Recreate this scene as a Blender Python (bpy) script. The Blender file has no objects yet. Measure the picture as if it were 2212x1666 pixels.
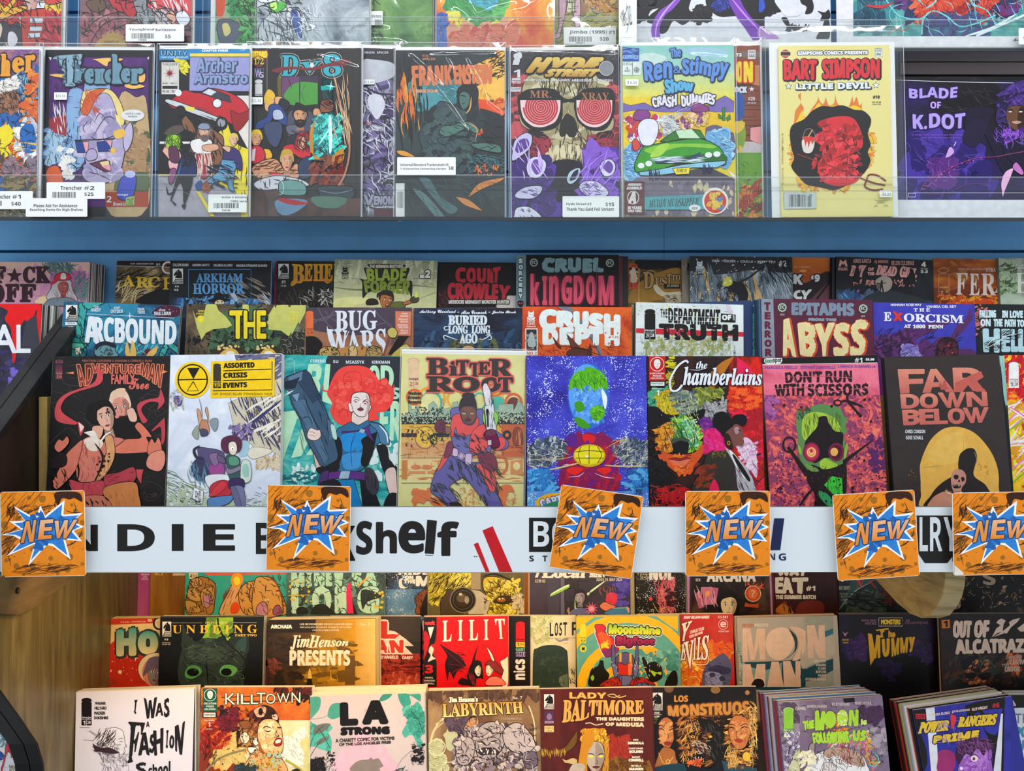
import bpy,math,random,os
import numpy as np
from mathutils import Vector,Matrix,noise
from mathutils.geometry import tessellate_polygon
C = bpy.context.scene.collection
SC = bpy.context.scene
F = 1915.0                      # focal length in pixels of the 2212 px wide frame
CX,CY = 1106.0,833.0
# ------------------------------------------------------------------ camera, light, exposure
cam = bpy.data.cameras.new('camera'); cam.sensor_width = 36.0; cam.lens = 36.0*F/2212.0
cam.clip_start = 0.05; cam.clip_end = 50
camo = bpy.data.objects.new('camera',cam); C.objects.link(camo)
camo.location = (0,0,0); camo.rotation_euler = (math.pi/2,0,0)
SC.camera = camo
world = bpy.data.worlds.new('shop'); SC.world = world; world.use_nodes = True
wn = world.node_tree.nodes; wl = world.node_tree.links
wn['Background'].inputs[0].default_value = (0.86,0.93,1.0,1)
wn['Background'].inputs[1].default_value = 0.62
SC.view_settings.view_transform = 'Standard'; SC.view_settings.look = 'None'
SC.view_settings.exposure = 0.17; SC.view_settings.gamma = 1.0
SC.view_settings.use_curve_mapping = False
def area(name,loc,target,sx,sy,power,col):
	l = bpy.data.lights.new(name,'AREA'); l.shape = 'RECTANGLE'; l.size = sx; l.size_y = sy
	l.energy = power; l.color = col
	o = bpy.data.objects.new(name,l); C.objects.link(o); o.location = loc
	o.rotation_euler = (Vector(target)-Vector(loc)).to_track_quat('-Z','Y').to_euler()
	return o
# two rows of ceiling tubes in front of the rack and the warm strip under the sign shelf
area('ceiling_tube_light',(-0.5,-0.15,1.75),(0,1.4,0.1),3.4,0.05,20,(0.93,0.97,1.0))
area('ceiling_tube_light',(0.4,-0.75,2.15),(0,1.4,0.1),3.4,0.08,26,(0.95,0.97,1.0))
area('warm_strip_light',(-0.12,1.137,-0.2395),(-0.12,1.38,-0.46),0.92,0.02,4.4,(1.0,0.68,0.33))
# ------------------------------------------------------------------ colour and materials
def lin(c):
	c = c/255.0
	return c/12.92 if c <= 0.04045 else ((c+0.055)/1.055)**2.4
def hx(s):
	if len(s) == 3: s = s[0]*2+s[1]*2+s[2]*2
	return (lin(int(s[0:2],16)),lin(int(s[2:4],16)),lin(int(s[4:6],16)))
MATS = {}
def newmat(name):
	m = bpy.data.materials.new(name); m.use_nodes = True
	nt = m.node_tree; b = nt.nodes['Principled BSDF']
	return m,nt,b
def coords(nt,sc=(1,1,1)):
	tc = nt.nodes.new('ShaderNodeTexCoord'); mp = nt.nodes.new('ShaderNodeMapping')
	nt.links.new(tc.outputs['Object'],mp.inputs[0]); mp.inputs['Scale'].default_value = sc
	return mp
def plain(name,col,rough=0.5,spec=0.4,metal=0.0,grain=0.0,gs=(300,300,300),bump=0.0,coat=0.0):
	if name in MATS: return MATS[name]
	m,nt,b = newmat(name)
	c = hx(col) if isinstance(col,str) else col
	b.inputs['Base Color'].default_value = (*c,1); b.inputs['Roughness'].default_value = rough
	b.inputs['Specular IOR Level'].default_value = spec; b.inputs['Metallic'].default_value = metal
	b.inputs['Coat Weight'].default_value = coat
	if grain or bump:
		mp = coords(nt,gs); n = nt.nodes.new('ShaderNodeTexNoise'); n.inputs['Scale'].default_value = 1.0
		n.inputs['Detail'].default_value = 5; nt.links.new(mp.outputs[0],n.inputs['Vector'])
		if grain:
			r = nt.nodes.new('ShaderNodeValToRGB')
			r.color_ramp.elements[0].position = 0.3; r.color_ramp.elements[1].position = 0.7
			r.color_ramp.elements[0].color = (*[x*(1-grain) for x in c],1)
			r.color_ramp.elements[1].color = (*[min(1,x*(1+grain)) for x in c],1)
			nt.links.new(n.outputs['Fac'],r.inputs[0]); nt.links.new(r.outputs[0],b.inputs['Base Color'])
		if bump:
			bp = nt.nodes.new('ShaderNodeBump'); bp.inputs['Strength'].default_value = bump
			bp.inputs['Distance'].default_value = 0.001
			nt.links.new(n.outputs['Fac'],bp.inputs['Height']); nt.links.new(bp.outputs[0],b.inputs['Normal'])
	MATS[name] = m
	return m
def print_mat():
	if 'print' in MATS: return MATS['print']
	m,nt,b = newmat('printed ink')
	a = nt.nodes.new('ShaderNodeVertexColor'); a.layer_name = 'Col'
	mp = coords(nt,(90,90,90)); n = nt.nodes.new('ShaderNodeTexNoise'); n.inputs['Scale'].default_value = 1
	n.inputs['Detail'].default_value = 4
	nt.links.new(mp.outputs[0],n.inputs['Vector'])
	mr = nt.nodes.new('ShaderNodeMapRange'); mr.inputs['From Min'].default_value = 0.3; mr.inputs['From Max'].default_value = 0.7
	mr.inputs['To Min'].default_value = 0.9; mr.inputs['To Max'].default_value = 1.06
	nt.links.new(n.outputs['Fac'],mr.inputs['Value'])
	mx = nt.nodes.new('ShaderNodeVectorMath'); mx.operation = 'SCALE'
	nt.links.new(a.outputs['Color'],mx.inputs[0]); nt.links.new(mr.outputs[0],mx.inputs['Scale'])
	nt.links.new(mx.outputs[0],b.inputs['Base Color'])
	b.inputs['Roughness'].default_value = 0.38; b.inputs['Specular IOR Level'].default_value = 0.3
	MATS['print'] = m
	return m
def paint(key):
	"""painterly printed ground: 'kind:scale:col,col,col[:stretch]' ; kinds cloud, streak, speck, blot"""
	if key in MATS: return MATS[key]
	q = key.split(':'); kind = q[0]; scale = float(q[1]); cols = [hx(c) for c in q[2].split(',')]
	st = float(q[3]) if len(q) > 3 else 1.0
	m,nt,b = newmat('printed paint ' + kind)
	sc = (scale,scale,scale*st)
	mp = coords(nt,sc)
	n = nt.nodes.new('ShaderNodeTexNoise'); n.inputs['Scale'].default_value = 1.0
	n.inputs['Detail'].default_value = 6; n.inputs['Roughness'].default_value = 0.62
	n.inputs['Distortion'].default_value = {'cloud': 0.6,'streak': 0.2,'blot': 2.2,'speck': 0.3}[kind]
	nt.links.new(mp.outputs[0],n.inputs['Vector'])
	r = nt.nodes.new('ShaderNodeValToRGB'); cr = r.color_ramp
	lo,hi = (0.36,0.64) if kind != 'blot' else (0.40,0.60)
	for i,c in enumerate(cols):
		p = lo+(hi-lo)*i/max(1,len(cols)-1)
		e = cr.elements[i] if i < 2 else cr.elements.new(p)
		e.position = p; e.color = (*c,1)
	if kind == 'blot': cr.interpolation = 'CONSTANT'
	nt.links.new(n.outputs['Fac'],r.inputs[0])
	out = r.outputs[0]
	if kind == 'speck':
		mp2 = coords(nt,(430,430,430)); v = nt.nodes.new('ShaderNodeTexVoronoi'); v.inputs['Scale'].default_value = 1
		nt.links.new(mp2.outputs[0],v.inputs['Vector'])
		n2 = nt.nodes.new('ShaderNodeTexNoise'); n2.inputs['Scale'].default_value = 45; n2.inputs['Detail'].default_value = 3
		tc = nt.nodes.new('ShaderNodeTexCoord'); nt.links.new(tc.outputs['Object'],n2.inputs['Vector'])
		mr = nt.nodes.new('ShaderNodeMapRange'); mr.inputs['From Min'].default_value = 0.42; mr.inputs['From Max'].default_value = 0.68
		mr.inputs['To Min'].default_value = 0.10; mr.inputs['To Max'].default_value = 0.42
		nt.links.new(n2.outputs['Fac'],mr.inputs['Value'])
		lt = nt.nodes.new('ShaderNodeMath'); lt.operation = 'LESS_THAN'
		nt.links.new(v.outputs['Distance'],lt.inputs[0]); nt.links.new(mr.outputs[0],lt.inputs[1])
		mx = nt.nodes.new('ShaderNodeMix'); mx.data_type = 'RGBA'
		nt.links.new(lt.outputs[0],mx.inputs['Factor']); nt.links.new(out,mx.inputs[6])
		mx.inputs[7].default_value = (0.8,0.85,1,1); out = mx.outputs[2]
	nt.links.new(out,b.inputs['Base Color'])
	b.inputs['Roughness'].default_value = 0.38; b.inputs['Specular IOR Level'].default_value = 0.3
	MATS[key] = m
	return m
def wood(name,cols,scale=(6,60,4),rough=0.5,bump=0.25,streak=40):
	if name in MATS: return MATS[name]
	m,nt,b = newmat(name)
	mp = coords(nt,scale); n = nt.nodes.new('ShaderNodeTexNoise'); n.inputs['Scale'].default_value = 1
	n.inputs['Detail'].default_value = 8; n.inputs['Roughness'].default_value = 0.6; n.inputs['Distortion'].default_value = 0.8
	nt.links.new(mp.outputs[0],n.inputs['Vector'])
	r = nt.nodes.new('ShaderNodeValToRGB')
	for i,c in enumerate(cols):
		p = 0.32+0.36*i/(len(cols)-1)
		e = r.color_ramp.elements[i] if i < 2 else r.color_ramp.elements.new(p)
		e.position = p; e.color = (*hx(c),1)
	nt.links.new(n.outputs['Fac'],r.inputs[0]); nt.links.new(r.outputs[0],b.inputs['Base Color'])
	bp = nt.nodes.new('ShaderNodeBump'); bp.inputs['Strength'].default_value = bump; bp.inputs['Distance'].default_value = 0.001
	nt.links.new(n.outputs['Fac'],bp.inputs['Height']); nt.links.new(bp.outputs[0],b.inputs['Normal'])
	b.inputs['Roughness'].default_value = rough
	MATS[name] = m
	return m
def clear(name,haze,gloss,rough,tint=(1,1,1),bump=0.0,bs=90):
	if name in MATS: return MATS[name]
	m = bpy.data.materials.new(name); m.use_nodes = True; nt = m.node_tree; N = nt.nodes; L = nt.links
	N.remove(N['Principled BSDF']); out = N['Material Output']
	tr = N.new('ShaderNodeBsdfTransparent'); tr.inputs[0].default_value = (*tint,1)
	df = N.new('ShaderNodeBsdfDiffuse'); df.inputs[0].default_value = (0.85,0.87,0.9,1)
	gl = N.new('ShaderNodeBsdfGlossy'); gl.inputs['Roughness'].default_value = rough
	m1 = N.new('ShaderNodeMixShader'); m1.inputs[0].default_value = haze
	L.new(tr.outputs[0],m1.inputs[1]); L.new(df.outputs[0],m1.inputs[2])
	fr = N.new('ShaderNodeFresnel'); fr.inputs[0].default_value = 1.5
	mu = N.new('ShaderNodeMath'); mu.operation = 'MULTIPLY'; mu.inputs[1].default_value = gloss
	mu.use_clamp = True
	mu.inputs[0].default_value = 0.024
	m2 = N.new('ShaderNodeMixShader'); L.new(mu.outputs[0],m2.inputs[0])
	L.new(m1.outputs[0],m2.inputs[1]); L.new(gl.outputs[0],m2.inputs[2]); L.new(m2.outputs[0],out.inputs[0])
	if bump:
		tc = N.new('ShaderNodeTexCoord'); n = N.new('ShaderNodeTexNoise'); n.inputs['Scale'].default_value = bs
		n.inputs['Detail'].default_value = 2; n.inputs['Distortion'].default_value = 1.5
		L.new(tc.outputs['Object'],n.inputs['Vector'])
		bp = N.new('ShaderNodeBump'); bp.inputs['Strength'].default_value = bump; bp.inputs['Distance'].default_value = 0.002
		L.new(n.outputs['Fac'],bp.inputs['Height']); L.new(bp.outputs[0],gl.inputs['Normal'])
	MATS[name] = m
	return m
# ------------------------------------------------------------------ mesh helpers
def link(name,me,parent=None,loc=None):
	o = bpy.data.objects.new(name,me); C.objects.link(o)
	if parent is not None: o.parent = parent
	if loc is not None: o.location = loc
	return o
def mesh_from(name,verts,faces,mats=(),fm=None,smooth=False):
	me = bpy.data.meshes.new(name); me.from_pydata(verts,[],faces)
	for m in mats: me.materials.append(m)
	if fm is not None: me.polygons.foreach_set('material_index',fm)
	if smooth: me.polygons.foreach_set('use_smooth',[True]*len(faces))
	me.update(); return me
class MB:
	def __init__(s): s.v = []; s.f = []; s.m = []
	def box(s,a,b,mi=0):
		x0,y0,z0 = a; x1,y1,z1 = b; n = len(s.v)
		s.v += [(x0,y0,z0),(x1,y0,z0),(x1,y1,z0),(x0,y1,z0),(x0,y0,z1),(x1,y0,z1),(x1,y1,z1),(x0,y1,z1)]
		s.f += [(n,n+3,n+2,n+1),(n+4,n+5,n+6,n+7),(n,n+1,n+5,n+4),(n+1,n+2,n+6,n+5),(n+2,n+3,n+7,n+6),(n+3,n,n+4,n+7)]
		s.m += [mi]*6; return s
	def prism(s,pts,ax,lo,hi,mi=0):
		"""outline pts (2-D) extruded along axis ax (0 x, 1 y, 2 z) from lo to hi"""
		def mk(p,t):
			return (t,p[0],p[1]) if ax == 0 else ((p[0],t,p[1]) if ax == 1 else (p[0],p[1],t))
		n = len(s.v); k = len(pts)
		s.v += [mk(p,lo) for p in pts]+[mk(p,hi) for p in pts]
		s.f += [tuple(range(n,n+k)),tuple(range(n+2*k-1,n+k-1,-1))]
		s.f += [(n+i,n+(i+1) % k,n+k+(i+1) % k,n+k+i) for i in range(k)]
		s.m += [mi]*(k+2); return s
	def cyl(s,p0,p1,r,seg=12,mi=0):
		p0 = Vector(p0); p1 = Vector(p1); d = (p1-p0).normalized()
		a = d.orthogonal().normalized(); b = d.cross(a); n = len(s.v)
		for p in (p0,p1):
			for i in range(seg):
				t = 2*math.pi*i/seg; s.v.append(tuple(p+a*(r*math.cos(t))+b*(r*math.sin(t))))
		s.f += [(n+i,n+(i+1) % seg,n+seg+(i+1) % seg,n+seg+i) for i in range(seg)]
		s.f += [tuple(range(n+seg-1,n-1,-1)),tuple(range(n+seg,n+2*seg))]; s.m += [mi]*(seg+2); return s
	def build(s,name,mats,parent=None,bevel=0.0,loc=None):
		me = mesh_from(name,s.v,s.f,mats if isinstance(mats,(list,tuple)) else [mats],s.m)
		bm = __import__('bmesh').new(); bm.from_mesh(me)
		__import__('bmesh').ops.recalc_face_normals(bm,faces=bm.faces)
		if bevel: __import__('bmesh').ops.bevel(bm,geom=bm.edges[:],offset=bevel,segments=2,affect='EDGES',profile=0.7)
		bm.to_mesh(me); bm.free()
		return link(name,me,parent,loc)
def empty(name,mat=None):
	o = bpy.data.objects.new(name,None); o.empty_display_size = 0.02; C.objects.link(o)
	if mat is not None: o.matrix_world = mat if len(mat) == 4 else Matrix.Translation(mat)
	return o
def tag(o,label=None,cat=None,group=None,kind=None):
	for k,v in (('label',label),('category',cat),('group',group),('kind',kind)):
		if v: o[k] = v
	return o
def at(px,py,d):
	"""the point of the shop seen at that spot of the frame, d metres in front of the camera"""
	return Vector(((px-CX)/F*d,d,(CY-py)/F*d))
# ------------------------------------------------------------------ printing: flat ink shapes and lettering on a cover
FR = {'A1': (0,0,3.332),'A2': (520,0,3.332),'A3': (1080,0,3.333),'A4': (1640,0,3.332),
	  'B1': (0,470,3.687),'B2': (580,530,3.95),'B3': (1100,530,3.95),'B4': (1640,530,3.867),
	  'C1': (0,740,4.384),'C2': (340,750,4.627),'C3': (590,750,4.627),'C4': (850,750,4.627),'C5': (1120,750,4.627),
	  'C6': (1380,750,4.627),'C7': (1630,750,4.627),'C8': (1890,750,4.627),
	  'D1': (0,1040,3.687),'D2': (550,1040,3.687),'D3': (1100,1040,3.687),'D4': (1612,1040,3.687),
	  'E1': (0,1290,4.431),'E2': (400,1290,4.431),'E3': (840,1290,4.431),'E4': (1260,1290,4.431),'E5': (1732,1290,4.431),
	  'W': (0,0,1.0)}
INK = '15100f'
FONTS = {}
OFFS = {'S': (0x1D400,0x1D41A,0x1D7CE),'I': (0x1D468,0x1D482,0x1D7CE),'C': (0x1D4D0,0x1D4EA,0x1D7CE),
		'F': (0x1D56C,0x1D586,0x1D7CE),'b': (0x1D5D4,0x1D5EE,0x1D7EC),'M': (0x1D670,0x1D68A,0x1D7F6),
		'i': (0x1D63C,0x1D656,0x1D7EC)}
def math_font():
	if 'm' not in FONTS:
		FONTS['m'] = None
		try:
			FONTS['m'] = bpy.data.fonts.load(os.path.join(bpy.utils.system_resource('DATAFILES'),'fonts','NotoSansMath-Regular.woff2'))
		except Exception: pass
	return FONTS['m']
def glyph(style,s):
	k = (style,s)
	if k in FONTS: return FONTS[k]
	t = s; f = None
	if style in OFFS:
		U,l,d = OFFS[style]
		t = ''.join(chr(U+ord(c)-65) if 'A' <= c <= 'Z' else chr(l+ord(c)-97) if 'a' <= c <= 'z' else chr(d+ord(c)-48) if '0' <= c <= '9' else c for c in s)
		f = math_font()
	cu = bpy.data.curves.new('lettering','FONT'); cu.body = t; cu.resolution_u = 5 if len(s) < 9 else 3
	if f: cu.font = f
	if style == 's': cu.offset = 0.0
	o = bpy.data.objects.new('lettering',cu); C.objects.link(o)
	m = o.to_mesh(); m.calc_loop_triangles()
	n = len(m.vertices); v = np.empty(n*3); m.vertices.foreach_get('co',v); v = v.reshape(-1,3)[:,:2].copy()
	tr = np.empty(len(m.loop_triangles)*3,int); m.loop_triangles.foreach_get('vertices',tr); tr = tr.reshape(-1,3)
	o.to_mesh_clear(); bpy.data.objects.remove(o); bpy.data.curves.remove(cu)
	if n:
		lo = v.min(0); hi = v.max(0); v = (v-lo)/np.maximum(hi-lo,1e-6)
	FONTS[k] = (v,tr)
	return FONTS[k]
def smooth(P,closed,seg=5):
	n = len(P); out = []
	last = n if closed else n-1
	for i in range(last):
		p0,p1,p2,p3 = (P[(i-1) % n] if closed or i > 0 else P[i]),P[i],P[(i+1) % n],(P[(i+2) % n] if closed or i < n-2 else P[min(i+1,n-1)])
		m1 = (0,0) if p1[2] else ((p2[0]-p0[0])*.5,(p2[1]-p0[1])*.5)
		m2 = (0,0) if p2[2] else ((p3[0]-p1[0])*.5,(p3[1]-p1[1])*.5)
		for j in range(seg):
			t = j/seg; a = 2*t**3-3*t*t+1; b = t**3-2*t*t+t; c = -2*t**3+3*t*t; d = t**3-t*t
			out.append((a*p1[0]+b*m1[0]+c*p2[0]+d*m2[0],a*p1[1]+b*m1[1]+c*p2[1]+d*m2[1]))
	if not closed: out.append(P[-1][:2])
	return out
def inpoly(x,y,P):
	r = False; n = len(P); j = n-1
	for i in range(n):
		if (P[i][1] > y) != (P[j][1] > y) and x < (P[j][0]-P[i][0])*(y-P[i][1])/(P[j][1]-P[i][1])+P[i][0]: r = not r
		j = i
	return r
def clip_tris(T,K,R):
	"""clip triangles (list of 3 points) with colours to the rectangle R"""
	ot = []; oc = []
	for tri,col in zip(T,K):
		poly = [(p[0],p[1],*c) for p,c in zip(tri,col)]
		for ax,lim,sg in ((0,R[0],1),(0,R[1],-1),(1,R[2],1),(1,R[3],-1)):
			q = []
			for i in range(len(poly)):
				a = poly[i]; b = poly[(i+1) % len(poly)]
				da = (a[ax]-lim)*sg; db = (b[ax]-lim)*sg
				if da >= 0: q.append(a)
				if (da >= 0) != (db >= 0):
					t = da/(da-db); q.append(tuple(x+(y-x)*t for x,y in zip(a,b)))
			poly = q
			if len(poly) < 3: break
		for i in range(1,len(poly)-1):
			tri2 = (poly[0],poly[i],poly[i+1])
			ot.append([p[:2] for p in tri2]); oc.append([p[2:] for p in tri2])
	return ot,oc
class Surf:
	"""a flat printed face: local x to the right, z up, ink towards -y"""
	def __init__(s,M,rect,y0=-0.0001,step=1.6e-5):
		s.M = M; s.Mi = M.inverted(); s.N = M.to_3x3().col[1].normalized(); s.O = M.translation.copy()
		s.rect = rect; s.y = y0; s.step = step; s.layers = {}; s.rnd = random.Random(5)
	def loc(s,px,py):
		d = at(px,py,1.0); p = s.Mi @ (d*(s.O.dot(s.N)/d.dot(s.N)))
		return (p.x,p.z)
	def fr(s,f): s.x0,s.y0,s.k = FR[f]; s.f = f; return s
	def L(s,x,y): return s.loc(s.x0+x/s.k,s.y0+y/s.k)
	def add(s,pts,tris,col,kind='art',jit=None):
		"""pts local (x,z); col one rgb, (rgb, rgb, mode) or a paint key"""
		if not len(tris): return
		pts = np.asarray(pts,float); tris = np.asarray(tris,int)
		mat = 'print'; key = (kind,mat)
		if isinstance(col,str): mat = col; key = (kind,mat); cols = np.ones((len(pts),3))
		elif len(col) == 3 and isinstance(col[2],str):
			a,b,mode = col; q = pts[:,1] if mode == 'v' else pts[:,0]
			lo,hi = q.min(),q.max(); t = (q-lo)/max(hi-lo,1e-9)
			if mode == 'v': t = 1-t
			cols = np.array(a)*(1-t)[:,None]+np.array(b)*t[:,None]
		else: cols = np.tile(np.array(col),(len(pts),1))
		R = s.rect; s.y -= s.step
		P = pts[tris]; K = cols[tris]
		x0 = P[:,:,0].min(1); x1 = P[:,:,0].max(1); z0 = P[:,:,1].min(1); z1 = P[:,:,1].max(1)
		J = np.zeros(len(tris)) if jit is None else np.asarray(jit,float)
		out = (x1 < R[0]) | (x0 > R[1]) | (z1 < R[2]) | (z0 > R[3])
		ins = (x0 >= R[0]) & (x1 <= R[1]) & (z0 >= R[2]) & (z1 <= R[3])
		cr = ~out & ~ins
		PP = P[ins]; KK = K[ins]; JJ = J[ins]
		if cr.any():
			for a,b,j in zip(P[cr].tolist(),K[cr].tolist(),J[cr].tolist()):
				t2,c2 = clip_tris([a],[b],R)
				if t2: PP = np.concatenate([PP,np.array(t2)]); KK = np.concatenate([KK,np.array(c2)]); JJ = np.concatenate([JJ,np.full(len(t2),j)])
		if not len(PP): return
		V = np.empty((len(PP)*3,3)); V[:,0] = PP[:,:,0].ravel(); V[:,2] = PP[:,:,1].ravel(); V[:,1] = s.y-np.repeat(JJ,3)*s.step/16
		s.layers.setdefault(key,[]).append((V,KK.reshape(-1,3)))
	# ---- shapes, all in frame pixels
	def col(s,c):
		if c[0] == '~': return c[1:]
		if '>' in c: a,b = c.split('>'); return (hx(a),hx(b),'v')
		if '<' in c: a,b = c.split('<'); return (hx(a),hx(b),'h')
		return hx(c)
	def poly(s,c,P,kind='art'):
		Q = [s.L(*p) for p in P]
		t = tessellate_polygon([[Vector((q[0],q[1],0)) for q in Q]])
		s.add(Q,t,s.col(c),kind)
	def line(s,c,w,P,taper=True,kind='art'):
		n = len(P); Q = []
		for i in range(n):
			a = P[max(0,i-1)]; b = P[min(n-1,i+1)]; dx,dy = b[0]-a[0],b[1]-a[1]; d = math.hypot(dx,dy) or 1
			t = i/(n-1) if n > 1 else 0
			ww = w*.5*(max(0.12,math.sin(math.pi*t)**0.6) if taper else 1)
			Q.append(s.L(P[i][0]-dy/d*ww,P[i][1]+dx/d*ww)); Q.append(s.L(P[i][0]+dy/d*ww,P[i][1]-dx/d*ww))
		T = []
		for i in range(n-1): T += [(2*i,2*i+1,2*i+3),(2*i,2*i+3,2*i+2)]
		s.add(Q,T,s.col(c),kind)
	def ell(s,cx,cy,rx,ry,rot=0,n=28):
		r = math.radians(rot); return [(cx+rx*math.cos(t)*math.cos(r)-ry*math.sin(t)*math.sin(r),cy+rx*math.cos(t)*math.sin(r)+ry*math.sin(t)*math.cos(r)) for t in [2*math.pi*i/n for i in range(n)]]
	def ring(s,c,w,P):
		s.line(c,w,list(P)+[P[0]],False)
	def text(s,style,c,Q,txt,kind='lettering'):
		mods = ''
		parts = style.split('/')
		if '@' in style:
			for i,q in enumerate(parts):
				if '@' in q: parts[i],mods = q.split('@',1)
		f = parts[0]; own = 0.0
		if '+' in f: f,o = f.split('+'); own = float(o)
		if 'v' in mods:
			n = len(txt); (x0,y0),(x1,y1) = Q[0],Q[2]
			for i,ch in enumerate(txt):
				a = y0+(y1-y0)*(i+.06)/n; b = y0+(y1-y0)*(i+.94)/n
				if ch != ' ': s.text('/'.join([parts[0]]+parts[1:]),c,[(x0,a),(x1,a),(x1,b),(x0,b)],ch,kind)
			return
		v,tr = glyph(f,txt)
		if not len(tr): return
		u = v[:,0]; w = 1-v[:,1]
		Qa = np.array(Q,float)
		X = (Qa[0]*((1-u)*(1-w))[:,None]+Qa[1]*(u*(1-w))[:,None]+Qa[2]*(u*w)[:,None]+Qa[3]*((1-u)*w)[:,None])
		for m in mods.split(',') if mods else []:
			a = float(m[1:] or 1)
			if m[0] == 'j':
				x_,y_ = X[:,0].copy(),X[:,1].copy(); X = X+np.stack([.6*a*np.sin(y_*.21+x_*.05),a*(np.sin(x_*.19+1)+.6*np.sin(x_*.43+y_*.06))],1)
			if m[0] == 'a': X[:,1] -= a*(1-(2*u-1)**2)
			if m[0] == 'k': X[:,1] += a*np.sin(u*len(txt)*2.1)
			if m[0] == 'd': X[:,1] += a*np.maximum(0,w-.8)*5*np.sin(u*len(txt)*9.0)
			if m[0] == 'f': X[:,1] = X[:,1]*1.0 + (w-.5)*a*np.abs(2*u-1)*2
		def emit(col,d):
			offs = [(0,0)] if d <= 0 else [(0,0)]+[(d*math.cos(2*math.pi*i/8),d*math.sin(2*math.pi*i/8)) for i in range(8)]
			if d > 0 and d > 6: offs += [(d*.55*math.cos(2*math.pi*i/6),d*.55*math.sin(2*math.pi*i/6)) for i in range(6)]
			A = []; T = []; JT = []
			for i,(dx,dy) in enumerate(offs):
				A.append(X+np.array([dx,dy])); T.append(tr+i*len(X)); JT += list((len(offs)-i) % 15+(np.arange(len(tr))*.618 % 1)*.9)
			A = np.concatenate(A)
			c0 = s.L(0,0); c1 = s.L(1000,0); c2 = s.L(0,1000); c3 = s.L(1000,1000)
			# local map, bilinear over the block the frame covers
			a,b = A[:,0]/1000,A[:,1]/1000
			if mods: s.y -= s.step*.6; JT = [j*1.6 for j in JT]
			B = (np.array(c0)*((1-a)*(1-b))[:,None]+np.array(c1)*(a*(1-b))[:,None]+np.array(c3)*(a*b)[:,None]+np.array(c2)*((1-a)*b)[:,None])
			s.add(B,np.concatenate(T),s.col(col),kind,JT)
		for q in reversed(parts[1:]):
			oc,od = q.split(':')
			if '_' in od:
				od,sh = od.split('_'); sx,sy = sh.split(',') if ',' in sh else (sh,sh)
				X0 = X; X = X+np.array([float(sx),float(sy)]); emit(oc,float(od)+own); X = X0
			else: emit(oc,float(od)+own)
		emit(c,own)
	def face(s,skin,hair,cx,cy,rx,ry,rot,opt):
		r = math.radians(rot); co,si = math.cos(r),math.sin(r)
		def T(P): return [(cx+(x*rx)*co-(y*ry)*si,cy+(x*rx)*si+(y*ry)*co) for x,y in P]
		def S(P,seg=5): return T(smooth([(x,y,0) for x,y in P],True,seg))
		def dk(c,k): return '%02x%02x%02x' % tuple(max(0,min(255,int(int(c[i:i+2],16)*k))) for i in (0,2,4))
		lw = max(1.6,rx*.05); g = {'l': -.22,'r': .22}.get(opt[0],0)
		if 'n' in opt: s.poly(dk(skin,.8),T([(-.42,.7),(.42,.7),(.5,1.7),(-.5,1.7)]))
		if hair != '-':
			if 'L' in opt: s.poly(hair,S([(0,-1.35),(.8,-1.15),(1.2,-.3),(1.25,.8),(1.1,1.7),(.5,1.5),(-.5,1.5),(-1.1,1.7),(-1.25,.8),(-1.2,-.3),(-.8,-1.15)]))
			elif 'A' in opt: s.poly(hair,S([(0,-1.75),(.9,-1.6),(1.6,-.9),(1.75,.1),(1.3,.9),(-1.3,.9),(-1.75,.1),(-1.6,-.9),(-.9,-1.6)]))
			else: s.poly(hair,S([(0,-1.28),(.75,-1.1),(1.1,-.4),(1.02,.15),(0,0),(-1.02,.15),(-1.1,-.4),(-.75,-1.1)]))
		H = S([(0,-1),(.62,-.86),(.9,-.3),(.86,.3),(.55,.85),(.18,1.12),(-.18,1.12),(-.55,.85),(-.86,.3),(-.9,-.3),(-.62,-.86)])
		s.poly(skin,H); s.ring(INK,lw,H)
		s.poly(dk(skin,.78),S([(.3+g,-.5),(.8,-.4),(.84,.3),(.5,.85),(.2,1.05),(.45,.3)]))
		if hair != '-' and 'B' not in opt: s.poly(hair,S([(-.95,-.2),(-.85,-.8),(-.3,-1.15),(.4,-1.15),(.9,-.75),(.97,-.15),(.7,-.55),(.2,-.72),(-.4,-.62),(-.72,-.5)]))
		if 'v' in opt: s.poly(hair,S([(-.88,.1),(-.6,.5),(-.25,.42),(.25,.42),(.6,.5),(.88,.1),(.75,.9),(.3,1.35),(-.3,1.35),(-.75,.9)]))
		ec = 'f4ecd8' if 'y' not in opt else 'ffe060'
		for sx in (-1,1):
			ex = g+sx*.38
			s.poly(ec,S([(ex-.2,0),(ex,-.1),(ex+.2,-.01),(ex,.08)],3))
			s.poly(INK,T([(ex+g*.3+.07*math.cos(t),.0+.08*math.sin(t)) for t in [i*math.pi/4 for i in range(8)]]))
			s.line(INK,lw*1.3,T([(ex-.24,.0),(ex,-.13),(ex+.24,-.02)]),True)
			b = .1 if 'a' in opt else -.03
			s.line(dk(hair,.6) if hair != '-' else INK,lw*2,T([(ex-sx*.2,-.22+b),(ex+sx*.05,-.28),(ex+sx*.28,-.24-b*.6)]),True)
		s.line(INK,lw,T([(g+.02,.05),(g+.12,.38),(g-.05,.46)]),True)
		if 'o' in opt:
			s.poly('5a1015',S([(g-.25,.66),(g,.58),(g+.28,.66),(g+.1,.9),(g-.15,.88)])); s.poly('f2ead8',S([(g-.15,.66),(g,.63),(g+.18,.66),(g,.72)]))
		else: s.poly('8a2a30' if 'm' not in opt else dk(skin,.5),S([(g-.27,.7),(g-.06,.64),(g+.27,.7),(g,.8)],3))
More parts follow.
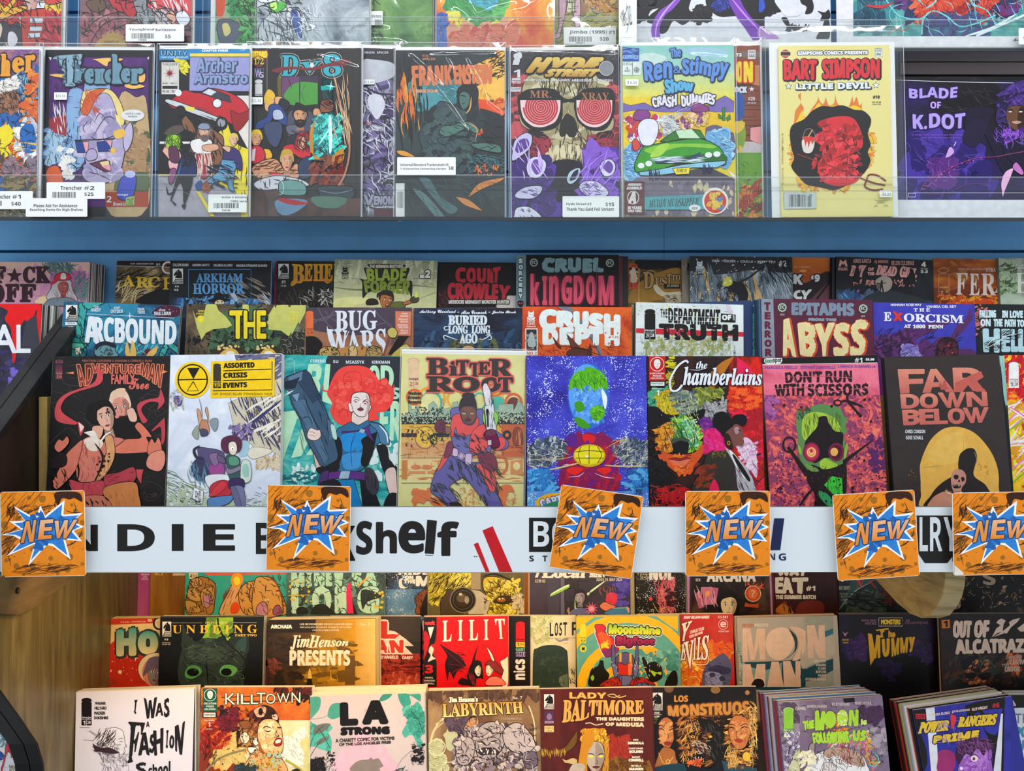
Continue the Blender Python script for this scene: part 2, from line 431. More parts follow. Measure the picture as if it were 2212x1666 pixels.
	def run(s,frame,ops):
		s.fr(frame)
		for ln in ops.strip().split('\n'):
			ln = ln.strip()
			if not ln: continue
			q = ln.split(' '); op = q[0]; s.rnd = random.Random(len(ln)*31+ord(ln[-1])+len(q))
			def pts(a): return [(float(p.rstrip('!').split(',')[0]),float(p.rstrip('!').split(',')[1]),p.endswith('!')) for p in a]
			try:
				if op == '@': s.fr(q[1])
				elif op == 'p': s.poly(q[1],[p[:2] for p in pts(q[2:])])
				elif op == 'c': s.poly(q[1],smooth(pts(q[2:]),True))
				elif op in 'PK' and len(op) == 1:
					P = pts(q[3:]); P = [p[:2] for p in P] if op == 'P' else smooth(P,True)
					s.poly(q[1],P); s.ring(INK,float(q[2]),P)
				elif op == 'l': s.line(q[1],float(q[2]),smooth(pts(q[3:]),False),True)
				elif op == 'L': s.line(q[1],float(q[2]),[p[:2] for p in pts(q[3:])],False)
				elif op == 'm': s.line(q[1],float(q[2]),smooth(pts(q[3:]),False),False)
				elif op == 'e': v = [float(a) for a in ','.join(q[2:]).split(',')]; s.poly(q[1],s.ell(*v))
				elif op == 'o': v = [float(a) for a in ','.join(q[3:]).split(',')]; s.ring(q[1],float(q[2]),s.ell(*v))
				elif op == 'r':
					(a,b,_),(c,d,_) = pts(q[2:4]); s.poly(q[1],[(a,b),(c,b),(c,d),(a,d)])
				elif op == 'R':
					(a,b,_),(c,d,_) = pts(q[3:5]); s.ring(q[1],float(q[2]),[(a,b),(c,b),(c,d),(a,d)])
				elif op in ('t','T'):
					n = 2 if op == 't' else 4; P = [p[:2] for p in pts(q[3:3+n])]
					if n == 2: P = [P[0],(P[1][0],P[0][1]),P[1],(P[0][0],P[1][1])]
					s.text(q[1],q[2],P,' '.join(q[3+n:]))
				elif op in ('h','b','d'):
					if op == 'b' and float(q[3]) > 24:   # fine pen work over painted patches
						tone = lambda c,k: '%02x%02x%02x' % tuple(max(0,min(255,int(int(c[i:i+2],16)*k+(40 if k > 1 else 0)))) for i in (0,2,4))
						cs = q[1].split(','); later = 'h %s %d %d %s 35 3.2 .5 %s' % (','.join([tone(cs[0],.45),tone(cs[-1],.5),tone(cs[0],1.15)]),int(float(q[2])*1.5),int(float(q[3])*.75),q[5],' '.join(q[7:]))
					else: later = None
					nums = {'h': 6,'b': 5,'d': 3}[op]; a = q[2:2+nums]; P = [p[:2] for p in pts(q[2+nums:])]
					if len(P) == 2: P = [P[0],(P[1][0],P[0][1]),P[1],(P[0][0],P[1][1])]
					xs = [p[0] for p in P]; ys = [p[1] for p in P]; cols = q[1].split(',')
					n = int(a[0]) if op != 'b' else int(int(a[0])*2.1); QQ = {}; TT = {}
					done = 0; tries = 0
					while done < n and tries < n*6:
						tries += 1; x = s.rnd.uniform(min(xs),max(xs)); y = s.rnd.uniform(min(ys),max(ys))
						if not inpoly(x,y,P): continue
						done += 1; c = s.rnd.choice(cols); V = QQ.setdefault(c,[]); T = TT.setdefault(c,[]); n0 = len(V)
						if op == 'h':
							ln_,ang,sp,w = float(a[1]),float(a[2]),float(a[3]),float(a[4]); cv = float(a[5])
							an = math.radians(ang+s.rnd.uniform(-sp,sp)); l2 = ln_*s.rnd.uniform(.4,1.2)/2; bend = s.rnd.uniform(-cv,cv)*l2
							for i in range(5):
								t = i/2-1; ww = w*.5*(1-t*t*.85)
								bx = x+math.cos(an)*l2*t-math.sin(an)*bend*(1-t*t); by = y+math.sin(an)*l2*t+math.cos(an)*bend*(1-t*t)
								V += [s.L(bx-math.sin(an)*ww,by+math.cos(an)*ww),s.L(bx+math.sin(an)*ww,by-math.cos(an)*ww)]
							for i in range(4): T += [(n0+2*i,n0+2*i+1,n0+2*i+3),(n0+2*i,n0+2*i+3,n0+2*i+2)]
						else:
							if op == 'b':
								r = float(a[1])*s.rnd.uniform(.2,.75); asp = float(a[2]); an = math.radians(float(a[3])+s.rnd.uniform(-25,25)); k = 9; jit = float(a[4])
							else: r = s.rnd.uniform(float(a[1]),float(a[2])); asp = 1; an = 0; k = 7; jit = .1
							V.append(s.L(x,y))
							for i in range(k):
								t = 2*math.pi*i/k; rr = r*(1+s.rnd.uniform(-jit,jit)); ex,ey = rr*math.cos(t)*asp,rr*math.sin(t)
								V.append(s.L(x+ex*math.cos(an)-ey*math.sin(an),y+ex*math.sin(an)+ey*math.cos(an)))
							T += [(n0,n0+1+i,n0+1+(i+1) % k) for i in range(k)]
					for c in QQ: per = 8 if op == 'h' else (9 if op == 'b' else 7); s.add(QQ[c],TT[c],s.col(c),'art',[((i//per)*4.77) % 14.5 for i in range(len(TT[c]))])
					if later: s.run(s.f,later)
				elif op == 'k':
					(a,b,_),(c,d,_) = pts(q[2:4]); x = a
					V = []; T = []
					while x < c:
						w = s.rnd.choice((1,1,2,3))*(c-a)/95; n0 = len(V)
						V += [s.L(x,b),s.L(x+w,b),s.L(x+w,d),s.L(x,d)]; T += [(n0,n0+1,n0+2),(n0,n0+2,n0+3)]
						x += w+s.rnd.choice((1,1.5,2,3))*(c-a)/95
					s.add(V,T,s.col(q[1]),'lettering')
				elif op == 'q':
					cx,cy,r,tn = [float(a) for a in ','.join(q[3:]).split(',')]; n = int(tn*22)
					s.line(q[1],float(q[2]),[(cx+r*i/n*math.cos(i/n*tn*2*math.pi),cy+r*i/n*math.sin(i/n*tn*2*math.pi)) for i in range(n+1)],False)
				elif op == 'x':
					cx,cy = map(float,q[2].split(',')); r1,r2,n,rot = map(float,q[3:7]); n = int(n)
					s.poly(q[1],[(cx+(r1 if i % 2 == 0 else r2)*math.sin(math.pi*i/n+math.radians(rot)),cy-(r1 if i % 2 == 0 else r2)*math.cos(math.pi*i/n+math.radians(rot))) for i in range(2*n)])
				elif op == 'f':
					v = [float(a) for a in ','.join(q[3:-1]).split(',')]; s.face(q[1],q[2],*v,q[-1])
				elif op == 'i':   # tall dotted-i publisher mark: box colour, x0,y0 x1,y1, number, ground of the number boxes
					(a,b,_),(c,d,_) = pts(q[2:4]); w = c-a; hh = w*.62
					s.poly(q[1],s.ell((a+c)/2,b+hh*.42,w*.52,hh*.45)); s.ring(q[5],w*.03,s.ell((a+c)/2,b+hh*.42,w*.52,hh*.45))
					y1 = b+hh*1.0; y2 = d-w*.62
					s.poly(q[1],[(a,b+hh*.7),(c,b+hh*.7),(c,y2),(a,y2)])
					s.poly(q[1],[(a,y2+w*.04),(c,y2+w*.04),(c,d),(a,d)])
					s.text('i',q[5],[(a+w*.05,y2-w*.30),(c-w*.05,y2-w*.30),(c-w*.05,y2-w*.04),(a+w*.05,y2-w*.04)],'image')
					s.line(q[5],w*.04,[((a+c)/2,y2+w*.08),((a+c)/2,d)],False)
					s.text('b',q[5],[(a+w*.15,y2+w*.12),(a+w*.38,y2+w*.12),(a+w*.38,y2+w*.48),(a+w*.15,y2+w*.48)],q[4])
					s.text('b',q[5],[(a+w*.56,y2+w*.15),(c-w*.08,y2+w*.15),(c-w*.08,y2+w*.42),(a+w*.56,y2+w*.42)],'3')
				elif op == 'u':   # horse head mark: white box with black head, name plate below
					(a,b,_),(c,d,_) = pts(q[1:3]); w = c-a; h = d-b
					def U(P): return [(a+w*x,b+h*y) for x,y in P]
					s.poly('e9e6de',U([(0,0),(1,0),(1,1),(0,1)]))
					s.poly(INK,smooth([(*p,0) for p in U([(.25,.6),(.38,.4),(.22,.48),(.1,.4),(.3,.2),(.5,.08),(.62,.03),(.66,.12),(.85,.22),(.92,.5),(.85,.64)])],True))
					s.poly('e9e6de',U([(.42,.2),(.5,.17),(.48,.24)]))
					for i,nm in enumerate(('DARK','HORSE','COMICS')):
						y = .66+i*.11; s.poly(INK,U([(.03+.1*(2-i),y),(.97,y),(.97,y+.095),(.03+.1*(2-i),y+.095)]))
						s.text('b','e9e6de',U([(.16+.1*(2-i),y+.015),(.93,y+.015),(.93,y+.08),(.16+.1*(2-i),y+.08)]),nm)
				elif op == 'z':   # horned cat mark with two words under it
					(a,b,_),(c,d,_) = pts(q[2:4]); w = c-a; h = d-b
					def U(P): return [(a+w*x,b+h*y) for x,y in P]
					s.poly(q[1],U([(.2,.0),(.36,.12),(.64,.12),(.8,0),(.85,.25),(.8,.36),(1,.5),(.9,.6),(.75,.62),(.25,.62),(.1,.6),(0,.5),(.2,.36),(.15,.25)]))
					s.poly(q[-1],U([(.33,.22),(.45,.25),(.36,.29)])); s.poly(q[-1],U([(.67,.22),(.55,.25),(.64,.29)]))
					s.line(q[-1],w*.05,U([(.05,.42),(.5,.52),(.95,.42)]),False)
					s.text('b',q[1],U([(.05,.64),(.95,.64),(.95,.8),(.05,.8)]),'MAD')
					s.text('b',q[1],U([(.05,.83),(.95,.83),(.95,1),(.05,1)]),'CAVE')
				elif op == 'j':   # round seal with two letters
					cx,cy = map(float,q[2].split(',')); r = float(q[3])
					s.poly(q[1],s.ell(cx,cy,r,r)); s.ring(q[-1],r*.12,s.ell(cx,cy,r*.66,r*.66)); s.ring(q[-1],r*.06,s.ell(cx,cy,r*.8,r*.8,0,14))
					s.text('b',q[-1],[(cx-r*.42,cy-r*.3),(cx+r*.42,cy-r*.3),(cx+r*.42,cy+r*.3),(cx-r*.42,cy+r*.3)],'EC')
				elif op == 'y':   # face seal with three words
					(a,b,_),(c,d,_) = pts(q[2:4]); w = c-a; h = d-b
					s.poly(q[1],[(a,b),(c,b),(c,d),(a,d)]); ccx,ccy = (a+c)/2,b+w*.47
					s.ring('f0eee8',w*.035,s.ell(ccx,ccy,w*.42,w*.42))
					s.poly('f0eee8',smooth([(ccx+x*w,ccy+y*w,0) for x,y in ((0,-.3),(.15,-.24),(.2,-.02),(.12,.2),(0,.28),(-.12,.2),(-.2,-.02),(-.15,-.24))],True))
					for sx in (-1,1): s.line(q[1],w*.03,[(ccx+sx*w*.04,ccy-w*.03),(ccx+sx*w*.13,ccy-w*.04)],False)
					s.line(q[1],w*.03,[(ccx,ccy),(ccx+w*.02,ccy+w*.08)],False); s.line(q[1],w*.03,[(ccx-w*.06,ccy+w*.16),(ccx+w*.06,ccy+w*.16)],False)
					for i,nm in enumerate(('EXECUTION','POSSE','HOLDINGS')):
						y = b+w*1.0+i*(d-b-w)*.31; m = (.06,.24,.12)[i]
						s.text('b','f0eee8',[(a+w*m,y),(c-w*m,y),(c-w*m,y+(d-b-w)*.2),(a+w*m,y+(d-b-w)*.2)],nm)
			except Exception as e:
				print('OP FAILED',frame,ln[:60],repr(e))
		return s
	def flush(s,parent,names=('cover_art','title_lettering')):
		out = []
		for kind,nm in zip(('art','lettering'),names):
			ks = [k for k in s.layers if k[0] == kind]
			if not ks: continue
			me = bpy.data.meshes.new(nm); V = []; K = []; MI = []
			for i,k in enumerate(ks):
				me.materials.append(print_mat() if k[1] == 'print' else paint(k[1]))
				for v,c in s.layers[k]:
					V.append(v); K.append(c); MI.append(np.full(len(v)//3,i))
			V = np.concatenate(V); K = np.concatenate(K); MI = np.concatenate(MI); n = len(V)
			# all triangles face -y
			T = V.reshape(-1,3,3); a = T[:,1]-T[:,0]; b = T[:,2]-T[:,0]
			ny = a[:,2]*b[:,0]-a[:,0]*b[:,2]
			idx = np.arange(n).reshape(-1,3); fl = ny > 0; idx[fl] = idx[fl][:,::-1]
			me.vertices.add(n); me.vertices.foreach_set('co',V.ravel())
			me.loops.add(n); me.loops.foreach_set('vertex_index',idx.ravel())
			me.polygons.add(n//3); me.polygons.foreach_set('loop_start',np.arange(0,n,3))
			me.polygons.foreach_set('material_index',MI)
			me.update(calc_edges=True)
			at_ = me.color_attributes.new('Col','FLOAT_COLOR','POINT')
			at_.data.foreach_set('color',np.concatenate([K,np.ones((n,1))],1).ravel().astype(np.float32))
			out.append(link(nm,me,parent))
		return out
# ------------------------------------------------------------------ a comic book
# rows of the rack: distance of the top edge, lean, height its books stand on
ROWS = {'one': (1.24,6,-0.2230),'two': (1.35,6,-0.1400),'three': (1.46,5,-0.0560),
		'a': (1.50,4,-0.5400),'b': (1.40,5,-0.6230),'c': (1.30,6,-0.7060),'top': (1.37,2,0.2585),'over': (1.43,2,0.5400),
		'side': (1.33,6,-0.23)}
CREAM = 'e8dfc8'
def page_mat(): return plain('page edges','faf3e2',0.7,0.2,grain=0.1,gs=(3,2400,3))
def frame_of(row,fr,TL,TR,dd=0.0,base=None,lean=None):
	d,le,zs = ROWS[row]; d += dd
	if lean is not None: le = lean
	if base is not None: zs = base
	x0,y0,k = FR[fr]
	a = at(x0+TL[0]/k,y0+TL[1]/k,d); b = at(x0+TR[0]/k,y0+TR[1]/k,d)
	X = (b-a).normalized(); w = (b-a).length
	th = math.radians(le); dn = Vector((0,1,0)).cross(X)      # perpendicular in the XZ plane
	if dn.z > 0: dn = -dn
	Z = -(dn*math.cos(th)+Vector((0,-1,0))*math.sin(th)); Y = Z.cross(X)
	mid = (a+b)*.5; h = (mid.z-zs)/Z.z
	O = mid-Z*h
	M = Matrix((X,Y,Z)).transposed().to_4x4(); M.translation = O
	return M,w,h
def comic_mesh(w,h,t,cov):
	g = MB(); hw = w/2; r = t/2
	prof = [(hw,0),(-hw+r,0)]+[(-hw+r-r*math.sin(a),r-r*math.cos(a)) for a in (math.pi*.25,math.pi*.5,math.pi*.75)]+[(-hw+r,t),(hw,t)]
	inn = [(hw,t-.0002),(-hw+r,t-.0002)]+[(-hw+r-(r-.0002)*math.sin(a),r-(r-.0002)*math.cos(a)) for a in (math.pi*.75,math.pi*.5,math.pi*.25)]+[(-hw+r,.0002),(hw,.0002)]
	g.prism(prof+inn,2,0,h,0)
	p = MB(); p.box((-hw+r*.6,.00025,.0006),(hw-.0002,t-.00025,h-.0002),0)
	return g,p
def copies(M,w,h,n,pitch=0.0034,cols=('d8d0bc',),dx=0.0,dz=0.0,t=0.0024,start=0.0036,label='',group='',seed=1,shift=0.0):
	rn = random.Random(seed); X,Y,Z = [M.to_3x3().col[i] for i in range(3)]
	cache = {}; t = pitch-.0004
	for i in range(n):
		c = cols[i % len(cols)]
		if c not in cache:
			g = MB(); hw = w/2; g.box((-hw,0,0),(-hw+.0009,t,h),0); g.box((-hw,0,0),(hw,.00022,h),0); g.box((-hw,t-.00022,0),(hw,t,h),0)
			g.box((-hw+.0009,.00024,.0006),(hw-.0001,t-.00024,h-.0001),1)
			cache[c] = mesh_from('comic book',g.v,g.f,[plain('cover '+c,c,0.4),page_mat()],g.m)
		o = bpy.data.objects.new('comic_book',cache[c]); C.objects.link(o)
		m = M.copy(); m.translation = M.translation + Y*(start+pitch*i)/max(.5,Y.y) + X*(shift+dx*(i+1)+rn.uniform(-.0012,.0012))
		m2 = m @ Matrix.Rotation(rn.uniform(-.006,.006),4,'Y')
		m2 = m2 @ Matrix.Diagonal((1,1,1+(dz*(i+1)+rn.uniform(-.0008,.0012))/h,1))
		o.matrix_world = m2
		tag(o,'%s book stacked behind the %s' % (ORD[i],label),'comic',group)
JOBS = []; OCC = {}
def comic(*a,**k): JOBS.append((a[0],k.get('dd',0.0),len(JOBS),put_comic,a,k))
def clear_depth(row,fr,TL,TR,dd,lead,thick,wl,wr,base,lean):
	"""move a book back until it stands behind whatever already fills its place on the shelf"""
	for _ in range(40):
		M,w,h = frame_of(row,fr,TL,TR,dd,base=base,lean=lean); x = M.translation.x
		a,b,c,d = x-w/2+wl,x+w/2+wr,dd-lead,dd+thick; hit = None
		for q in OCC.setdefault(row,[]):
			if min(b,q[1])-max(a,q[0]) > .0025 and min(d,q[3])-max(c,q[2]) > 0: hit = q; break
		if not hit: break
		dd = hit[3]+lead+.0003
	OCC[row].append((a,b,c,d))
	return dd
ORD = 'first second third fourth fifth sixth seventh eighth ninth tenth'.split()
def put_comic(row,fr,TL,TR,bg,label,ops,dd=0.0,n=0,pitch=0.0034,ccol=None,cdx=0.0,cdz=0.0,cshift=0.0,clabel=None,t=0.0032,lean=None,bag=None,base=None,group=None):
	bg_ = bag or (0,0)
	dd = clear_depth(row,fr,TL,TR,dd,.0078 if bag else 0,(.0068 if bag else t)+n*pitch+.0002,min(0,cdx*n)-bg_[0],max(0,cdx*n)+bg_[1],base,lean)
	M,w,h = frame_of(row,fr,TL,TR,dd,base=base,lean=lean)
	root = empty('comic_book',M); tag(root,label,'comic',group)
	mk = paint(bg[1:]) if bg[0] == '~' else plain('cover '+bg,bg,0.38,0.3)
	g,p = comic_mesh(w,h,t,mk)
	fc = g.build('cover',[mk],root); fc.parent = root
	p.build('pages',[page_mat()],root)
	s = Surf(M,(-w/2+.0004,w/2-.0001,.0003,h-.0003)).run(fr,ops)
	s.flush(fc)
	if n:
		copies(M,w,h,n,pitch,ccol or ['b9b2a4'],cdx,cdz,label=' '.join(label.replace(',','').split()[:8]),group='copies behind the '+' '.join(label.split()[:9]).rstrip(','),
			   seed=int(TL[0]),shift=cshift,start=.0070 if bag else t+.0003)
	return root,M,w,h
RIDGES = []
def sleeve(root,M,w,h,over=(.006,.004,.010,.016),wrinkle=0.0009,ridges=(),seed=0,board='eef0ee',nx=36,nz=50):
	"""clear bag round a book with a white backing board: over = left, right, bottom, top overhang of the bag"""
	l,r,b,t_ = over; x0,x1,z0,z1 = -w/2-l,w/2+r,-0.0+0*b,h+t_
	if board:
		g = MB(); g.box((-w/2-l*.45,.0046,0.0004),(w/2+r*.45,.0058,h+min(t_,.007)),0); g.build('backing_board',[plain('backing board',board,.6)],root)
	if ridges: nx,nz = 90,130
	V = []; Fc = []
	for j in range(nz+1):
		for i in range(nx+1):
			x = x0+(x1-x0)*i/nx; z = z0+(z1-z0)*j/nz
			e = min((x-x0),(x1-x),(z-z0)+.01,(z1-z))
			y = -.0011-.0014*min(1,max(0,e)/.012)
			q = Vector((x*14+seed*7.1,z*9,seed*3.3)); k = min(1,max(0,e)/.01)
			nn = noise.noise(q+Vector((noise.noise(q*1.3)*1.5,0,0)))
			y -= k*wrinkle*(1.2*abs(nn)+.6*noise.noise(q*3.1))
			for (ax,az,bx,bz,hh,wd) in ridges:
				dx,dz = bx-ax,bz-az; L2 = dx*dx+dz*dz; tt = max(0,min(1,((x-ax)*dx+(z-az)*dz)/L2))
				dist = math.hypot(x-ax-dx*tt,z-az-dz*tt); y -= k*hh*math.exp(-(dist/wd)**2)*math.sin(math.pi*(.08+.84*tt))
			V.append((x,y,z))
	for j in range(nz):
		for i in range(nx):
			a = j*(nx+1)+i; Fc.append((a,a+1,a+nx+2,a+nx+1))
	n = len(V); yb = .0064
	V += [(x0,yb,z0),(x1,yb,z0),(x1,yb,z1),(x0,yb,z1)]
	# sides close the bag behind the board
	Fc += [(n,n+3,n+2,n+1)]
	me = mesh_from('plastic_sleeve',V,Fc,[clear('clear sleeve',.006,2.3,.06)],smooth=True)
	o = link('plastic_sleeve',me,root)
	g = MB()
	for xx in (x0,x1): g.cyl((xx,-.0008,z0),(xx,-.0008,z1),.00045,6)
	g.cyl((x0,-.0008,z1),(x1,-.0008,z1),.0005,6)
	g.build('seam',[clear('sleeve seam',.55,2.0,.1)],o)
	return o
def slip(name,fr,Q,d,label,ops,col='f3f4f2',cat='label',group=None,t=.0006,lean=0,mat=None,parent=None,bevel=0):
	"""a small printed card or ticket standing free: Q = top-left and bottom-right in the frame, d its distance"""
	x0,y0,k = FR[fr]; a = at(x0+Q[0][0]/k,y0+Q[0][1]/k,d); b = at(x0+Q[1][0]/k,y0+Q[0][1]/k,d); c = at(x0+Q[0][0]/k,y0+Q[1][1]/k,d)
	if len(Q) > 2: b = at(x0+Q[1][0]/k,y0+Q[1][1]/k,d); c = at(x0+Q[2][0]/k,y0+Q[2][1]/k,d)
	X = (b-a).normalized(); w = (b-a).length; h = (a-c).length
	dn = Vector((0,1,0)).cross(X); dn = -dn if dn.z > 0 else dn
	th = math.radians(lean); Z = -(dn*math.cos(th)+Vector((0,-1,0))*math.sin(th)); Y = Z.cross(X)
	M = Matrix((X,Y,Z)).transposed().to_4x4(); M.translation = (a+b)*.5-Z*h
	hw = w/2; g = MB(); rr = min(.0015,h*.08) if not bevel else bevel
	P = []
	for cx_,cz,a0 in ((hw-rr,rr,-90),(hw-rr,h-rr,0),(-hw+rr,h-rr,90),(-hw+rr,rr,180)):
		for q in (0,30,60,90): an = math.radians(a0+q); P.append((cx_+rr*math.cos(an),cz+rr*math.sin(an)))
	g.prism(P,1,0,t,0)
	mt = mat or plain('card '+col,col,.45,.35)
	if parent is None:
		o = g.build(name,[mt]); o.matrix_world = M; tag(o,label,cat,group)
	else:
		o = g.build(name,[mt]); o.parent = parent; o.matrix_world = M; o.matrix_parent_inverse = Matrix()
		o.matrix_basis = parent.matrix_world.inverted() @ M
	s = Surf(M,(-hw,hw,0,h)).run(fr,ops)
	s.flush(o,('print','lettering'))
	return o,M,w,h
def bagged(*a,**k): JOBS.append((a[0],k.get('dd',0.0),len(JOBS),put_bagged,a,k))
def put_bagged(*a,over=(.006,.004,.01,.012),wrinkle=.0008,ridges=(),seed=0,board='eef0ee',tlab=(),**k):
	root,M,w,h = put_comic(*a,bag=(over[0],over[1]),**k)
	sleeve(root,M,w,h,over,wrinkle,ridges,seed,board=board)
	for fr,Q,ops in tlab:
		x0,y0,kk = FR[fr]
		o,M2,w2,h2 = slip('price_label',fr,Q,frame_dist(M,fr,Q[0])-.0055,None,ops,parent=root,t=.0003,lean=2)
		del_tag(o)
	return root,M,w,h
def frame_dist(M,fr,p):
	x0,y0,k = FR[fr]; d = at(x0+p[0]/k,y0+p[1]/k,1.0); N = M.to_3x3().col[1].normalized(); return M.translation.dot(N)/d.dot(N)
def del_tag(o):
	for k in ('label','category','group'):
		if k in o: del o[k]
# ------------------------------------------------------------------ blue slat wall
blue = plain('blue paint','66a3d3',.45,.4,grain=.05,gs=(25,25,25),bump=.12)
groove = plain('groove blue','24506f',.8,.2,grain=.35,gs=(160,160,400),bump=.5)
wall = empty('wall_back',Matrix.Translation((0,1.5,0))); wall['kind'] = 'structure'
g = MB(); g.box((-1.5,.012,-.26),(1.5,.03,1.1)); g.build('groove_board',[groove],wall)
zs = [.2295+.135*k for k in range(-4,6)]
for k,z in enumerate(zs):
	for a,b in ((-1.5,.2572),(.2578,1.5)):
		g = MB(); zt = z+.135-.0045
		P = [(0.014,z),(.0,z),(0,zt-.002),(.002,zt),(.014,zt)]
		g.prism([(p[0],p[1]) for p in P],0,a,b); g.build('slat',[blue],wall)
beige = plain('beige laminate','9c8580',.5,grain=.08,gs=(4,4,60))
black = wood('black stained wood',['0b0a09','171412','2a2622','12100e'],(9,9,9),.55,.3)
darkp = plain('dark panel','1b1612',.6,grain=.4,gs=(8,8,8))
rail = empty('wall_rail',Matrix.Translation((0,1.47,0)))
tag(rail,'pinkish beige rail with a black gap above the purple landscape print','rail')
for z0,z1,m,nm in ((.538,.559,beige,'rail_board'),(.5165,.536,beige,'rail_board'),(.48,.565,plain('black gap','060606',.8),'backing')):
	g = MB(); off = .006 if nm == 'backing' else 0
	g.box((.645,off,z0),(1.3,off+.005,z1)); g.build(nm,[m],rail,bevel=.001)
# ------------------------------------------------------------------ acrylic shelves of the wall
acr = clear('acrylic',.012,.7,.05,(.97,.985,.98))
edge = plain('acrylic edge','20262c',.3,.4)
def tray(x0,x1,zb,d,lip,label,dz=0):
	t = empty('acrylic_shelf',Matrix.Translation((0,d,zb+dz))); tag(t,label,'shelf')
	g = MB(); g.box((x0,.0015,-.0075),(x1,1.497-d,-.0006)); g.build('shelf_base',[acr],t)
	g = MB(); g.box((x0,.0,-.0065),(x1,.0012,-.0010)); g.build('front_edge',[edge],t)
	g = MB(); g.box((x0,-.0035,-.0065),(x1,-.0008,lip)); o = g.build('front_lip',[acr],t)
	g = MB(); g.box((x0,-.0037,lip),(x1,-.0006,lip+.0005)); g.build('lip_edge',[clear('lip edge',.45,1.5,.1)],o)
	g = MB(); g.box((x0,-.0039,.0387),(x1,-.0036,.0391)); g.build('scored_line',[plain('score line','2a3036',.4)],o)
	return t
tray(-1.2,-.0115,.2583,1.352,.062,'clear acrylic shelf with front lip holding bagged comics, left length')
tray(-.0105,1.2,.2583,1.352,.060,'clear acrylic shelf with front lip holding bagged comics, right length',-.0012)
tray(-1.2,.17,.5395,1.412,.046,'upper clear acrylic shelf, left length under the topmost bagged comics')
tray(.172,1.2,.5395,1.412,.043,'upper clear acrylic shelf, right length under the large art prints',-.001)
# ------------------------------------------------------------------ the rack
rack = empty('display_rack',Matrix.Translation((0,1.35,-.9)))
tag(rack,'wooden stepped comic display rack with black side rails and tan dividers','rack')
def rp(name,build,mats,bevel=.001):
	o = build.build(name,mats,None,bevel); o.parent = rack; o.location = (0,-1.35,.9); return o
tan = plain('tan fibreboard','a98c4f',.7,.2,grain=.12,gs=(60,60,60))
olive = wood('olive stained wood',['4a3d1e','5a4b28','665731','76663f'],(30,60,7),.36,.5)
pale = wood('pale bracket wood',['7c6a40','96814e','a5905e','8a7548'],(10,12,70),.42,.25)
g = MB(); g.box((-.70,1.126,-.2350),(1.3,1.5,-.2232)); rp('shelf_board',g,[black])
g = MB(); g.box((-1.3,1.325,-.2228),(1.3,1.499,-.1402)); rp('step',g,[darkp])
g = MB(); g.box((-1.3,1.432,-.1398),(1.3,1.499,-.0562)); rp('step',g,[darkp])
g = MB(); g.box((-.634,1.27,-.7180),(1.3,1.58,-.7062)); rp('shelf_board',g,[darkp])
g = MB(); g.box((-.634,1.368,-.7058),(1.3,1.58,-.6232)); rp('step',g,[darkp])
g = MB(); g.box((-.634,1.474,-.6228),(1.3,1.58,-.5402)); rp('step',g,[darkp])
g = MB(); g.box((-1.3,1.585,-.95),(1.3,1.6,-.262)); rp('back_panel',g,[darkp])
# upper side panel with two black rails on its sloping front edge
def rail_line(d): return .095+.75*(d-1.373)
g = MB(); g.prism([(1.08,-.22),(1.10,rail_line(1.10)-.004),(1.38,rail_line(1.38)-.004),(1.42,.09),(1.42,-.138),(1.32,-.138),(1.32,-.22)],0,-.690,-.668); rp('side_panel',g,[wood('dark brown wood',['17110d','241a13','2e231a','1b1410'],(10,10,4),.5,.25)])
for a,b in ((-.7005,-.6875),(-.6865,-.664)):
	g = MB(); g.prism([(1.02,rail_line(1.02)),(1.395,rail_line(1.395)),(1.395,rail_line(1.395)+.012),(1.02,rail_line(1.02)+.012)],0,a,b); rp('side_rail',g,[black],.0015)
g = MB(); g.box((-.6652,1.246,-.2228),(-.6535,1.262,-.016)); rp('divider',g,[tan])
for px in (1653,1905):
	x = (px-CX)/F*1.262; g = MB(); g.box((x-.004,1.256,-.2228),(x+.010,1.270,-.0145)); rp('divider',g,[tan])
# lower side panel with curved black front band
path = [(1.04,-.245),(1.045,-.30),(1.07,-.34),(1.10,-.377),(1.15,-.434),(1.19,-.482),(1.205,-.515),(1.212,-.56),(1.212,-.95)]
g = MB(); g.prism([(p[0]+.0045,p[1]) for p in path[1:]]+[(1.58,-.95),(1.58,-.2372),(1.05,-.2372)],0,-.668,-.640)
rp('side_panel',g,[olive],0)
for a,b in ((-.676,-.6565),(-.655,-.6385)):
	g = MB(); q = path; g.prism(q[1:]+[(p[0]+.004,p[1]) for p in reversed(q[1:])],0,a,b); rp('front_band',g,[plain('black edge band','0b0908',.55,.2)],0)
g = MB(); g.prism([(1.060,-.262),(1.068,-.274),(1.0995,-.2835),(1.135,-.294),(1.175,-.2945),(1.218,-.287),(1.29,-.278),(1.38,-.2700),(1.44,-.2370),(1.055,-.2370)],0,-.6395,-.632)
br = rp('bracket',g,[wood('bracket brown',['4c3a22','5e4a2c','6b5636'],(10,10,60),.4,.2)],.001)
g = MB(); g.cyl((-.6325,1.132,-.262),(-.6305,1.132,-.262),.0042,14); g.cyl((-.6320,1.132,-.262),(-.6300,1.132,-.262),.0024,8,1)
sc_ = g.build('screw',[plain('black gap','060606',.8),plain('screw steel','6a655c',.3,.5,1.0)],br)
g = MB(); g.prism([(1.45,-.2355),(1.40,-.285),(1.348,-.2945),(1.27,-.312),(1.2306,-.3165),(1.196,-.314),(1.169,-.303),(1.149,-.285),(1.138,-.2716),(1.131,-.255),(1.129,-.2355)],0,.552,.578)
rp('bracket',g,[pale],.0015)
g = MB(); g.box((-.60,1.1265,-.2383),(.34,1.15,-.2352)); rp('lamp_strip',g,[plain('lamp housing','d8d0c0',.4)])
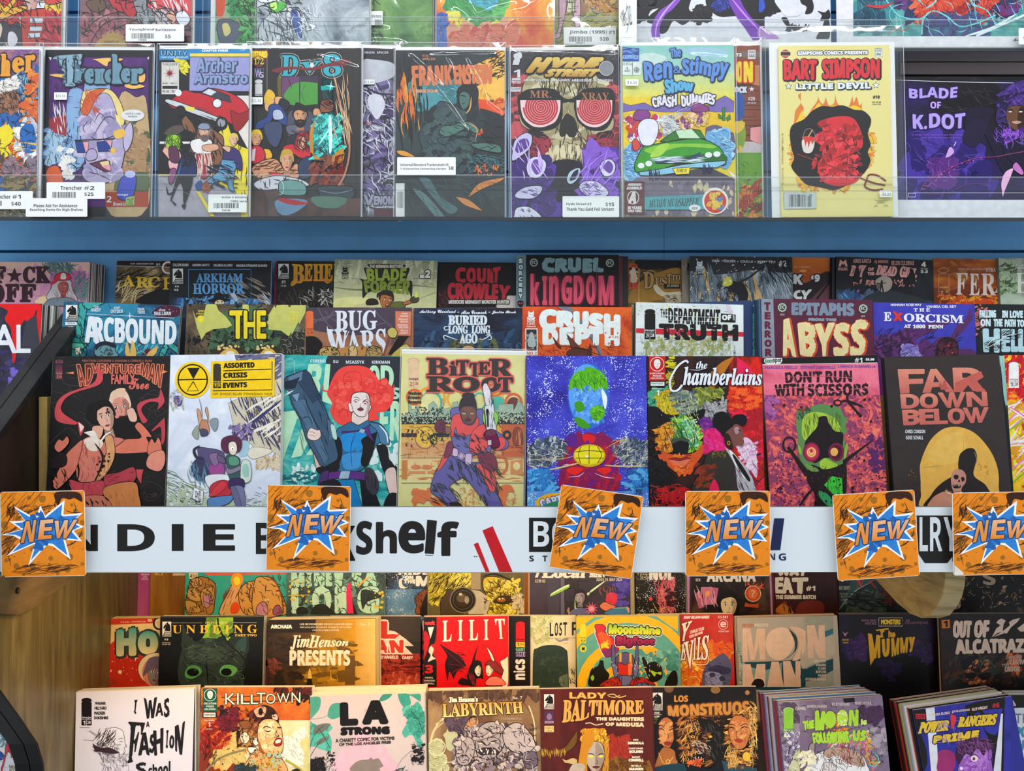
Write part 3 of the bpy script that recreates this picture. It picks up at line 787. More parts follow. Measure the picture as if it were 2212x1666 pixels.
# ------------------------------------------------------------------ white header sign with printed names
sg = empty('shelf_sign',at(1106,1236,1.12)); tag(sg,'long white shelf sign printed with black, red and navy lettering','sign')
zt = (833-1096.5)/F*1.12-(833-1236)/F*1.12
g = MB(); g.box((-.72,0,0),(1.3,.004,zt)); sb = g.build('sign_board',[plain('white sign','dfe6ea',.35,.4)],sg)
g = MB(); g.box((-.72,.0042,zt-.001),(1.3,.0058,zt+.0008)); g.build('top_edge',[plain('grey edge','6d6a64',.4)],sg)
S_ = Surf(Matrix.Translation(at(1106,1236,1.12)),(-.72,.72,0,zt))
S_.run('D1','''
t b 181513 505,345 780,556 N
t b+3 181513 937,345 1230,554 D
r 181513 1368,341 1462,555
t b+4 181513 1622,345 1868,550 E
@ D2
t b 181513 10,330 150,580 B
t b+3 181513 640,250 800,630 k
t b+7 1b1715 815,322 932,578 S
t b+6 1b1715 972,330 1128,568 h
t b+9 1b1715 1155,325 1350,565 e
p 1b1715 1375,306 1452,314 1428,580 1355,574
p 1b1715 1362,584 1424,590 1421,594 1358,588
t b+7 1b1715 1462,326 1622,588 f
p c8101c 1815,392 1896,357 2055,722 1948,722
p c8101c 1745,500 1780,488 1872,722 1840,722
r 181513 1748,596 1758,602
r 181513 1763,596 1773,602
@ D3
r 15110f 158,290 620,562
t b e6ecee 192,318 318,520 B
t b e6ecee 340,318 470,520 O
t b e6ecee 480,318 600,520 O
t b 181513 160,592 196,638 S
t b 181513 265,592 304,638 T
t b 181513 375,592 414,638 U
p c8101c -20,650 22,722 -60,722
@ D4
p 1b2350 80,296 160,296 150,548 70,548
p 1b2350 222,295 302,295 270,548 190,548
t b 1b2350 180,574 230,626 N
t b 1b2350 258,574 316,630 G
r 1b1715 1250,275 1630,280
p 1b1715 1358,272 1640,272 1640,600 1600,650 1420,650 1360,560
p 1b1715 1640,300 1760,290 1740,560 1640,640
t b dfe6ea 1378,285 1445,556 L
t b dfe6ea 1462,285 1560,556 R
t b dfe6ea 1570,285 1690,556 Y
''')
S_.flush(sb,('print','lettering'))
# ------------------------------------------------------------------ orange NEW cards
NEWOPS = '''
r f08a12 0,0 680,680
b a86a10 26 40 1 0 .03 20,20 660,660
h 6a3a0a 26 230 -48 6 3 .1 0,0 400,200
h 4a2208 60 150 -35 12 4 .2 0,300 120,500
h 4a2208 45 200 -12 8 4 .25 160,600 560,640
h 4a2208 16 130 -20 16 4 .5 140,130 450,180
l 3a1a05 9 20,300 80,200 60,120 120,60
l 3a1a05 8 120,230 200,180 330,130 470,110
l 3a1a05 6 80,600 60,480 120,380
l 3a1a05 8 420,440 560,430 640,360 660,300
h 3a1a05 26 70 -60 20 5 .4 60,120 110,190
c 3a1a05 440,20 520,5 640,20 660,90 600,60 560,70 500,60 470,120 450,90
l 2a1204 9 560,55 600,40 650,60
l 2a1204 6 590,90 610,140 600,170 640,175
l 2a1204 6 530,160 590,175 650,170
l 2a1204 7 455,60 440,120 480,150
l 2a1204 5 505,600 560,590 620,600
p ffffff 108,112 245,193 293,190 325,112 362,195 522,72 508,190 665,180 585,248 672,290 590,320 655,405 520,390 560,548 420,440 372,430 218,592 270,420 45,512 170,388 100,350 2,342 165,302 72,235 195,232
p 2f86d8 128,138 250,212 305,206 327,146 362,215 500,108 490,204 635,198 562,250 640,288 568,322 628,392 500,374 535,515 418,420 368,414 240,548 292,400 90,482 192,376 118,342 40,338 190,300 110,250 210,244
h 1a5aa8 60 10 0 90 10 0 150,210 540,420
d 1c62ae 60 12 24 290,130 380,220 500,200 560,260 560,330 480,380 380,420 250,500 290,390 190,360 160,260 250,230
T b+2/1a3f78:9 f6a24c>f08a12 208,240 288,228 262,400 162,408 N
T b+2/1a3f78:9 f8c08c>f08a12 325,232 425,226 408,378 300,384 E
T b+2/1a3f78:9 f8c08c>f08a12 440,240 620,232 548,380 432,374 W
'''
def new_card(fr,TL,TR,BL,label,d=1.105,lean=0,extra=''):
	x0,y0,k = FR[fr]
	o,M,w,h = slip('promo_card',fr,(TL,TR,BL),d,label,'',col='f4f0e6',cat='card',t=.0008,lean=lean,bevel=.003)
	s = Surf(M,(-w/2+.0006,w/2-.0006,.0006,h-.0006))
	# draw in card units: 680 x 680 over the card
	s.f = 'W'; s.loc = lambda px,py: (-w/2+w*px/680.0,h-h*py/680.0)
	s.L = lambda x,y: (-w/2+w*x/680.0,h-h*y/680.0)
	s.fr = lambda f: s
	s.run('W',NEWOPS+extra)
	s.flush(o,('print','lettering'))
new_card('D1',(0,85),(672,72),(5,765),'orange card reading NEW at the left end of the white sign')
new_card('D2',(103,28),(768,40),(50,706),'orange card reading NEW between the letters E and S of the sign')
new_card('D3',(415,25),(1070,122),(358,688),'orange card reading NEW, tilted clockwise, over the boxed black letters')
new_card('D3',(1402,78),(2078,76),(1430,756),'orange card reading NEW, upright, just left of the navy letters NG')
new_card('D4',(686,108),(1338,66),(785,788),'orange card reading NEW, tilted anticlockwise, left of the black outlined letters')
new_card('D4',(1640,92),(2310,80),(1650,752),'orange card reading NEW with a torn corner at the right end of the sign',extra='''
p e9e4da 5,680 5,590 80,660 70,680''')
# ------------------------------------------------------------------ front row of the upper rack
comic('one','C1',(495,130),(1612,127),'14100f','black comic with a red-toned couple embracing amid a curling red ribbon','''
m 5a4446 3 600,130 600,380 860,380 860,160
m 5a4446 3 650,220 760,220 760,330 650,330
m 5a4446 3 470,960 640,810 750,900
m 5a4446 3 1320,560 1450,450 1520,520 1400,640
m 5a4446 3 1460,640 1500,700 1640,600
m 5a4446 3 490,1100 520,1280 480,1400
m 5a4446 3 1370,980 1500,870 1560,930
m 5a4446 3 1330,1380 1430,1320 1540,1400 1440,1500 1330,1460
h 5a4446 40 160 30 40 3 .1 470,440 1600,800
h 5a4446 30 150 -30 40 3 .1 1300,300 1620,1500
i 3a1430>8a4250 528,168 592,346 1 c98a68
t b c06a58 780,165 1440,186 FRACTION & DODSON & DODSON & COWLES & OLEA
T b/f08a60:7 5a2426>a04038 690,215 900,205 860,400 760,420 AD
T b/f08a60:7 5a2426>a04038 870,205 1330,215 1330,300 870,290 VENTURE
T b/f08a60:7 5a2426>a04038 1340,200 1550,215 1520,430 1330,300 MAN
p f08a60 620,290 700,278 700,300
p f08a60 1540,262 1590,275 1530,300
t s+3/1a1010:5 e06a60 1058,308 1275,395 FAMILY
t C+3 e06a60 1225,345 1410,445 Tree
c d24a50 910,225! 975,300 940,400 700,480 600,560 590,660 740,760! 700,780 540,740 530,600 620,490 860,400 920,320
c d24a50 740,750! 800,800 765,890! 750,840
p f0d8c8 745,755 800,800 765,850
c c84650 1520,430! 1560,560 1490,640! 1500,570 1400,570 1340,640 1400,740! 1350,760 1300,600 1400,540 1500,520
c c04048 1440,830! 1560,710! 1565,900 1520,1020! 1530,900 1520,800 1450,840
c d24a50 1270,1090! 1330,1200 1400,1110! 1350,1240 1340,1340! 1280,1240 1260,1160
f e09080 e8c8b0 1140,610 92,130 -6 nl
c e8c0a0 1060,500 1110,440 1190,440 1160,520 1100,520 1065,580
K 14100f 4 1080,740 1240,690 1330,760 1430,890 1560,1000 1540,1200 1290,1200 1000,1260 1090,1060 1060,860
K e0785e 5 1280,800 1330,760 1440,890 1390,900 1440,1000 1400,1040 1100,1050 1050,990 1180,920 1340,900
K e8b8a0 4 1200,640! 1260,620 1300,700 1290,750 1230,740
K e07a60 5 1410,960! 1440,910 1470,950 1500,900 1530,960 1530,1060 1470,1100 1400,1050
K e8907a 5 1420,1060 1540,1020 1570,1100 1540,1200 1480,1220 1390,1170
f e8b098 14100f 1000,700 90,125 -14 nf
c 14100f 830,640 850,590 930,565 1030,575 1090,640 1000,600 930,640 920,740 870,760 820,700
c 14100f 900,690 940,760 960,810 920,800 890,740
d 14100f 9 6 10 1010,620 1100,690
K e8a890 4 880,800 980,800 960,900 900,920
K d97a66 5 790,920 870,890 960,960 1040,900 1180,920 1060,1020 1000,1160 960,1310 870,1320 740,1300 720,1060 700,1000
c f0dcc8 800,930 880,900 980,940 940,1020 850,1020
c f2e6d4 800,855! 900,840 940,950! 1000,870 1070,840! 1000,900 920,980 870,900
K e0a068 5 1000,900 1070,890 1090,1080 1000,1260 890,1330! 960,1180 1010,1040
l 14100f 22 900,950 980,1100 900,1330
l 14100f 20 770,960 720,1040 750,1200 740,1310
d 14100f 16 8 17 900,1100 1060,1000 1060,1250 950,1310
K dc7860 5 790,930 700,990 620,1080 540,1250 500,1330 540,1390 620,1330 700,1240 740,1160
K 241a1c 4 520,1080 590,1040 640,1090 620,1170 500,1190
K dc7860 4 520,990 560,920 600,930 640,890 660,940 620,1000 560,1040
K c44450 5 660,1300 800,1330 980,1310 990,1440 820,1460 700,1420
K b83c48 5 1000,1260 1130,1230 1270,1180 1280,1310 1100,1380 1000,1350
h 701a28 16 120 -12 10 6 .2 1020,1220 1270,1350
h 14100f 22 90 60 30 9 .3 480,1220 700,1400
K d08048 5 1000,1370 1270,1320 1320,1440 1320,1600 1060,1600 1000,1480
h a05a28 20 90 80 20 4 .3 1040,1400 1280,1560
K c87058 5 800,1460 1000,1460 1060,1600 780,1600
h 14100f 16 90 60 30 12 .3 820,1480 1020,1600
h 5a4446 12 60 0 40 4 .8 1360,1420 1490,1470
h 7a3430 46 90 80 30 3 .3 760,960 1050,1420
''',dd=.004,n=2,ccol=['2a2220'])
comic('one','C2',(130,80),(1244,66),'dfe3ee','white comic with a yellow hazard-style title box and a purple buffalo','''
r ~cloud:18:e6e9f4,d4dcec,f0f2f8 0,0 1400,1666
p 6a6a8a 770,80 1250,50 1250,500 900,500
b 3a3a62,d8cfae,8a8494,c8c0a8,55557a 40 70 .22 70 .2 780,70 1240,60 1240,560 880,520
P d2c8ae 3 710,560 860,490 1240,300 1240,1110 1130,1030 960,1000 760,780
h 3c3a66 70 190 62 12 14 .1 720,540 1240,420 1240,1000 980,980
h 6a5a48 30 160 100 14 10 .1 880,520 1240,500 1240,1020 1000,1000
h efe9da 16 200 -35 6 20 .1 900,600 1240,380 1240,900 1000,900
l 3c3a66 30 760,900 1000,720 1250,520
l e8e2d0 14 770,860 1000,690 1250,480
b c8a878,e0cfae 26 60 .5 10 .3 960,1040 1240,1060 1240,1240 1000,1200
K e8dfca 3 900,1060 960,1000 1120,1020 1130,1060 960,1120
b 6a568a,8a78a8,4a3a68,a89ac0 34 40 .6 20 .4 720,800 960,760 960,930 860,940 720,850
c a8c8d8 850,940 920,960 900,1080 820,1080
h 6a8a3a,9ab07a,4a6a5a 60 200 24 20 6 .2 60,1220 430,1380 520,1600 60,1600
h 3a4a4a 40 90 5 30 4 .4 60,1400 1200,1600
b b8c8a0,c8d2b8 26 90 .3 15 .3 60,1300 500,1440 1200,1540 1200,1620 60,1610
e ffd20a 355,330 176,182
o 1c1712 14 355,328 146,152
p 1c1712 300,210 425,208 362,322
L 1c1712 12 205,328 505,322
L 1c1712 10 360,345 300,440 412,438 360,345
p fdd00c 540,145 1175,120 1172,492 532,508
i 3a3632 560,165 638,412 1 fdd00c
L 1c1712 9 660,238 1140,220
L 1c1712 9 660,335 1138,322
L 1c1712 9 555,438 1148,428 1148,145
T b+3 1c1712 665,165 970,155 972,205 665,212 ASSORTED
T b+3 1c1712 662,262 898,256 898,305 662,310 CRISIS
T b+3 1c1712 660,362 896,355 896,402 658,410 EVENTS
t s 5a4210 552,460 1150,484 CAMP  ZAWADZKI  BELLAIRE  OTSMANE-ELHAOU  MULLER
l 5a5a62 6 418,505 440,600 455,700
K d8a078 4 400,620 430,640 450,720 440,760 505,720 480,640 495,600 512,680 500,800 440,820 410,720
K c88868 4 440,740 500,740 520,860 430,850
K 4a4a62 3 435,820 500,830 505,880 440,890
K 8a98a0 3 525,740 600,712 605,800 570,840
K 98a290 3 385,800 415,790 410,920 350,870
K 6a5a92 4 165,500 240,500 240,575 195,580
b b8b2a4 12 40 .3 0 .2 130,430 260,620
K 5a5078 5 410,1010 500,1010 640,1040 680,1120 660,1290 520,1290 400,1330 350,1200 410,1110
c 3c3a5a 400,1110 460,1100 520,1240 500,1330 400,1320 340,1200
c a24a90 520,1200 600,1160 660,1180 660,1280 560,1290
K 8a6a92 4 520,1080 600,1060 620,1120 600,1180 560,1180
l 2f2c48 30 430,985 370,1030 400,1105 470,1120
K 6a5a7a 4 600,1080 670,1110 680,1160 620,1150
h 5a88a0 24 160 75 20 8 .3 330,1160 500,1420
K e8e8ee 3 480,1300 600,1270 720,1290 700,1400 540,1420
K c83040 5 540,1380 640,1330 720,1350 740,1470 620,1500 530,1470
K d83a44 4 640,1340 700,1380 600,1480 520,1480
K 5a8ac0 5 510,1520 640,1490 760,1490 720,1560 600,1600 520,1600
P f2f2f4 4 370,1400 465,1440 455,1570 352,1510
t s 2a2a30 385,1430 440,1540 END
h 2a2a30 10 40 12 5 4 .1 375,1430 450,1550
c 5a2a44 640,1000 650,920 720,885 800,890 850,950 830,1040 760,1060 680,1060
K e8dcc8 3 720,960 780,950 800,1030 760,1085 720,1040
e ffffff 752,1015 16 20
e 1c1712 756,1018 6 8
K 3a5a60 4 690,1090 760,1080 830,1120 820,1220 830,1320 730,1320 700,1200
K 5a9a78 3 720,1100 800,1100 820,1170 730,1180
K 8a8094 4 690,1200 720,1270 850,1220 860,1180 840,1180 740,1220
K d2dccf 4 850,1140 930,1150 935,1330 840,1340
c 9ac8b8 860,1180 910,1180 915,1290 860,1290
K 3a2a5a 4 730,1320 860,1320 870,1400 800,1420 720,1410
K 77789c 4 740,1410 860,1400 880,1600 810,1600
K 6a6a90 3 735,1410 790,1410 850,1600 800,1600
''',dd=0,n=3,ccol=['c9ccd6'])
comic('one','C3',(90,76),(1280,96),'2a9a98','teal comic with a red-haired woman in blue armour raising a huge grey gun','''
r ~cloud:26:0f7f86,2aa3a2,4fb8ae,8fd0c4:1.6 0,0 1400,1666
r ~cloud:20:2a2a34,34343e,2c3a46 560,60 1400,560
c 2e2e38 560,60 1300,60 1300,560 1120,640 700,560
t b dfe8ea 372,124 525,156 CERENO
t b dfe8ea 600,132 652,160 SU
t b dfe8ea 728,136 912,168 MSASSYK
t b dfe8ea 988,138 1166,168 KIRKMAN
o cfe6e0 3 165,145 48,26
L cfe6e0 3 117,150 117,378 212,378 212,150
t b cfe6e0 122,300 208,322 image
T b+6 b8e4be 360,178 640,178 620,580 300,480 BL
T b+6 b8e4be 960,190 1060,190 1060,420 960,420 O
T b+6 b8e4be 1080,190 1200,190 1200,420 1080,420 D
p b8e4be 80,650 330,620 330,700 240,720 100,1130 80,1130
p b8e4be 330,700 440,640 470,720 280,1090 180,1110
p b8e4be 400,980 500,860 560,900 440,1080 330,1080
t b+4 a8dcc0 1190,410 1260,520 S
T b+6 b8e4be 1080,560 1280,540 1280,930 1060,930 ER
b cfe8e0,e6f2ee 16 60 .5 0 .3 200,1180 420,1340
b 0e6a74 18 60 .3 80 .3 100,1250 500,1370
b d8ecea 14 70 .8 80 .3 980,900 1260,1350
c f0443c 560,400 620,270 700,200 820,185 930,200 1010,260 1070,340 1160,370 1210,450 1190,560 1130,640 1040,660 1060,720 980,740 800,770 700,780 620,740 570,640 590,560 540,470
b f85a4c,e83a34 26 70 .9 0 .15 620,300 1150,600
m b02028 4 560,430 600,390 650,400 640,470 600,480
m b02028 4 700,340 720,270 800,240 870,270 880,360 850,420
m b02028 4 1000,540 1010,470 1080,460 1100,500
m b02028 4 600,660 620,570 680,580 690,640 640,650
m b02028 4 660,700 680,620 740,640 750,700
m b02028 4 940,300 1000,320 1020,400 980,420
m b02028 4 1060,380 1130,400 1140,460
l f0443c 16 550,440 500,430 500,370
l f0443c 16 1180,480 1200,420 1210,370
K e6cfc6 6 800,640 940,640 940,740 800,780
K ecdcd6 7 780,540 800,470 880,450 950,470 970,560 960,620 920,690 850,690 790,620
c c8a8a2 930,470 970,560 960,640 915,690 940,580
K ecdcd6 5 752,570 775,560 800,640 765,640
K ecdcd6 5 965,580 982,600 960,650
l 3a2020 7 800,545 830,525 865,540
l 3a2020 7 890,560 920,540 950,560
l 2a1a18 6 800,510 835,500 875,530
l 2a1a18 6 895,545 940,520
e a03030 828,548 12 7
e a03030 922,565 12 7
l 6a4a48 4 880,560 870,600 895,600
K 7a3038 2 842,622 875,605 908,622 875,640
K 2f6a92 6 780,750 850,780 930,740 970,740 1090,780 1140,900 1160,975 1060,960 1000,1040 930,1180 850,1240 640,1240 680,1080 620,990 640,830 700,790
c 1a8ad2 690,880 800,860 830,940 800,1040 720,1040 680,960
c 1a8ad2 820,870 900,850 930,900 900,1000 830,1040
c 3a90d0 700,1080 900,1050 860,1200 720,1220
K 15100f 4 1040,850! 1000,1040 940,1190 880,1160 900,1010 890,920
K 10161e 4 600,990 650,900 690,980 680,1120 620,1200 560,1200
l 123a5a 7 820,870 780,1000 790,1200
l 123a5a 6 690,1070 780,1050 940,1050
K 4a7a9c 5 960,760 1080,780 1150,880 1160,970 1080,960 1040,840
l e6eef0 14 1060,780 1130,860 1150,960
K 5c2a7c 4 700,840! 860,830 980,770! 960,820 1020,960! 960,900 900,840 700,860
p 9ab8cc 858,848 880,816 922,830 905,862
K 15141c 6 1040,990 1130,990 1160,1120 1220,1180 1230,1230 1120,1260 1060,1080
l e6e0dc 16 1150,1000 1180,1110 1220,1190
K e2c4bc 6 1120,1250 1220,1210 1240,1400 1250,1480 1170,1480
K 15141c 6 1160,1470 1250,1470 1270,1560 1240,1620 1110,1600
K d8b8b0 5 400,1050! 450,1060 500,1180 460,1260 430,1200
K 15141c 5 600,1100 660,1140 640,1240 470,1260 440,1210 560,1170
K 5c2a7c 5 540,1260 700,1240 900,1250 940,1270 930,1330 680,1310 520,1330
p 9ab8cc 682,1240 772,1240 755,1315 660,1315
K 4a2a6a 5 490,1250! 560,1240 530,1370 450,1380
K 0f7ab8 4 640,1330! 810,1320! 900,1620! 790,1620 700,1450
K 15141c 5 460,1370 640,1330 700,1460 600,1500
K 15141c 5 870,1320! 990,1400 1080,1610! 900,1610!
K 3a3440 4 920,1210! 990,1220 1050,1330 1050,1430 1000,1480 930,1390
h 15141c 14 80 75 10 6 .1 930,1230 1040,1460
P 3a5670 7 105,355 130,300 330,228 375,270 490,540 560,710 600,850 655,1080 640,1130 520,1200 470,1180 420,1080 330,920 270,720 185,560 160,450 130,420
P 2a4058 4 215,300 330,228 375,275 470,520 400,560 300,420
P 5c7c98 3 150,300 300,240 290,330 170,400
P 1a2a3a 4 120,350 200,330 270,300 220,410 140,420
P 4a6a86 3 190,540 320,520 560,1100 520,1180
l 16222e 8 340,560 430,760 560,980
l 16222e 8 280,720 360,700 400,800
P 7c9cb4 3 190,480 270,460 245,550
P 4a6480 4 540,710 600,760 640,900 560,940
c b8d8c8 580,780 620,800 640,920 600,900
h 16222e 20 160 66 10 5 .1 260,480 600,1120
p d8e4ea 135,430 160,450 215,430 165,470 120,490 150,455
K ecd0c4 5 350,850 380,810 440,830 470,830 480,890 440,930 380,930 345,900
l 3a2a28 4 360,850 400,850 430,870
l 3a2a28 4 355,880 400,885 430,905
''',dd=.005,n=2,ccol=['1f6a6c'])
bagged('one','C4',(80,64),(1316,80),'dfd890','pale yellow comic in a clear sleeve, woman in purple and red with a ray gun','''
r ~cloud:12:e4dd92,dcd68a,e8e29c 0,0 1400,1700
i ecc49c 146,112 256,406 2 b0603c
t i 2a1a18 152,312 250,338 image
o e8641c 26 210,500 74,72
o f0a81c 24 380,520 135,120
o 4ab49c 24 380,560 100,110
e e9e29a 360,570 88,110
o f0a81c 20 620,520 80,80
e f0b434 1000,520 110,90
o e0641c 26 1010,430 70,60
e 4ab49c 1040,560 80,70
o e0641c 26 1200,560 80,90
e 6a2a20 1200,570 66,70
o 4ab49c 16 860,540 60,80
P 9ab49c 3 80,680 150,670 150,560 170,540 180,620 220,620 220,590 255,590 260,660 350,660 350,580 400,540 440,590 440,640 480,640 480,530 495,510 500,620 590,600 590,560 640,540 660,640 1050,640 1050,570 1200,570 1200,640 1240,550 1240,520 1280,560 1320,620 1320,760 80,770
d 14100f 620 3 9 80,650 1320,770
d e8e8c8 160 2 5 80,610 1320,730
p 14100f 80,700 1320,700 1320,772 80,772
d b8c8a4 420 3 8 80,680 1320,762
d 14100f 60 4 9 220,600 500,680
r e8b02c>d8a860 80,774 1320,1000
r d88a50>dcae74 80,960 1320,1110
r e4c080>e6d890 80,1110 1320,1360
r 14100f 80,860 560,900
r c85a2a 1080,774 1320,1100
h c87a28 70 120 0 1 12 0 80,1000 1300,1340
h c87a28 60 60 90 1 10 0 80,780 1300,1340
h 3a2a14 60 70 0 1 5 0 80,780 1300,1100
h 3a2a14 40 60 45 3 6 0 80,780 1300,1080
o f0c030 34 316,900 66,84
e e8b828 316,905 40,50
o 14100f 5 316,905 100,112
o 14100f 6 316,905 26,30
K 14100f 2 370,880 430,890 430,970 370,960
h c8b030 10 40 20 60 10 .2 370,890 430,960
b 14100f 14 26 .5 0 .2 120,830 560,1000
K 8a3a1a 5 1200,970 1200,840 1240,800 1280,840 1290,970
h e0904a 10 90 90 2 6 .1 1215,840 1280,960
e 14100f 1135,880 44,48
e d86a3a 1135,880 18,20
o c86a2a 26 1060,1180 76,90
p c87a2a 84,1130 140,1130 140,1320 84,1320
r d88a4a 150,1240 320,1266
r d88a4a 340,1240 480,1266
e d87a3a 225,1200 50,24
e d87a3a 335,1200 50,24
p d88a4a 1170,1140 1290,1120 1290,1280 1170,1270
e e6d890 1230,1190 36,40
r 5a2a14 80,1106 1320,1110
r 5a2a14 80,1356 1320,1359
b e8762c 24 46 1 0 .3 200,1440 360,1540
c e2702a 195,1560 210,1450 290,1425 370,1470 385,1570 330,1510 250,1530 220,1600
c e2702a 360,1520 450,1500 500,1560 480,1610 400,1580
h e2702a 60 60 40 70 5 .6 660,1400 880,1620
o e2702a 5 820,1560 100,120
c e2702a 1040,1440 1090,1380 1170,1380 1210,1450 1150,1450 1120,1560 1120,1620 1050,1600
l e2702a 6 1200,1450 1215,1500 1195,1560 1200,1600
h e2702a 24 60 0 40 4 .4 1080,1460 1220,1600
T b+2 3a1a14 148,450 278,450 278,480 148,480 Walker
T b+2 3a1a14 146,492 268,492 268,522 146,522 Brown
T b+2 3a1a14 146,536 278,536 278,566 146,566 Greene
t S+7/f05a50:12 2a1812 335,118 545,285 B
t S+6/f05a50:12 2a1812 560,150 640,285 i
t S+7/f05a50:12 2a1812 630,140 755,285 T
t S+6/f05a50:12 2a1812 765,165 860,295 T
t S+6/f05a50:12 2a1812 850,155 965,275 E
t S+7/f05a50:12 2a1812 960,128 1190,305 R
t S+7/f05a50:12 2a1812 335,302 600,445 R
t S+14/f05a50:12 2a1812 610,312 850,440 O
t S+14/f05a50:12 2a1812 890,318 1060,440 O
t S+7/f05a50:12 2a1812 1050,312 1190,450 T
K 6a64a8 6 580,620 660,600 700,640 860,620 900,640 900,780 960,800 1060,860 1150,950 1130,1010 1050,1030 980,960 960,1060 800,1080 760,1150 600,1120 600,1000 570,860 590,760 570,680
K e84a48 5 590,700 660,670 700,760 790,780 840,700 850,780 780,870 700,890 640,860 620,800 600,900 570,860
K e84a48 5 800,830 900,770 930,840 970,940 900,1040 780,1060 760,960
K e84a48 5 1040,910 1110,910 1120,980 1060,1030 1000,1010
K 5c56a0 6 570,1080! 700,1150 860,1150! 1000,1260! 1050,1500 1110,1610! 960,1610 860,1480 740,1330! 700,1300! 560,1390 620,1500 660,1570! 560,1600 440,1500 370,1420 430,1220!
K e84a48 5 510,1060! 560,1080 480,1210 430,1240!
K e84a48 5 820,1170! 920,1180 1010,1270 1030,1420 960,1440 900,1330
K 7a2048 5 540,960 590,950 590,1050 510,1110
K 7a1a3c 6 850,1070 990,1060 1040,1200 970,1240 880,1180
l 14100f 6 860,1100 940,1120 1010,1100
K d8b8d8 4 600,1010! 640,1020 640,1090 590,1080
K d8b8d8 4 720,1070! 780,1070 775,1170 720,1160
K c8b0d0 5 640,1090 680,1050 720,1090 680,1130
o 5a3a6a 5 680,1090 24,26
K 221618 4 560,1560 640,1550 690,1590 680,1620 600,1620
h 14100f 36 130 60 30 10 .3 560,1140 900,1330
h 14100f 30 120 40 20 10 .3 400,1360 640,1560
h 14100f 30 140 60 12 10 .3 860,1200 1080,1580
h 14100f 22 110 50 30 10 .4 780,860 1000,1060
h 14100f 12 100 30 30 8 .4 600,880 760,1010
K 7a4838 6 670,620 700,590 800,600 830,650 820,720 780,770 720,760 680,700
c 241320 660,640 660,560 700,500 800,500 830,560 830,660 800,600 700,600
c 241320 690,500 700,465 750,455 805,470 800,510
l 14100f 8 690,640 740,665
l 14100f 8 800,645 765,665
e f0e8d0 706,664 15 8
e 14100f 706,664 6 7
e f0e8d0 785,664 15 8
e 14100f 785,664 6 7
l 14100f 5 745,670 740,705 762,705
K 4a1a20 3 712,730 745,715 778,730 745,745
K 6a1840 6 415,790 440,740 500,730 520,790 530,830 480,860 430,840
K 8a5a48 4 520,800 560,800 580,850 530,870
h 2a0a18 10 50 40 20 5 .4 430,750 510,840
P e4dce4 5 890,400 905,365 935,365 970,440 985,575 925,590 900,470
P d8d8dc 5 910,590 1000,570 1030,830 930,830
p 14100f 930,620 950,620 955,800 935,800
K 8ac85a 4 900,640! 890,720 920,790! 915,700
K 8ac85a 4 1010,630! 1050,700 1030,790! 1000,720
h 14100f 18 60 85 10 5 .1 905,400 1010,820
K 6a1840 6 900,880 940,830 1010,830 1050,920 1060,990 1000,1010 940,940
P c8c4c8 4 940,930 980,930 980,980 945,985
''',dd=.011,n=0,over=(.001,.002,.0,.008),wrinkle=.0004,seed=4)
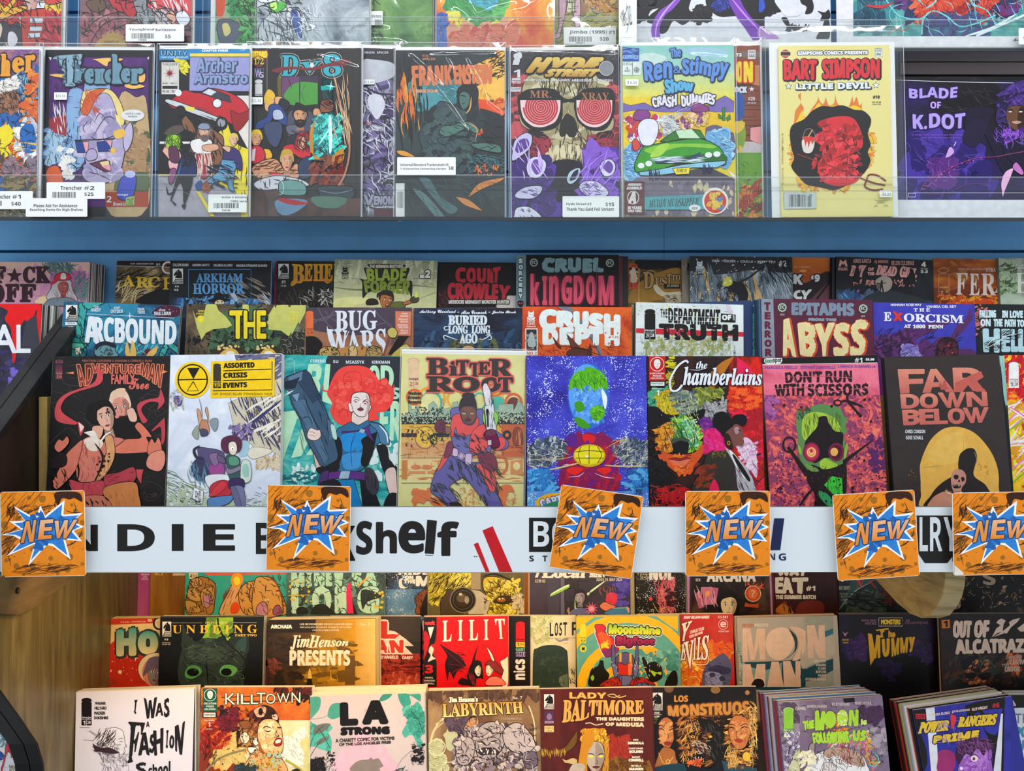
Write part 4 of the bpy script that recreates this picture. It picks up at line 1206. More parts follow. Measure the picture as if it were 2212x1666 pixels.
comic('one','C5',(80,88),(1276,86),'3a38b0','starry blue comic with a green-topped blue planet over crimson peaks and a yellow globe','''
r ~speck:14:2a2290,3a3ab8,4a50d0 0,0 1400,1666
e 2a6ad0 700,490 205,330
e 5aa0f0 680,470 180,300
b 7ab8f8,3a80e0 40 50 .5 10 .3 560,300 860,760
c 52b010 505,430 520,320 600,240 660,225 640,110! 670,200 720,200 830,250 890,360 880,430 820,400 760,440 700,380 620,420 560,400
c 3f9a10 560,560 620,540 660,590 640,640 580,640
c 52b010 720,620 800,580 860,620 850,700 780,740 730,700
c 3f9a10 560,700 640,720 720,790 660,815 590,780
h 2f7a08,80d830 90 60 75 40 7 .5 530,240 870,440
h 2f7a08,80d830 30 50 40 40 7 .5 730,600 850,730
c e8f2ff 830,420 885,500 870,620 845,560
c 8a1050 460,930 560,870 600,830! 640,870 700,850 780,870 820,840! 930,920 1010,1000 1000,1200 960,1460 440,1460 420,1200 380,1180 460,1060
c 5a1a8a 460,930 560,860 590,960 560,1060
c e01820 640,880 700,870 770,900 740,960 660,950
b 6a1290,c01030,8a1040,a81838 50 80 .5 20 .3 440,960 1000,1440
c f02018 480,1230 560,1200 640,1220 560,1280
c f02018 780,1230 870,1200 930,1230 860,1270
l f8d0e0 7 500,1300 600,1290 660,1250
l f8d0e0 7 760,1260 860,1300 960,1310
b 5a6a7a,8a98a0,3a4a5c,c8ccc0 90 60 .4 10 .4 80,1000 280,910 440,930 490,1040 300,1200 80,1180
b 5a6a7a,8a98a0,3a4a5c,c8ccc0 90 60 .4 10 .4 940,1000 1050,910 1170,940 1290,950 1290,1200 1060,1180 1000,1080
h e8e0c8,2a3a4a 70 90 20 40 5 .7 80,940 480,1220
h e8e0c8,2a3a4a 70 90 -20 40 5 .7 960,930 1290,1200
l d8c890 14 80,1170 260,1230 560,1170 640,1150
l d8c890 14 1290,1190 1000,1190 850,1180
l e0b060 8 120,1120 400,1120 560,1090
l e0b060 8 860,1020 1000,940 1100,930
b 2a80c8,5ab0e8,1a5aa0 36 90 .4 70 .3 80,1210 300,1230 420,1440 80,1440
b 2a80c8,5ab0e8,1a5aa0 36 90 .4 110 .3 1290,1210 1140,1230 1020,1440 1290,1500
r ~speck:20:3a68c8,5a90d8,4aa8d8 80,1440 1310,1620
l 8ad0e8 10 80,1535 250,1500 420,1500
l 8ad0e8 10 1290,1530 1180,1480 1050,1490
e d8b010 708,1085 160,114
e f2e012 706,1080 148,94
m 3a4410 7 620,1000 600,1080 620,1160
m 3a4410 7 706,985 704,1170
m 3a4410 7 790,1000 830,1080 790,1160
m 3a4410 7 570,1048 706,1035 850,1048
m 3a4410 7 570,1110 706,1110 850,1110
e ffffe0 685,1092 16 12
c f0b020 170,1540 280,1470 430,1460 430,1510 300,1520 200,1590
T b+3/2a2a50:6 d8d8f0 205,1520 420,1470 440,1540 240,1600 CAPT
c 2a8a5a 230,1610 300,1560 430,1540 430,1640
R 1a4a8a 4 1160,1400 1238,1475
t s+1 1a3a6a 1170,1415 1232,1462 SPEARS
''',dd=.003,n=2,ccol=['30309a'])
comic('one','C6',(78,92),(1222,96),'2a0d10','comic with white script title, a multicoloured wolf mask face and a woman in profile','''
r ~streak:16:120a0c,241214,3a1a10,1c1214:.4 0,0 1400,1666
r ~streak:22:c01008,e8200c,7a1408,3a1010,f03018:.35 900,90 1400,1666
b d01418,f01838,f0206a,b01020 60 120 .5 80 .4 900,520 1290,600 1290,1440 1160,1440 1060,900
b f0288a,e81870,c81060 40 90 .7 50 .4 640,760 860,840 860,1030 660,1040
b 5a1a7a,7a2a90 22 70 .5 60 .4 620,680 800,620 760,800 640,820
c e8c8e0 960,980! 1060,900 1160,1000 1180,1300 1100,1200
b f0d8e8,d8a0c8 24 60 .4 60 .4 960,960 1180,960 1180,1280 1060,1200
b e83018,f8601c,c82010 40 80 .4 80 .4 880,420 1240,330 1240,600 900,640
c b8701c 720,250! 830,150 950,95! 870,230 760,400 700,420
c e81850 980,100! 1060,160 1130,230 1160,330 1000,300
b 2a8a6a,4aa87a,1a6a5a 26 70 .5 40 .4 80,430 260,430 240,620 110,600
b c8b018,e0a80c,a89018 50 90 .35 70 .3 190,440 340,480 360,660 280,680 200,560
b d8c810,a8a018 14 80 .2 85 .3 290,100 350,100 350,420 300,420
b 5a6a6a,8a9a7a,3c4a50,a0a890 70 90 .25 80 .3 330,440 700,440 640,640 440,700 360,620
b 6a7a2a,a8a83a 30 80 .3 120 .3 560,420 880,420 700,560 600,600
b 7a7a80,a8a8a8,4a4a52 34 80 .25 -20 .3 640,600 880,520 880,620 680,700
c 120a0c 90,620 180,600 250,660 340,690 330,750 240,780 180,880 100,860
c 0c0808 480,700 560,650 660,620 640,700 560,740 620,800 600,860 540,790
e 050304 215,686 26 20
e 050304 585,680 28 18
e d8d8d8 226,680 4 4
e d8d8d8 590,674 4 4
b 8ac028,b8d030,6aa838,3a9a48 90 70 .3 70 .25 310,700 500,690 620,860 600,1010 520,1060 420,920 320,920
b c8f0b0,88d898,4aa868 44 60 .3 75 .3 400,720 560,720 600,980 500,1000
b d87818,e8981c,b05a14 46 80 .3 80 .3 190,800 320,760 340,1010 260,1060 170,960
h 143018,1c1208 80 130 75 20 5 .2 200,700 600,1040
h e8f0a8 40 90 75 20 4 .2 300,480 600,960
c 0a0a0c 330,960 400,930 490,950 490,1020 440,1070 360,1060
c 3a4a3a 325,925 400,905 495,920 490,950 410,935 335,965
c d8501c 150,970! 240,1050 400,1080 560,1050 630,950! 640,1060 560,1180 520,1260 400,1265 300,1200 200,1110
b f07820,e85a18,a83010 40 60 .5 20 .3 300,1110 540,1090 510,1250 400,1255
c 8a2018 290,1120 360,1100 410,1110 460,1095 520,1110 470,1130 410,1140
c e07050 310,1130 410,1140 500,1120 460,1180 370,1180
l 1a0808 12 90,940 150,1060 300,1230 380,1320
b 0e0a0c 30 90 .4 60 .3 90,900 150,1000 330,1280 300,1440 90,1500
h d82018,f0401c 60 90 50 60 6 .6 120,1380 480,1600
b b81018,7a0c10 26 100 .3 80 .4 200,1380 480,1620
c 0c090a 740,720 760,665 840,645 900,690 930,780 880,840 860,900 780,820 740,790
c 0c090a 920,720 960,680 1040,675 1080,720 1050,790 990,770 940,790
c 7a4a40 930,800! 960,770 1010,790 1030,830 1052,890! 1040,915 1048,950 1030,990 980,980 940,1010 900,1000 850,880
c b08890 950,810 990,800 1000,850 965,870
c 2a1410 860,860 900,880 930,960 940,1010 880,1000 850,930
l 14100f 9 985,825 1015,845
l 8a2030 10 1015,938 1045,932
o c8a040 7 895,960 12,18
K 2e2a22 4 700,1060 820,1040 900,1060 960,1160 1090,1300 1150,1440 990,1450 960,1620 540,1440 620,1300 660,1120
b 6a5a1c,3a3422 18 50 .4 40 .3 720,1050 860,1100
b 6a2410,8a3010 24 70 .4 60 .3 560,1180 740,1400
c b8b4b8 850,1000! 900,1030 960,1090 1100,1240 1170,1440! 1000,1440 960,1200 900,1080
c f0f0f2 900,1030 960,1080 1020,1170 1060,1300 1040,1300 960,1180
h 4a2a4a 26 150 60 12 7 .1 940,1180 1160,1440
c 14100f 930,1080 970,1100 1100,1300 1090,1340 1000,1220
c e81850 700,1440 750,1320 800,1440
r c81018 98,96 262,338
y c81810 98,96 262,338
r 14201a 102,342 266,394
r e8ece8 116,350 252,388
t b 2a6a4a 124,354 242,384 keenspot
t b e8e8e8 126,412 244,426 Mature Readers
t b e8e8e8 176,434 200,490 1
t I+1 e6ecf2 568,145 680,220 the
l d8dce8 6 500,228 600,232 680,205
m e6ecf2 20 490,160 460,140 380,200 310,330 320,430 380,435 430,380
T I+3/2a1a20:5 e6ecf2 440,200 1225,225 1225,385 440,385 hamberlains
''',dd=.002,n=2,ccol=['1c1212'])
comic('one','C7',(70,112),(1224,76),'d04a58','speckled pink-red comic with a green glowing-eyed head and black scissors','''
r ~blot:60:8a3a62,c04858,e8605a,f07a68 0,0 1500,1700
r ~cloud:14:e85a70,f07890,d04a68 60,160 1300,480
b b05a98,8a3a80 26 60 .8 30 .4 60,480 240,500 200,760 120,700
d f89078,6a2a5a,f8a08a 260 3 9 100,480 1320,1600
d 4a1a48 160 3 10 200,1100 500,1600
d 2a0c20,6a2048 120 4 10 1000,900 1330,1500
b 5a2060 16 60 .8 60 .4 1160,900 1300,1250
p 15110f 60,96 1230,70 1230,156 64,170
c f0f2f0 95,130 130,100 250,98 275,130 250,166 120,170
t b+1 2a7a4a 104,112 186,162 keen
t b+1 24282c 186,112 268,168 spot
t b e8eef2 1000,108 1075,158 #1
t b+1 e8eef2 1110,112 1195,138 $5.99
L f0f0ea 5 66,176 1224,158
t b 5a4aa8 102,192 428,220 FRANCESCA PERILLO
t b 5a4aa8 460,190 805,218 STEFANO CARDOSELLI
t b 5a4aa8 836,182 1208,208 LORENZO SCARAMELLA
T b+3@j3 2a1418 305,255 670,245 665,352 312,360 DON'T
T b+3@j3 2a1418 712,245 970,240 968,350 712,358 RUN
T b+3@j3 2a1418 200,380 490,372 490,485 208,490 WITH
T b+3@j3 2a1418 530,375 1135,370 1130,480 535,492 SCISSORS
L e07080 5 190,420 500,400 780,445 1140,405
L e07080 4 300,300 700,290 980,312
L e07080 4 560,370 640,490
L e07080 4 1000,370 1090,490
L e07080 4 360,250 420,360
o 1c1012 16 925,430 26,46
m 1c1012 22 930,470 932,540 1050,680
o 1c1012 14 828,556 34,26
m 1c1012 18 860,545 940,540 1080,598
e 1c1012 1056,686 16 18
p 1c1012 930,530 1100,605 940,560
c 5c8a4c 420,630! 500,650 560,600 660,570 800,590 860,620 900,700 930,700 910,780 920,850 890,880 900,960 900,1100 860,1200 700,1240 600,1240 500,1200 440,1080 430,900 410,770
h 2a4a34 50 60 60 40 8 .3 430,610 560,720
c a8c83c 480,720 540,660 640,650 740,680 820,730 860,850 780,860 740,800 620,850 560,900 500,930 470,850
h 4a6a1c 50 90 80 10 5 .1 490,680 640,880
h 4a6a1c 50 90 80 10 5 .1 720,680 860,860
c 1a1014 640,700! 710,690 740,760 800,840 880,860 880,960 860,1100 700,1110 600,1160 520,1090 500,960 560,870 620,800
c 1a1014 560,1180 650,1200 800,1190 900,1170 920,1260 900,1480 780,1480 770,1640 600,1640 600,1480 520,1320
e 8a1840 565,1050 84 98
e c02a50 570,1050 66 80
e f8c070 566,1052 46 50
o d87850 8 566,1050 28,32
e d01858 566,1040 16 18
e 7a1840 815,1050 80 92
e 4a1028 815,1050 58 70
e f0b060 793,1048 38 42
c a0c838 650,1150 700,1110 760,1140 830,1180 800,1200 720,1220 660,1210
c 6a9a44 500,1170 600,1200 640,1240 560,1240
c 8ab83c 430,975 460,1010 470,1080 440,1050
c 8ab83c 915,960 930,1000 900,1130 890,1060
p 3ac838 692,1378 770,1290 870,1310 880,1480 780,1470
h 1a6a20 26 60 80 10 5 .1 720,1310 870,1450
c 2a9a5a 640,1440 700,1450 760,1510 780,1590 720,1580 650,1500
d 1a1014 18 5 12 700,1320 870,1560
o 1c1012 16 345,975 62,74
m 1c1012 30 330,1000 470,1180 560,1300 700,1450
p 1c1012 320,1000 400,1090 560,1290 500,1290
p 1c1012 1225,895 930,1140 900,1200 880,1240 880,1130
l 1c1012 26 600,1400 520,1480 440,1600
d 1c1012 20 6 16 180,500 1300,1500
p 1c1012 960,1400 1000,1380 990,1420 965,1430
d 6a1a30 60 3 8 560,1180 900,1560
''',dd=.006,n=3,ccol=['8a3048','3a2c24'])
comic('one','C8',(1288,80),(2440,84),'e02020','red and yellow comic with pink rays cut off by the right edge of the rack','''
r ~cloud:26:e0141a,f03a1c,f8b818,f0e030,d81828 0,0 3000,1700
b f8c820,f0e848,e8a018 40 90 .6 40 .4 1340,600 1600,500 1600,1400 1380,1400
b e01828,c01020 30 80 .5 30 .4 1290,90 1600,90 1600,500 1320,500
h f090c0,f8e8f8 22 300 -30 25 18 .1 1330,560 1600,1300
l e850a8 30 1330,600 1430,660 1500,710
l f8f0f8 16 1330,600 1430,665 1500,715
l f8f0f8 22 1340,950 1500,930
l 8ac020 18 1340,830 1420,780 1500,700
l 8ac020 18 1350,1380 1440,1300 1500,1250
i f2f2ee 1336,150 1436,408 1 4a4a4a
''',dd=.016,n=2,ccol=['b02020'])
comic('one','C8',(140,96),(1292,84),'1a2222','dark comic with a pale teal edge standing behind the brown cave comic','''
c 9ad0c8 1235,90 1300,90 1330,560 1280,480
c 14181a 1250,200 1300,600 1400,1450 1300,1450
h 8ab8b0 30 160 82 4 5 .1 1235,90 1340,560
''',dd=.010,n=0)
comic('one','C8',(90,106),(1240,70),'32282a','dark brown comic with salmon block title and an astronaut skeleton against a yellow moon','''
r ~cloud:8:2e2626,382e2c,322a2a 0,0 1500,1700
T b+6 e08c74>c4645a 232,228 490,226 484,452 258,462 F
T b+5 e08c74>c4645a 482,228 690,222 785,446 480,456 A
T b+6 e08c74>c86458 780,214 1085,212 1102,440 795,446 R
p c45e52 800,360 960,280 1060,240 1085,300 1020,340 1100,438 980,440 930,380 880,440 800,440
T b+5 e08c74>c4645a 256,478 435,476 440,612 268,614 D
T b+5 e08c74>c4645a 450,470 620,468 630,608 455,610 O
T b+5 d87a68>c4645a 632,462 900,456 870,604 690,606 W
T b+5 d87a68>c4645a 912,456 1112,452 1124,588 925,596 N
T b+5 d87a68>c4645a 274,636 440,630 440,775 288,780 B
T b+5 d07264>c4645a 440,628 580,624 590,770 452,774 E
T b+5 d07264>c4645a 590,624 715,622 725,766 600,770 L
T b+5 d07264>c4645a 726,620 890,616 895,764 738,768 O
T b+5 d07264>c4645a 880,614 1130,608 1098,752 925,760 W
p b8564c 640,380 655,350 672,390 690,330 706,335 716,380 740,420 660,430
t b e8eef0 302,828 500,862 CHRIS CONDON
t b e8eef0 308,888 482,924 GEGE SCHALL
c e4b04c 455,1330 450,1180 500,1030 570,910 680,820 800,796 920,820 1020,880 1120,990 1190,1110 1230,1240 1235,1400 1200,1620 500,1620 460,1480
c e8b858 520,1100 640,920 800,850 900,900 880,1100 700,1180
l 6a8a5a 4 460,1210 580,1195 690,1185
l c08a3a 3 880,870 884,1000 884,1090
c 241c1c 830,1160 850,1070 920,1015 990,1020 1020,1100 1000,1180 990,1290 1120,1400 1160,1620 520,1620 560,1480 640,1380 740,1310 790,1290 830,1230
l 8a7a5a 10 990,1040 1015,1120 1000,1180
c c88a78 760,1300 790,1230 860,1225 905,1270 905,1350 870,1400 850,1460 790,1450 765,1390
c 1a1414 785,1290 810,1275 835,1290 825,1320 795,1320
c 1a1414 860,1305 885,1300 895,1330 870,1345
c 1a1414 838,1320 850,1345 830,1345
c 241818 775,1380 830,1370 860,1390 840,1410 790,1410
h e8d0c0 8 20 80 10 5 0 780,1370 850,1390
K c88a70 5 540,1620 560,1520 640,1460 710,1440 770,1460 820,1560 900,1620
m e8c890 12 705,1430 730,1460 800,1470 870,1450
m 8a5a48 6 705,1415 740,1440 800,1450 850,1440
m d8a868 6 690,1500 760,1540 780,1610
h 6a4a28,c8802c 14 14 40 60 6 .5 320,1200 420,1340
d c87820 14 3 8 1030,1150 1130,1280
''',dd=.002,n=3,ccol=['2a2222','7a8a78'])
# ------------------------------------------------------------------ second row of the upper rack
comic('two','B1',(-540,690),(335,688),'32333c','charcoal comic with red dripping paint and tall white letters, left of the black rail','''
r ~cloud:16:34343c,2a2a38,3c3a52 -600,600 400,1600
b 3a3060,2c2850,4a3c74 20 60 .4 80 .3 0,900 320,1300
c e81418 -60,690! 320,690! 320,760 290,740 270,800 240,960! 220,960 210,820 170,860 140,1000 120,1140 100,1140 90,900 40,810 60,740
c e81418 330,690! 325,960 300,1120 285,1110 300,960 290,780
p 3c3c46 210,830 290,770 315,1000 250,1140 150,1100
t s+5 e8ecf0 -60,860 130,1075 A
t s+4 e8ecf0 135,860 240,1075 L
@ C1
b 6a58c0 6 30 .8 60 .1 90,240 180,380
c 4a3c8a 60,420 130,300 180,360 140,520 40,560
c 7a66cc 100,250 140,240 150,310 110,320
c 7a66cc 150,260 185,280 185,340 150,340
c 7a66cc 80,330 120,340 120,390 85,390
''',n=7,pitch=.0036,cdx=.0021,ccol=['3a3c40','8a8c8e','1c1c20','c8c8c6','44504a'])
comic('two','B1',(508,668),(1440,700),'1d3550','blue comic with broad white block title and green pipes, four names along its top','''
r ~cloud:16:16304e,1f5578,28789a,1a2a48 400,600 1600,1300
c 2a86a6 640,668! 1100,690 900,900 620,1100! 600,900
c 4a1a30 1210,760 1300,700 1430,720 1430,780 1300,800
c 6a1a2a 1090,990 1180,1010 1200,1060 1140,1100 1090,1060 1180,1040
m 0f2a3c 5 660,700 720,800 1000,760
m 1a5a7a 6 860,680 900,760 980,800
m 1a5a7a 6 760,1000 900,960 1060,960
b 4ab8c8,2a8aa0,1a6a84 24 60 .3 40 .3 900,940 1300,1100
d c8d8e8 60 1 3 1200,700 1480,1050
P 3aa8a0 6 630,680 700,680 660,960 690,1000 680,1040 620,1010 600,900
K 3aa8a0 6 680,668 840,672 740,720 700,730 660,700
K 2f8a86 6 520,920 620,960 720,940 710,1000 660,1040 680,1104 510,1104
K 58c0a0 6 560,1000 690,1010 650,1050 560,1040
P e8dcc8 5 595,1040 640,1030 650,1085 605,1095
K 3aa8a0 7 1270,1104 1290,1040 1340,990 1400,1020 1480,1090 1440,1104 1400,1080 1345,1040 1310,1104
h 0c2c34 40 90 70 30 6 .3 520,700 700,1100
h 0c2c34 20 60 50 30 5 .3 1290,1000 1470,1100
u 526,697 618,822
r e9e6de 522,833 613,858
t b 555555 540,838 598,852 ISSUE #4
t b e9e6de 545,866 585,878 $4.99
t b e6eef4 748,706 785,722 TOM
t b e6eef4 725,726 805,754 HARDY
t b e6eef4 908,714 960,732 SCOTT
t b e6eef4 882,736 982,764 SNYDER
t b e6eef4 1100,724 1152,742 FRANK
t b e6eef4 1096,745 1156,770 TIERI
t b e6eef4 1272,734 1318,750 RYAN
t b e6eef4 1228,754 1362,782 SMALLMAN
L e6eef4 3 690,768 1030,786 1390,802
x e6eef4 1036,785 36 5 4 0
T b+6 e8f0f4 668,795 790,798 790,1005 682,990 A
T b+6 e8f0f4 750,798 1405,830 1400,1010 752,992 RCBOUND
K 6a98a0 5 770,1104 765,1020 830,990 920,1010 920,1060 940,1104
c 1a2430 765,1060 770,1010 840,985 915,1010 915,1040 850,1020 800,1030
h 1a2430 20 40 0 60 6 .3 790,1040 900,1100
c e8b860 1010,1104 1000,1040 1015,980! 1030,1040 1040,1080 1050,980! 1075,1010 1085,1104
c e8b860 1170,1104 1200,1060 1260,1020! 1250,1070 1220,1104
''',n=2,ccol=['203040'],dd=.004)
comic('two','B1',(1487,688),(2437,696),'5a4a3a','brown and green comic with jagged pale yellow shapes, armour plates and a tall yellow word','''
r ~cloud:30:3a3026,5a4a38,7a6448 1400,600 2600,1300
c 4a6a48 1690,1104 1700,900 1780,760 1950,700 2100,740 2200,900 2212,1104
b 3a5a40,6a8a5c,2c4030 30 70 .5 30 .3 1700,860 2380,1100
h 15140f 90 50 40 60 8 .5 1500,900 2400,1080
b 15140f 30 36 .6 40 .5 1500,690 2420,1100
p c8c868 1535,735 1560,800 1625,780 1640,700 1655,688 1720,688 1740,740 1800,790 1850,858 1810,880 1700,890 1640,920 1605,975 1570,880
p c8c868 1930,690 1980,696 1985,750 1935,750
p c8c868 2110,855 2180,760 2210,688 2212,700 2290,690 2330,770 2400,690 2440,690 2430,760 2400,820 2385,850 2370,820 2340,880 2310,840 2212,830
t b f0d820 1577,740 1630,756 ONI
t b f0d820 1565,762 1640,776 PRESS
c f0d820 1577,790 1600,780 1622,790 1620,820 1600,838 1578,820
t s+7/1a1a14:11 f4d81c 1835,750 1955,960 T
t s+7/1a1a14:11 f4d81c 1948,750 2045,960 H
t s+7/1a1a14:11 f4d81c 2052,750 2115,960 E
c 3a3018 1690,1104 1730,1040 1840,1010 1930,1040 1960,1104
c 3a3018 2010,1104 2060,1040 2160,1010 2212,1040 2260,1104
c e8b84c 1750,1104 1800,1050 1870,1050 1900,1104
c e8b84c 2070,1104 2110,1050 2170,1050 2200,1104
e f8f0d8 1835,1080 34 16
e f8f0d8 2140,1080 34 16
d e8d088 14 8 12 1740,1010 1930,1050
d e8d088 12 8 12 2050,1010 2220,1050
p 5a7a5a 2330,690 2360,690 2400,1104 2330,1104
@ B2
p 2a2a26 110,760 310,720 310,930 110,930
h 8a8a70 50 50 40 60 5 .5 115,700 310,920
p c8c868 0,600 50,515 105,632 195,512 312,512 255,655 200,765 195,740 175,778 110,730 0,720
t b f0d820 180,570 250,585 ISSUE
R f0d820 6 180,598 244,658
t b f0d820 198,612 226,645 4
''',n=3,ccol=['5a4a38','c8c090'],dd=0)
comic('two','B2',(312,530),(1222,532),'4a3f4a','mauve web-patterned comic with tall white spiky title and a spear carrier','''
r ~cloud:10:3e3440,54485a,4a3e4c 300,500 1300,1000
r ~cloud:12:8a5844,a87050,6a4a48 300,700 1300,1000
c 4a3e4c 300,520 1240,520 1240,700 900,760 600,760 300,690
m 6a5a6a 10 420,530 480,640 560,720 700,740
m 6a5a6a 10 330,700 420,640 540,600 700,560 900,540
m 6a5a6a 8 480,560 560,640 700,680 860,690 1000,660
m 6a5a6a 8 900,540 960,620 1060,700
m 6a5a6a 10 330,620 480,640 560,560
c 14100f 318,780! 400,780 460,840 440,900 400,950! 318,950!
i e8703c>e8703c 318,560 384,770 2 4a2a24
p d87a5a 1082,562 1220,566 1212,772 1085,768
t b f0e6dc 1136,578 1188,596 Jason
t b f0e6dc 1124,600 1190,616 AARON
t b f0e6dc 1112,626 1188,642 Mahmud
t b f0e6dc 1124,648 1190,664 ASRAR
t b f0e6dc 1102,674 1188,690 Matthew
t b f0e6dc 1110,696 1190,712 WILSON
t b f0e6dc 1130,722 1188,738 Becca
t b f0e6dc 1122,744 1190,760 CAREY
T S+3 e2e8f0 572,562 925,562 925,722 572,732 BUG
T S+3@f20 e2e8f0 500,735 1000,735 1000,920 520,930 WARS
l e2e8f0 14 500,690 520,800 560,900
l e2e8f0 8 690,730 660,790 640,840
c c88a48 560,960 600,880 880,870 960,960
K d8b878 5 690,870 740,860 760,920 740,950 690,950
K c8a058 6 450,950 440,890 500,865 580,880 600,950
h 14100f 26 40 20 60 6 .5 450,870 590,940
K b89858 6 840,950 850,880 900,860 960,890 960,950
h 14100f 20 40 0 60 5 .5 850,860 950,940
h 14100f 14 60 80 40 6 .3 640,850 880,950
m 8a4a2a 14 1055,690 1030,780 980,940
K c8b860 5 1015,730 1060,700 1100,740 1080,790 1030,780
p 14100f 1110,775 1200,775 1080,930 1020,930
K c8b048 5 1150,850 1200,860 1215,950 1130,950 1040,950
''',n=3,ccol=['e07040','3a3040'],dd=.002)
comic('two','B2',(1242,536),(2168,536),'1d2236','midnight blue comic with ornate pale serif title and thin script names','''
r ~cloud:13:141426,1c2438,28405e,241c30:1.5 1200,500 2300,1000
b 2a4a6a,1e3450,34587a 36 90 .6 40 .4 1240,760 2160,900
b 6a6a3a,4a5038 16 60 .5 0 .4 1550,800 1950,900
t C+1 e8eaf0 1290,556 1600,590 Anthony Cleveland
t C+1 e8eaf0 1645,560 1860,590 Alex Cormack
t C+1 e8eaf0 1905,562 2110,592 Justin Birch
t b e8eaf0 1612,572 1628,577 -
t b e8eaf0 1878,572 1892,577 -
t S+4 dce8ee 1538,606 1862,682 BURIED
t S+3 dce8ee 1535,690 1700,755 LONG
t S+3 dce8ee 1735,690 1890,755 LONG
t S+4 dce8ee 1635,762 1780,838 AGO
l dce8ee 9 1540,690 1500,700 1510,725 1540,715
l dce8ee 9 1620,810 1560,790 1500,770 1500,800 1530,800
l dce8ee 9 1790,800 1840,800 1890,770 1900,800 1870,810
l dce8ee 8 1850,770 1905,755
l 0a0a0a 5 1380,830 1400,820 1415,832
l 0a0a0a 5 1590,850 1610,840 1630,855
l 0a0a0a 5 1890,850 1905,840 1920,860
l 0a0a0a 5 1960,820 1980,812 2000,826
K c8a070 4 1655,900 1665,865 1710,855 1750,870 1755,900
''',n=3,ccol=['c87048','20283c'],dd=.006)
comic('two','B3',(112,522),(1045,528),'d2451a','orange comic with thick white rounded title and spiky dark coral shapes','''
r ~cloud:12:c83c14,dc5420,e4661e,b83214 100,500 1200,1000
p 7a7a88 400,522 520,522 640,660 600,700 480,560
p 7a7a88 640,700 700,720 800,940 760,940
p 14100f 395,522 402,522 640,690 634,700
l 14100f 5 640,700 780,940
z e8f0ee 150,558 222,682 1 d84818
t b f0f0ea 150,690 228,702 PRESENTS
r f0f0ea 138,710 242,905
r 2a2a28 146,718 234,898
b 8a9a98,c05030,5a6a68 24 22 .6 60 .4 150,760 230,890
c aab8b4 170,770 190,740 210,770 225,860 160,860
r f0f0ea 138,905 242,940
t b c8300e 150,910 235,936 NO.2
T b+14 e8f2ee 268,562 395,562 395,712 268,712 C
T b+14 e8f2ee 415,575 545,575 545,690 415,690 R
T b+14 e8f2ee 560,580 665,580 665,715 560,715 U
T b+14 e8f2ee 690,590 790,600 790,735 690,735 S
T b+14 e8f2ee 820,600 935,610 935,760 820,760 H
T b+12 e8f2ee 295,715 405,715 405,840 295,840 D
T b+12 e8f2ee 440,715 540,715 540,840 440,840 E
T b+12 e8f2ee 570,715 680,715 680,840 570,840 P
T b+12 e8f2ee 690,730 790,730 790,845 690,845 T
T b+12 e8f2ee 825,740 930,740 930,850 825,850 H
K 5a2c20 4 370,780! 440,870 430,880 400,850
K 6a3424 4 490,760! 600,870 620,940 560,940
K 5a2c20 4 500,940 520,890 640,880 700,940
K 4a2820 4 690,840! 700,900 690,940 660,940
l 14100f 6 420,860 600,880 780,940
l 14100f 5 250,830 290,900
h 8a3018 40 70 60 60 4 .4 260,850 900,940
d d84818 16 3 8 820,740 930,850
''',n=1,ccol=['b84020'],dd=.003)
comic('two','B3',(1082,486),(1998,508),'dfe5e0','white comic with a red bar across heavy black conspiracy-style lettering','''
r ~cloud:10:e4eae8,d4e0dc,eaf0ee 1000,450 2100,1000
b b8b878,a0a860,c8c898 40 60 .5 20 .5 1150,790 1880,940
h 7a8440 160 50 10 80 3 .2 1130,780 1900,940
h a8b8b0 60 90 0 5 4 0 1100,760 1900,940
h a8b8b0 40 90 90 5 4 0 1100,760 1900,940
b d8c8dc,e0e8b8 8 60 .5 0 .4 1300,500 1900,640
d c8a070 40 2 5 1100,510 1400,620
p d82030 1082,708 1150,710 1150,752 1082,748
p d82030 1250,712 2004,742 2004,780 1250,760
i 14120f 1155,545 1246,802 29 e8ecea
T b 14120f 1290,545 1350,548 1350,622 1290,618 THE
T b+2 14120f 1358,540 1800,555 1790,690 1360,662 DEPARTMENT
L e4eae8 3 1290,600 1800,618
L e4eae8 2 1290,640 1800,655
p 14120f 1806,582 1932,592 1930,660 1804,655
t b+3 e8ecea 1818,600 1892,640 OF
t b e8ecea 1906,600 1922,645 TYN
T b+9 1a1210 1285,680 1945,690 1945,812 1290,800 TRUTH
h e4eae8 14 40 0 10 5 0 1290,690 1940,810
b b03040 6 30 .6 10 .3 1340,716 1500,760
t s@v 5a5a5a 1915,860 1930,960 TYNION
''',n=4,pitch=.0036,cdx=-.0008,ccol=['b8bcb4','8a8a70'],dd=.004)
comic('two','B3',(1130,500),(2064,470),'24445a','dark blue-green comic set behind, only its right side edge showing','''
t b+3@v 58a890 2078,505 2110,960 TERROR
''',dd=.022,n=0)
comic('two','B3',(1190,500),(2112,476),'2c3e70','indigo comic edge beside the grey spine-lettered one','''
t b+3@v 58a890 2080,510 2106,960 TERROR
''',dd=.019,n=0)
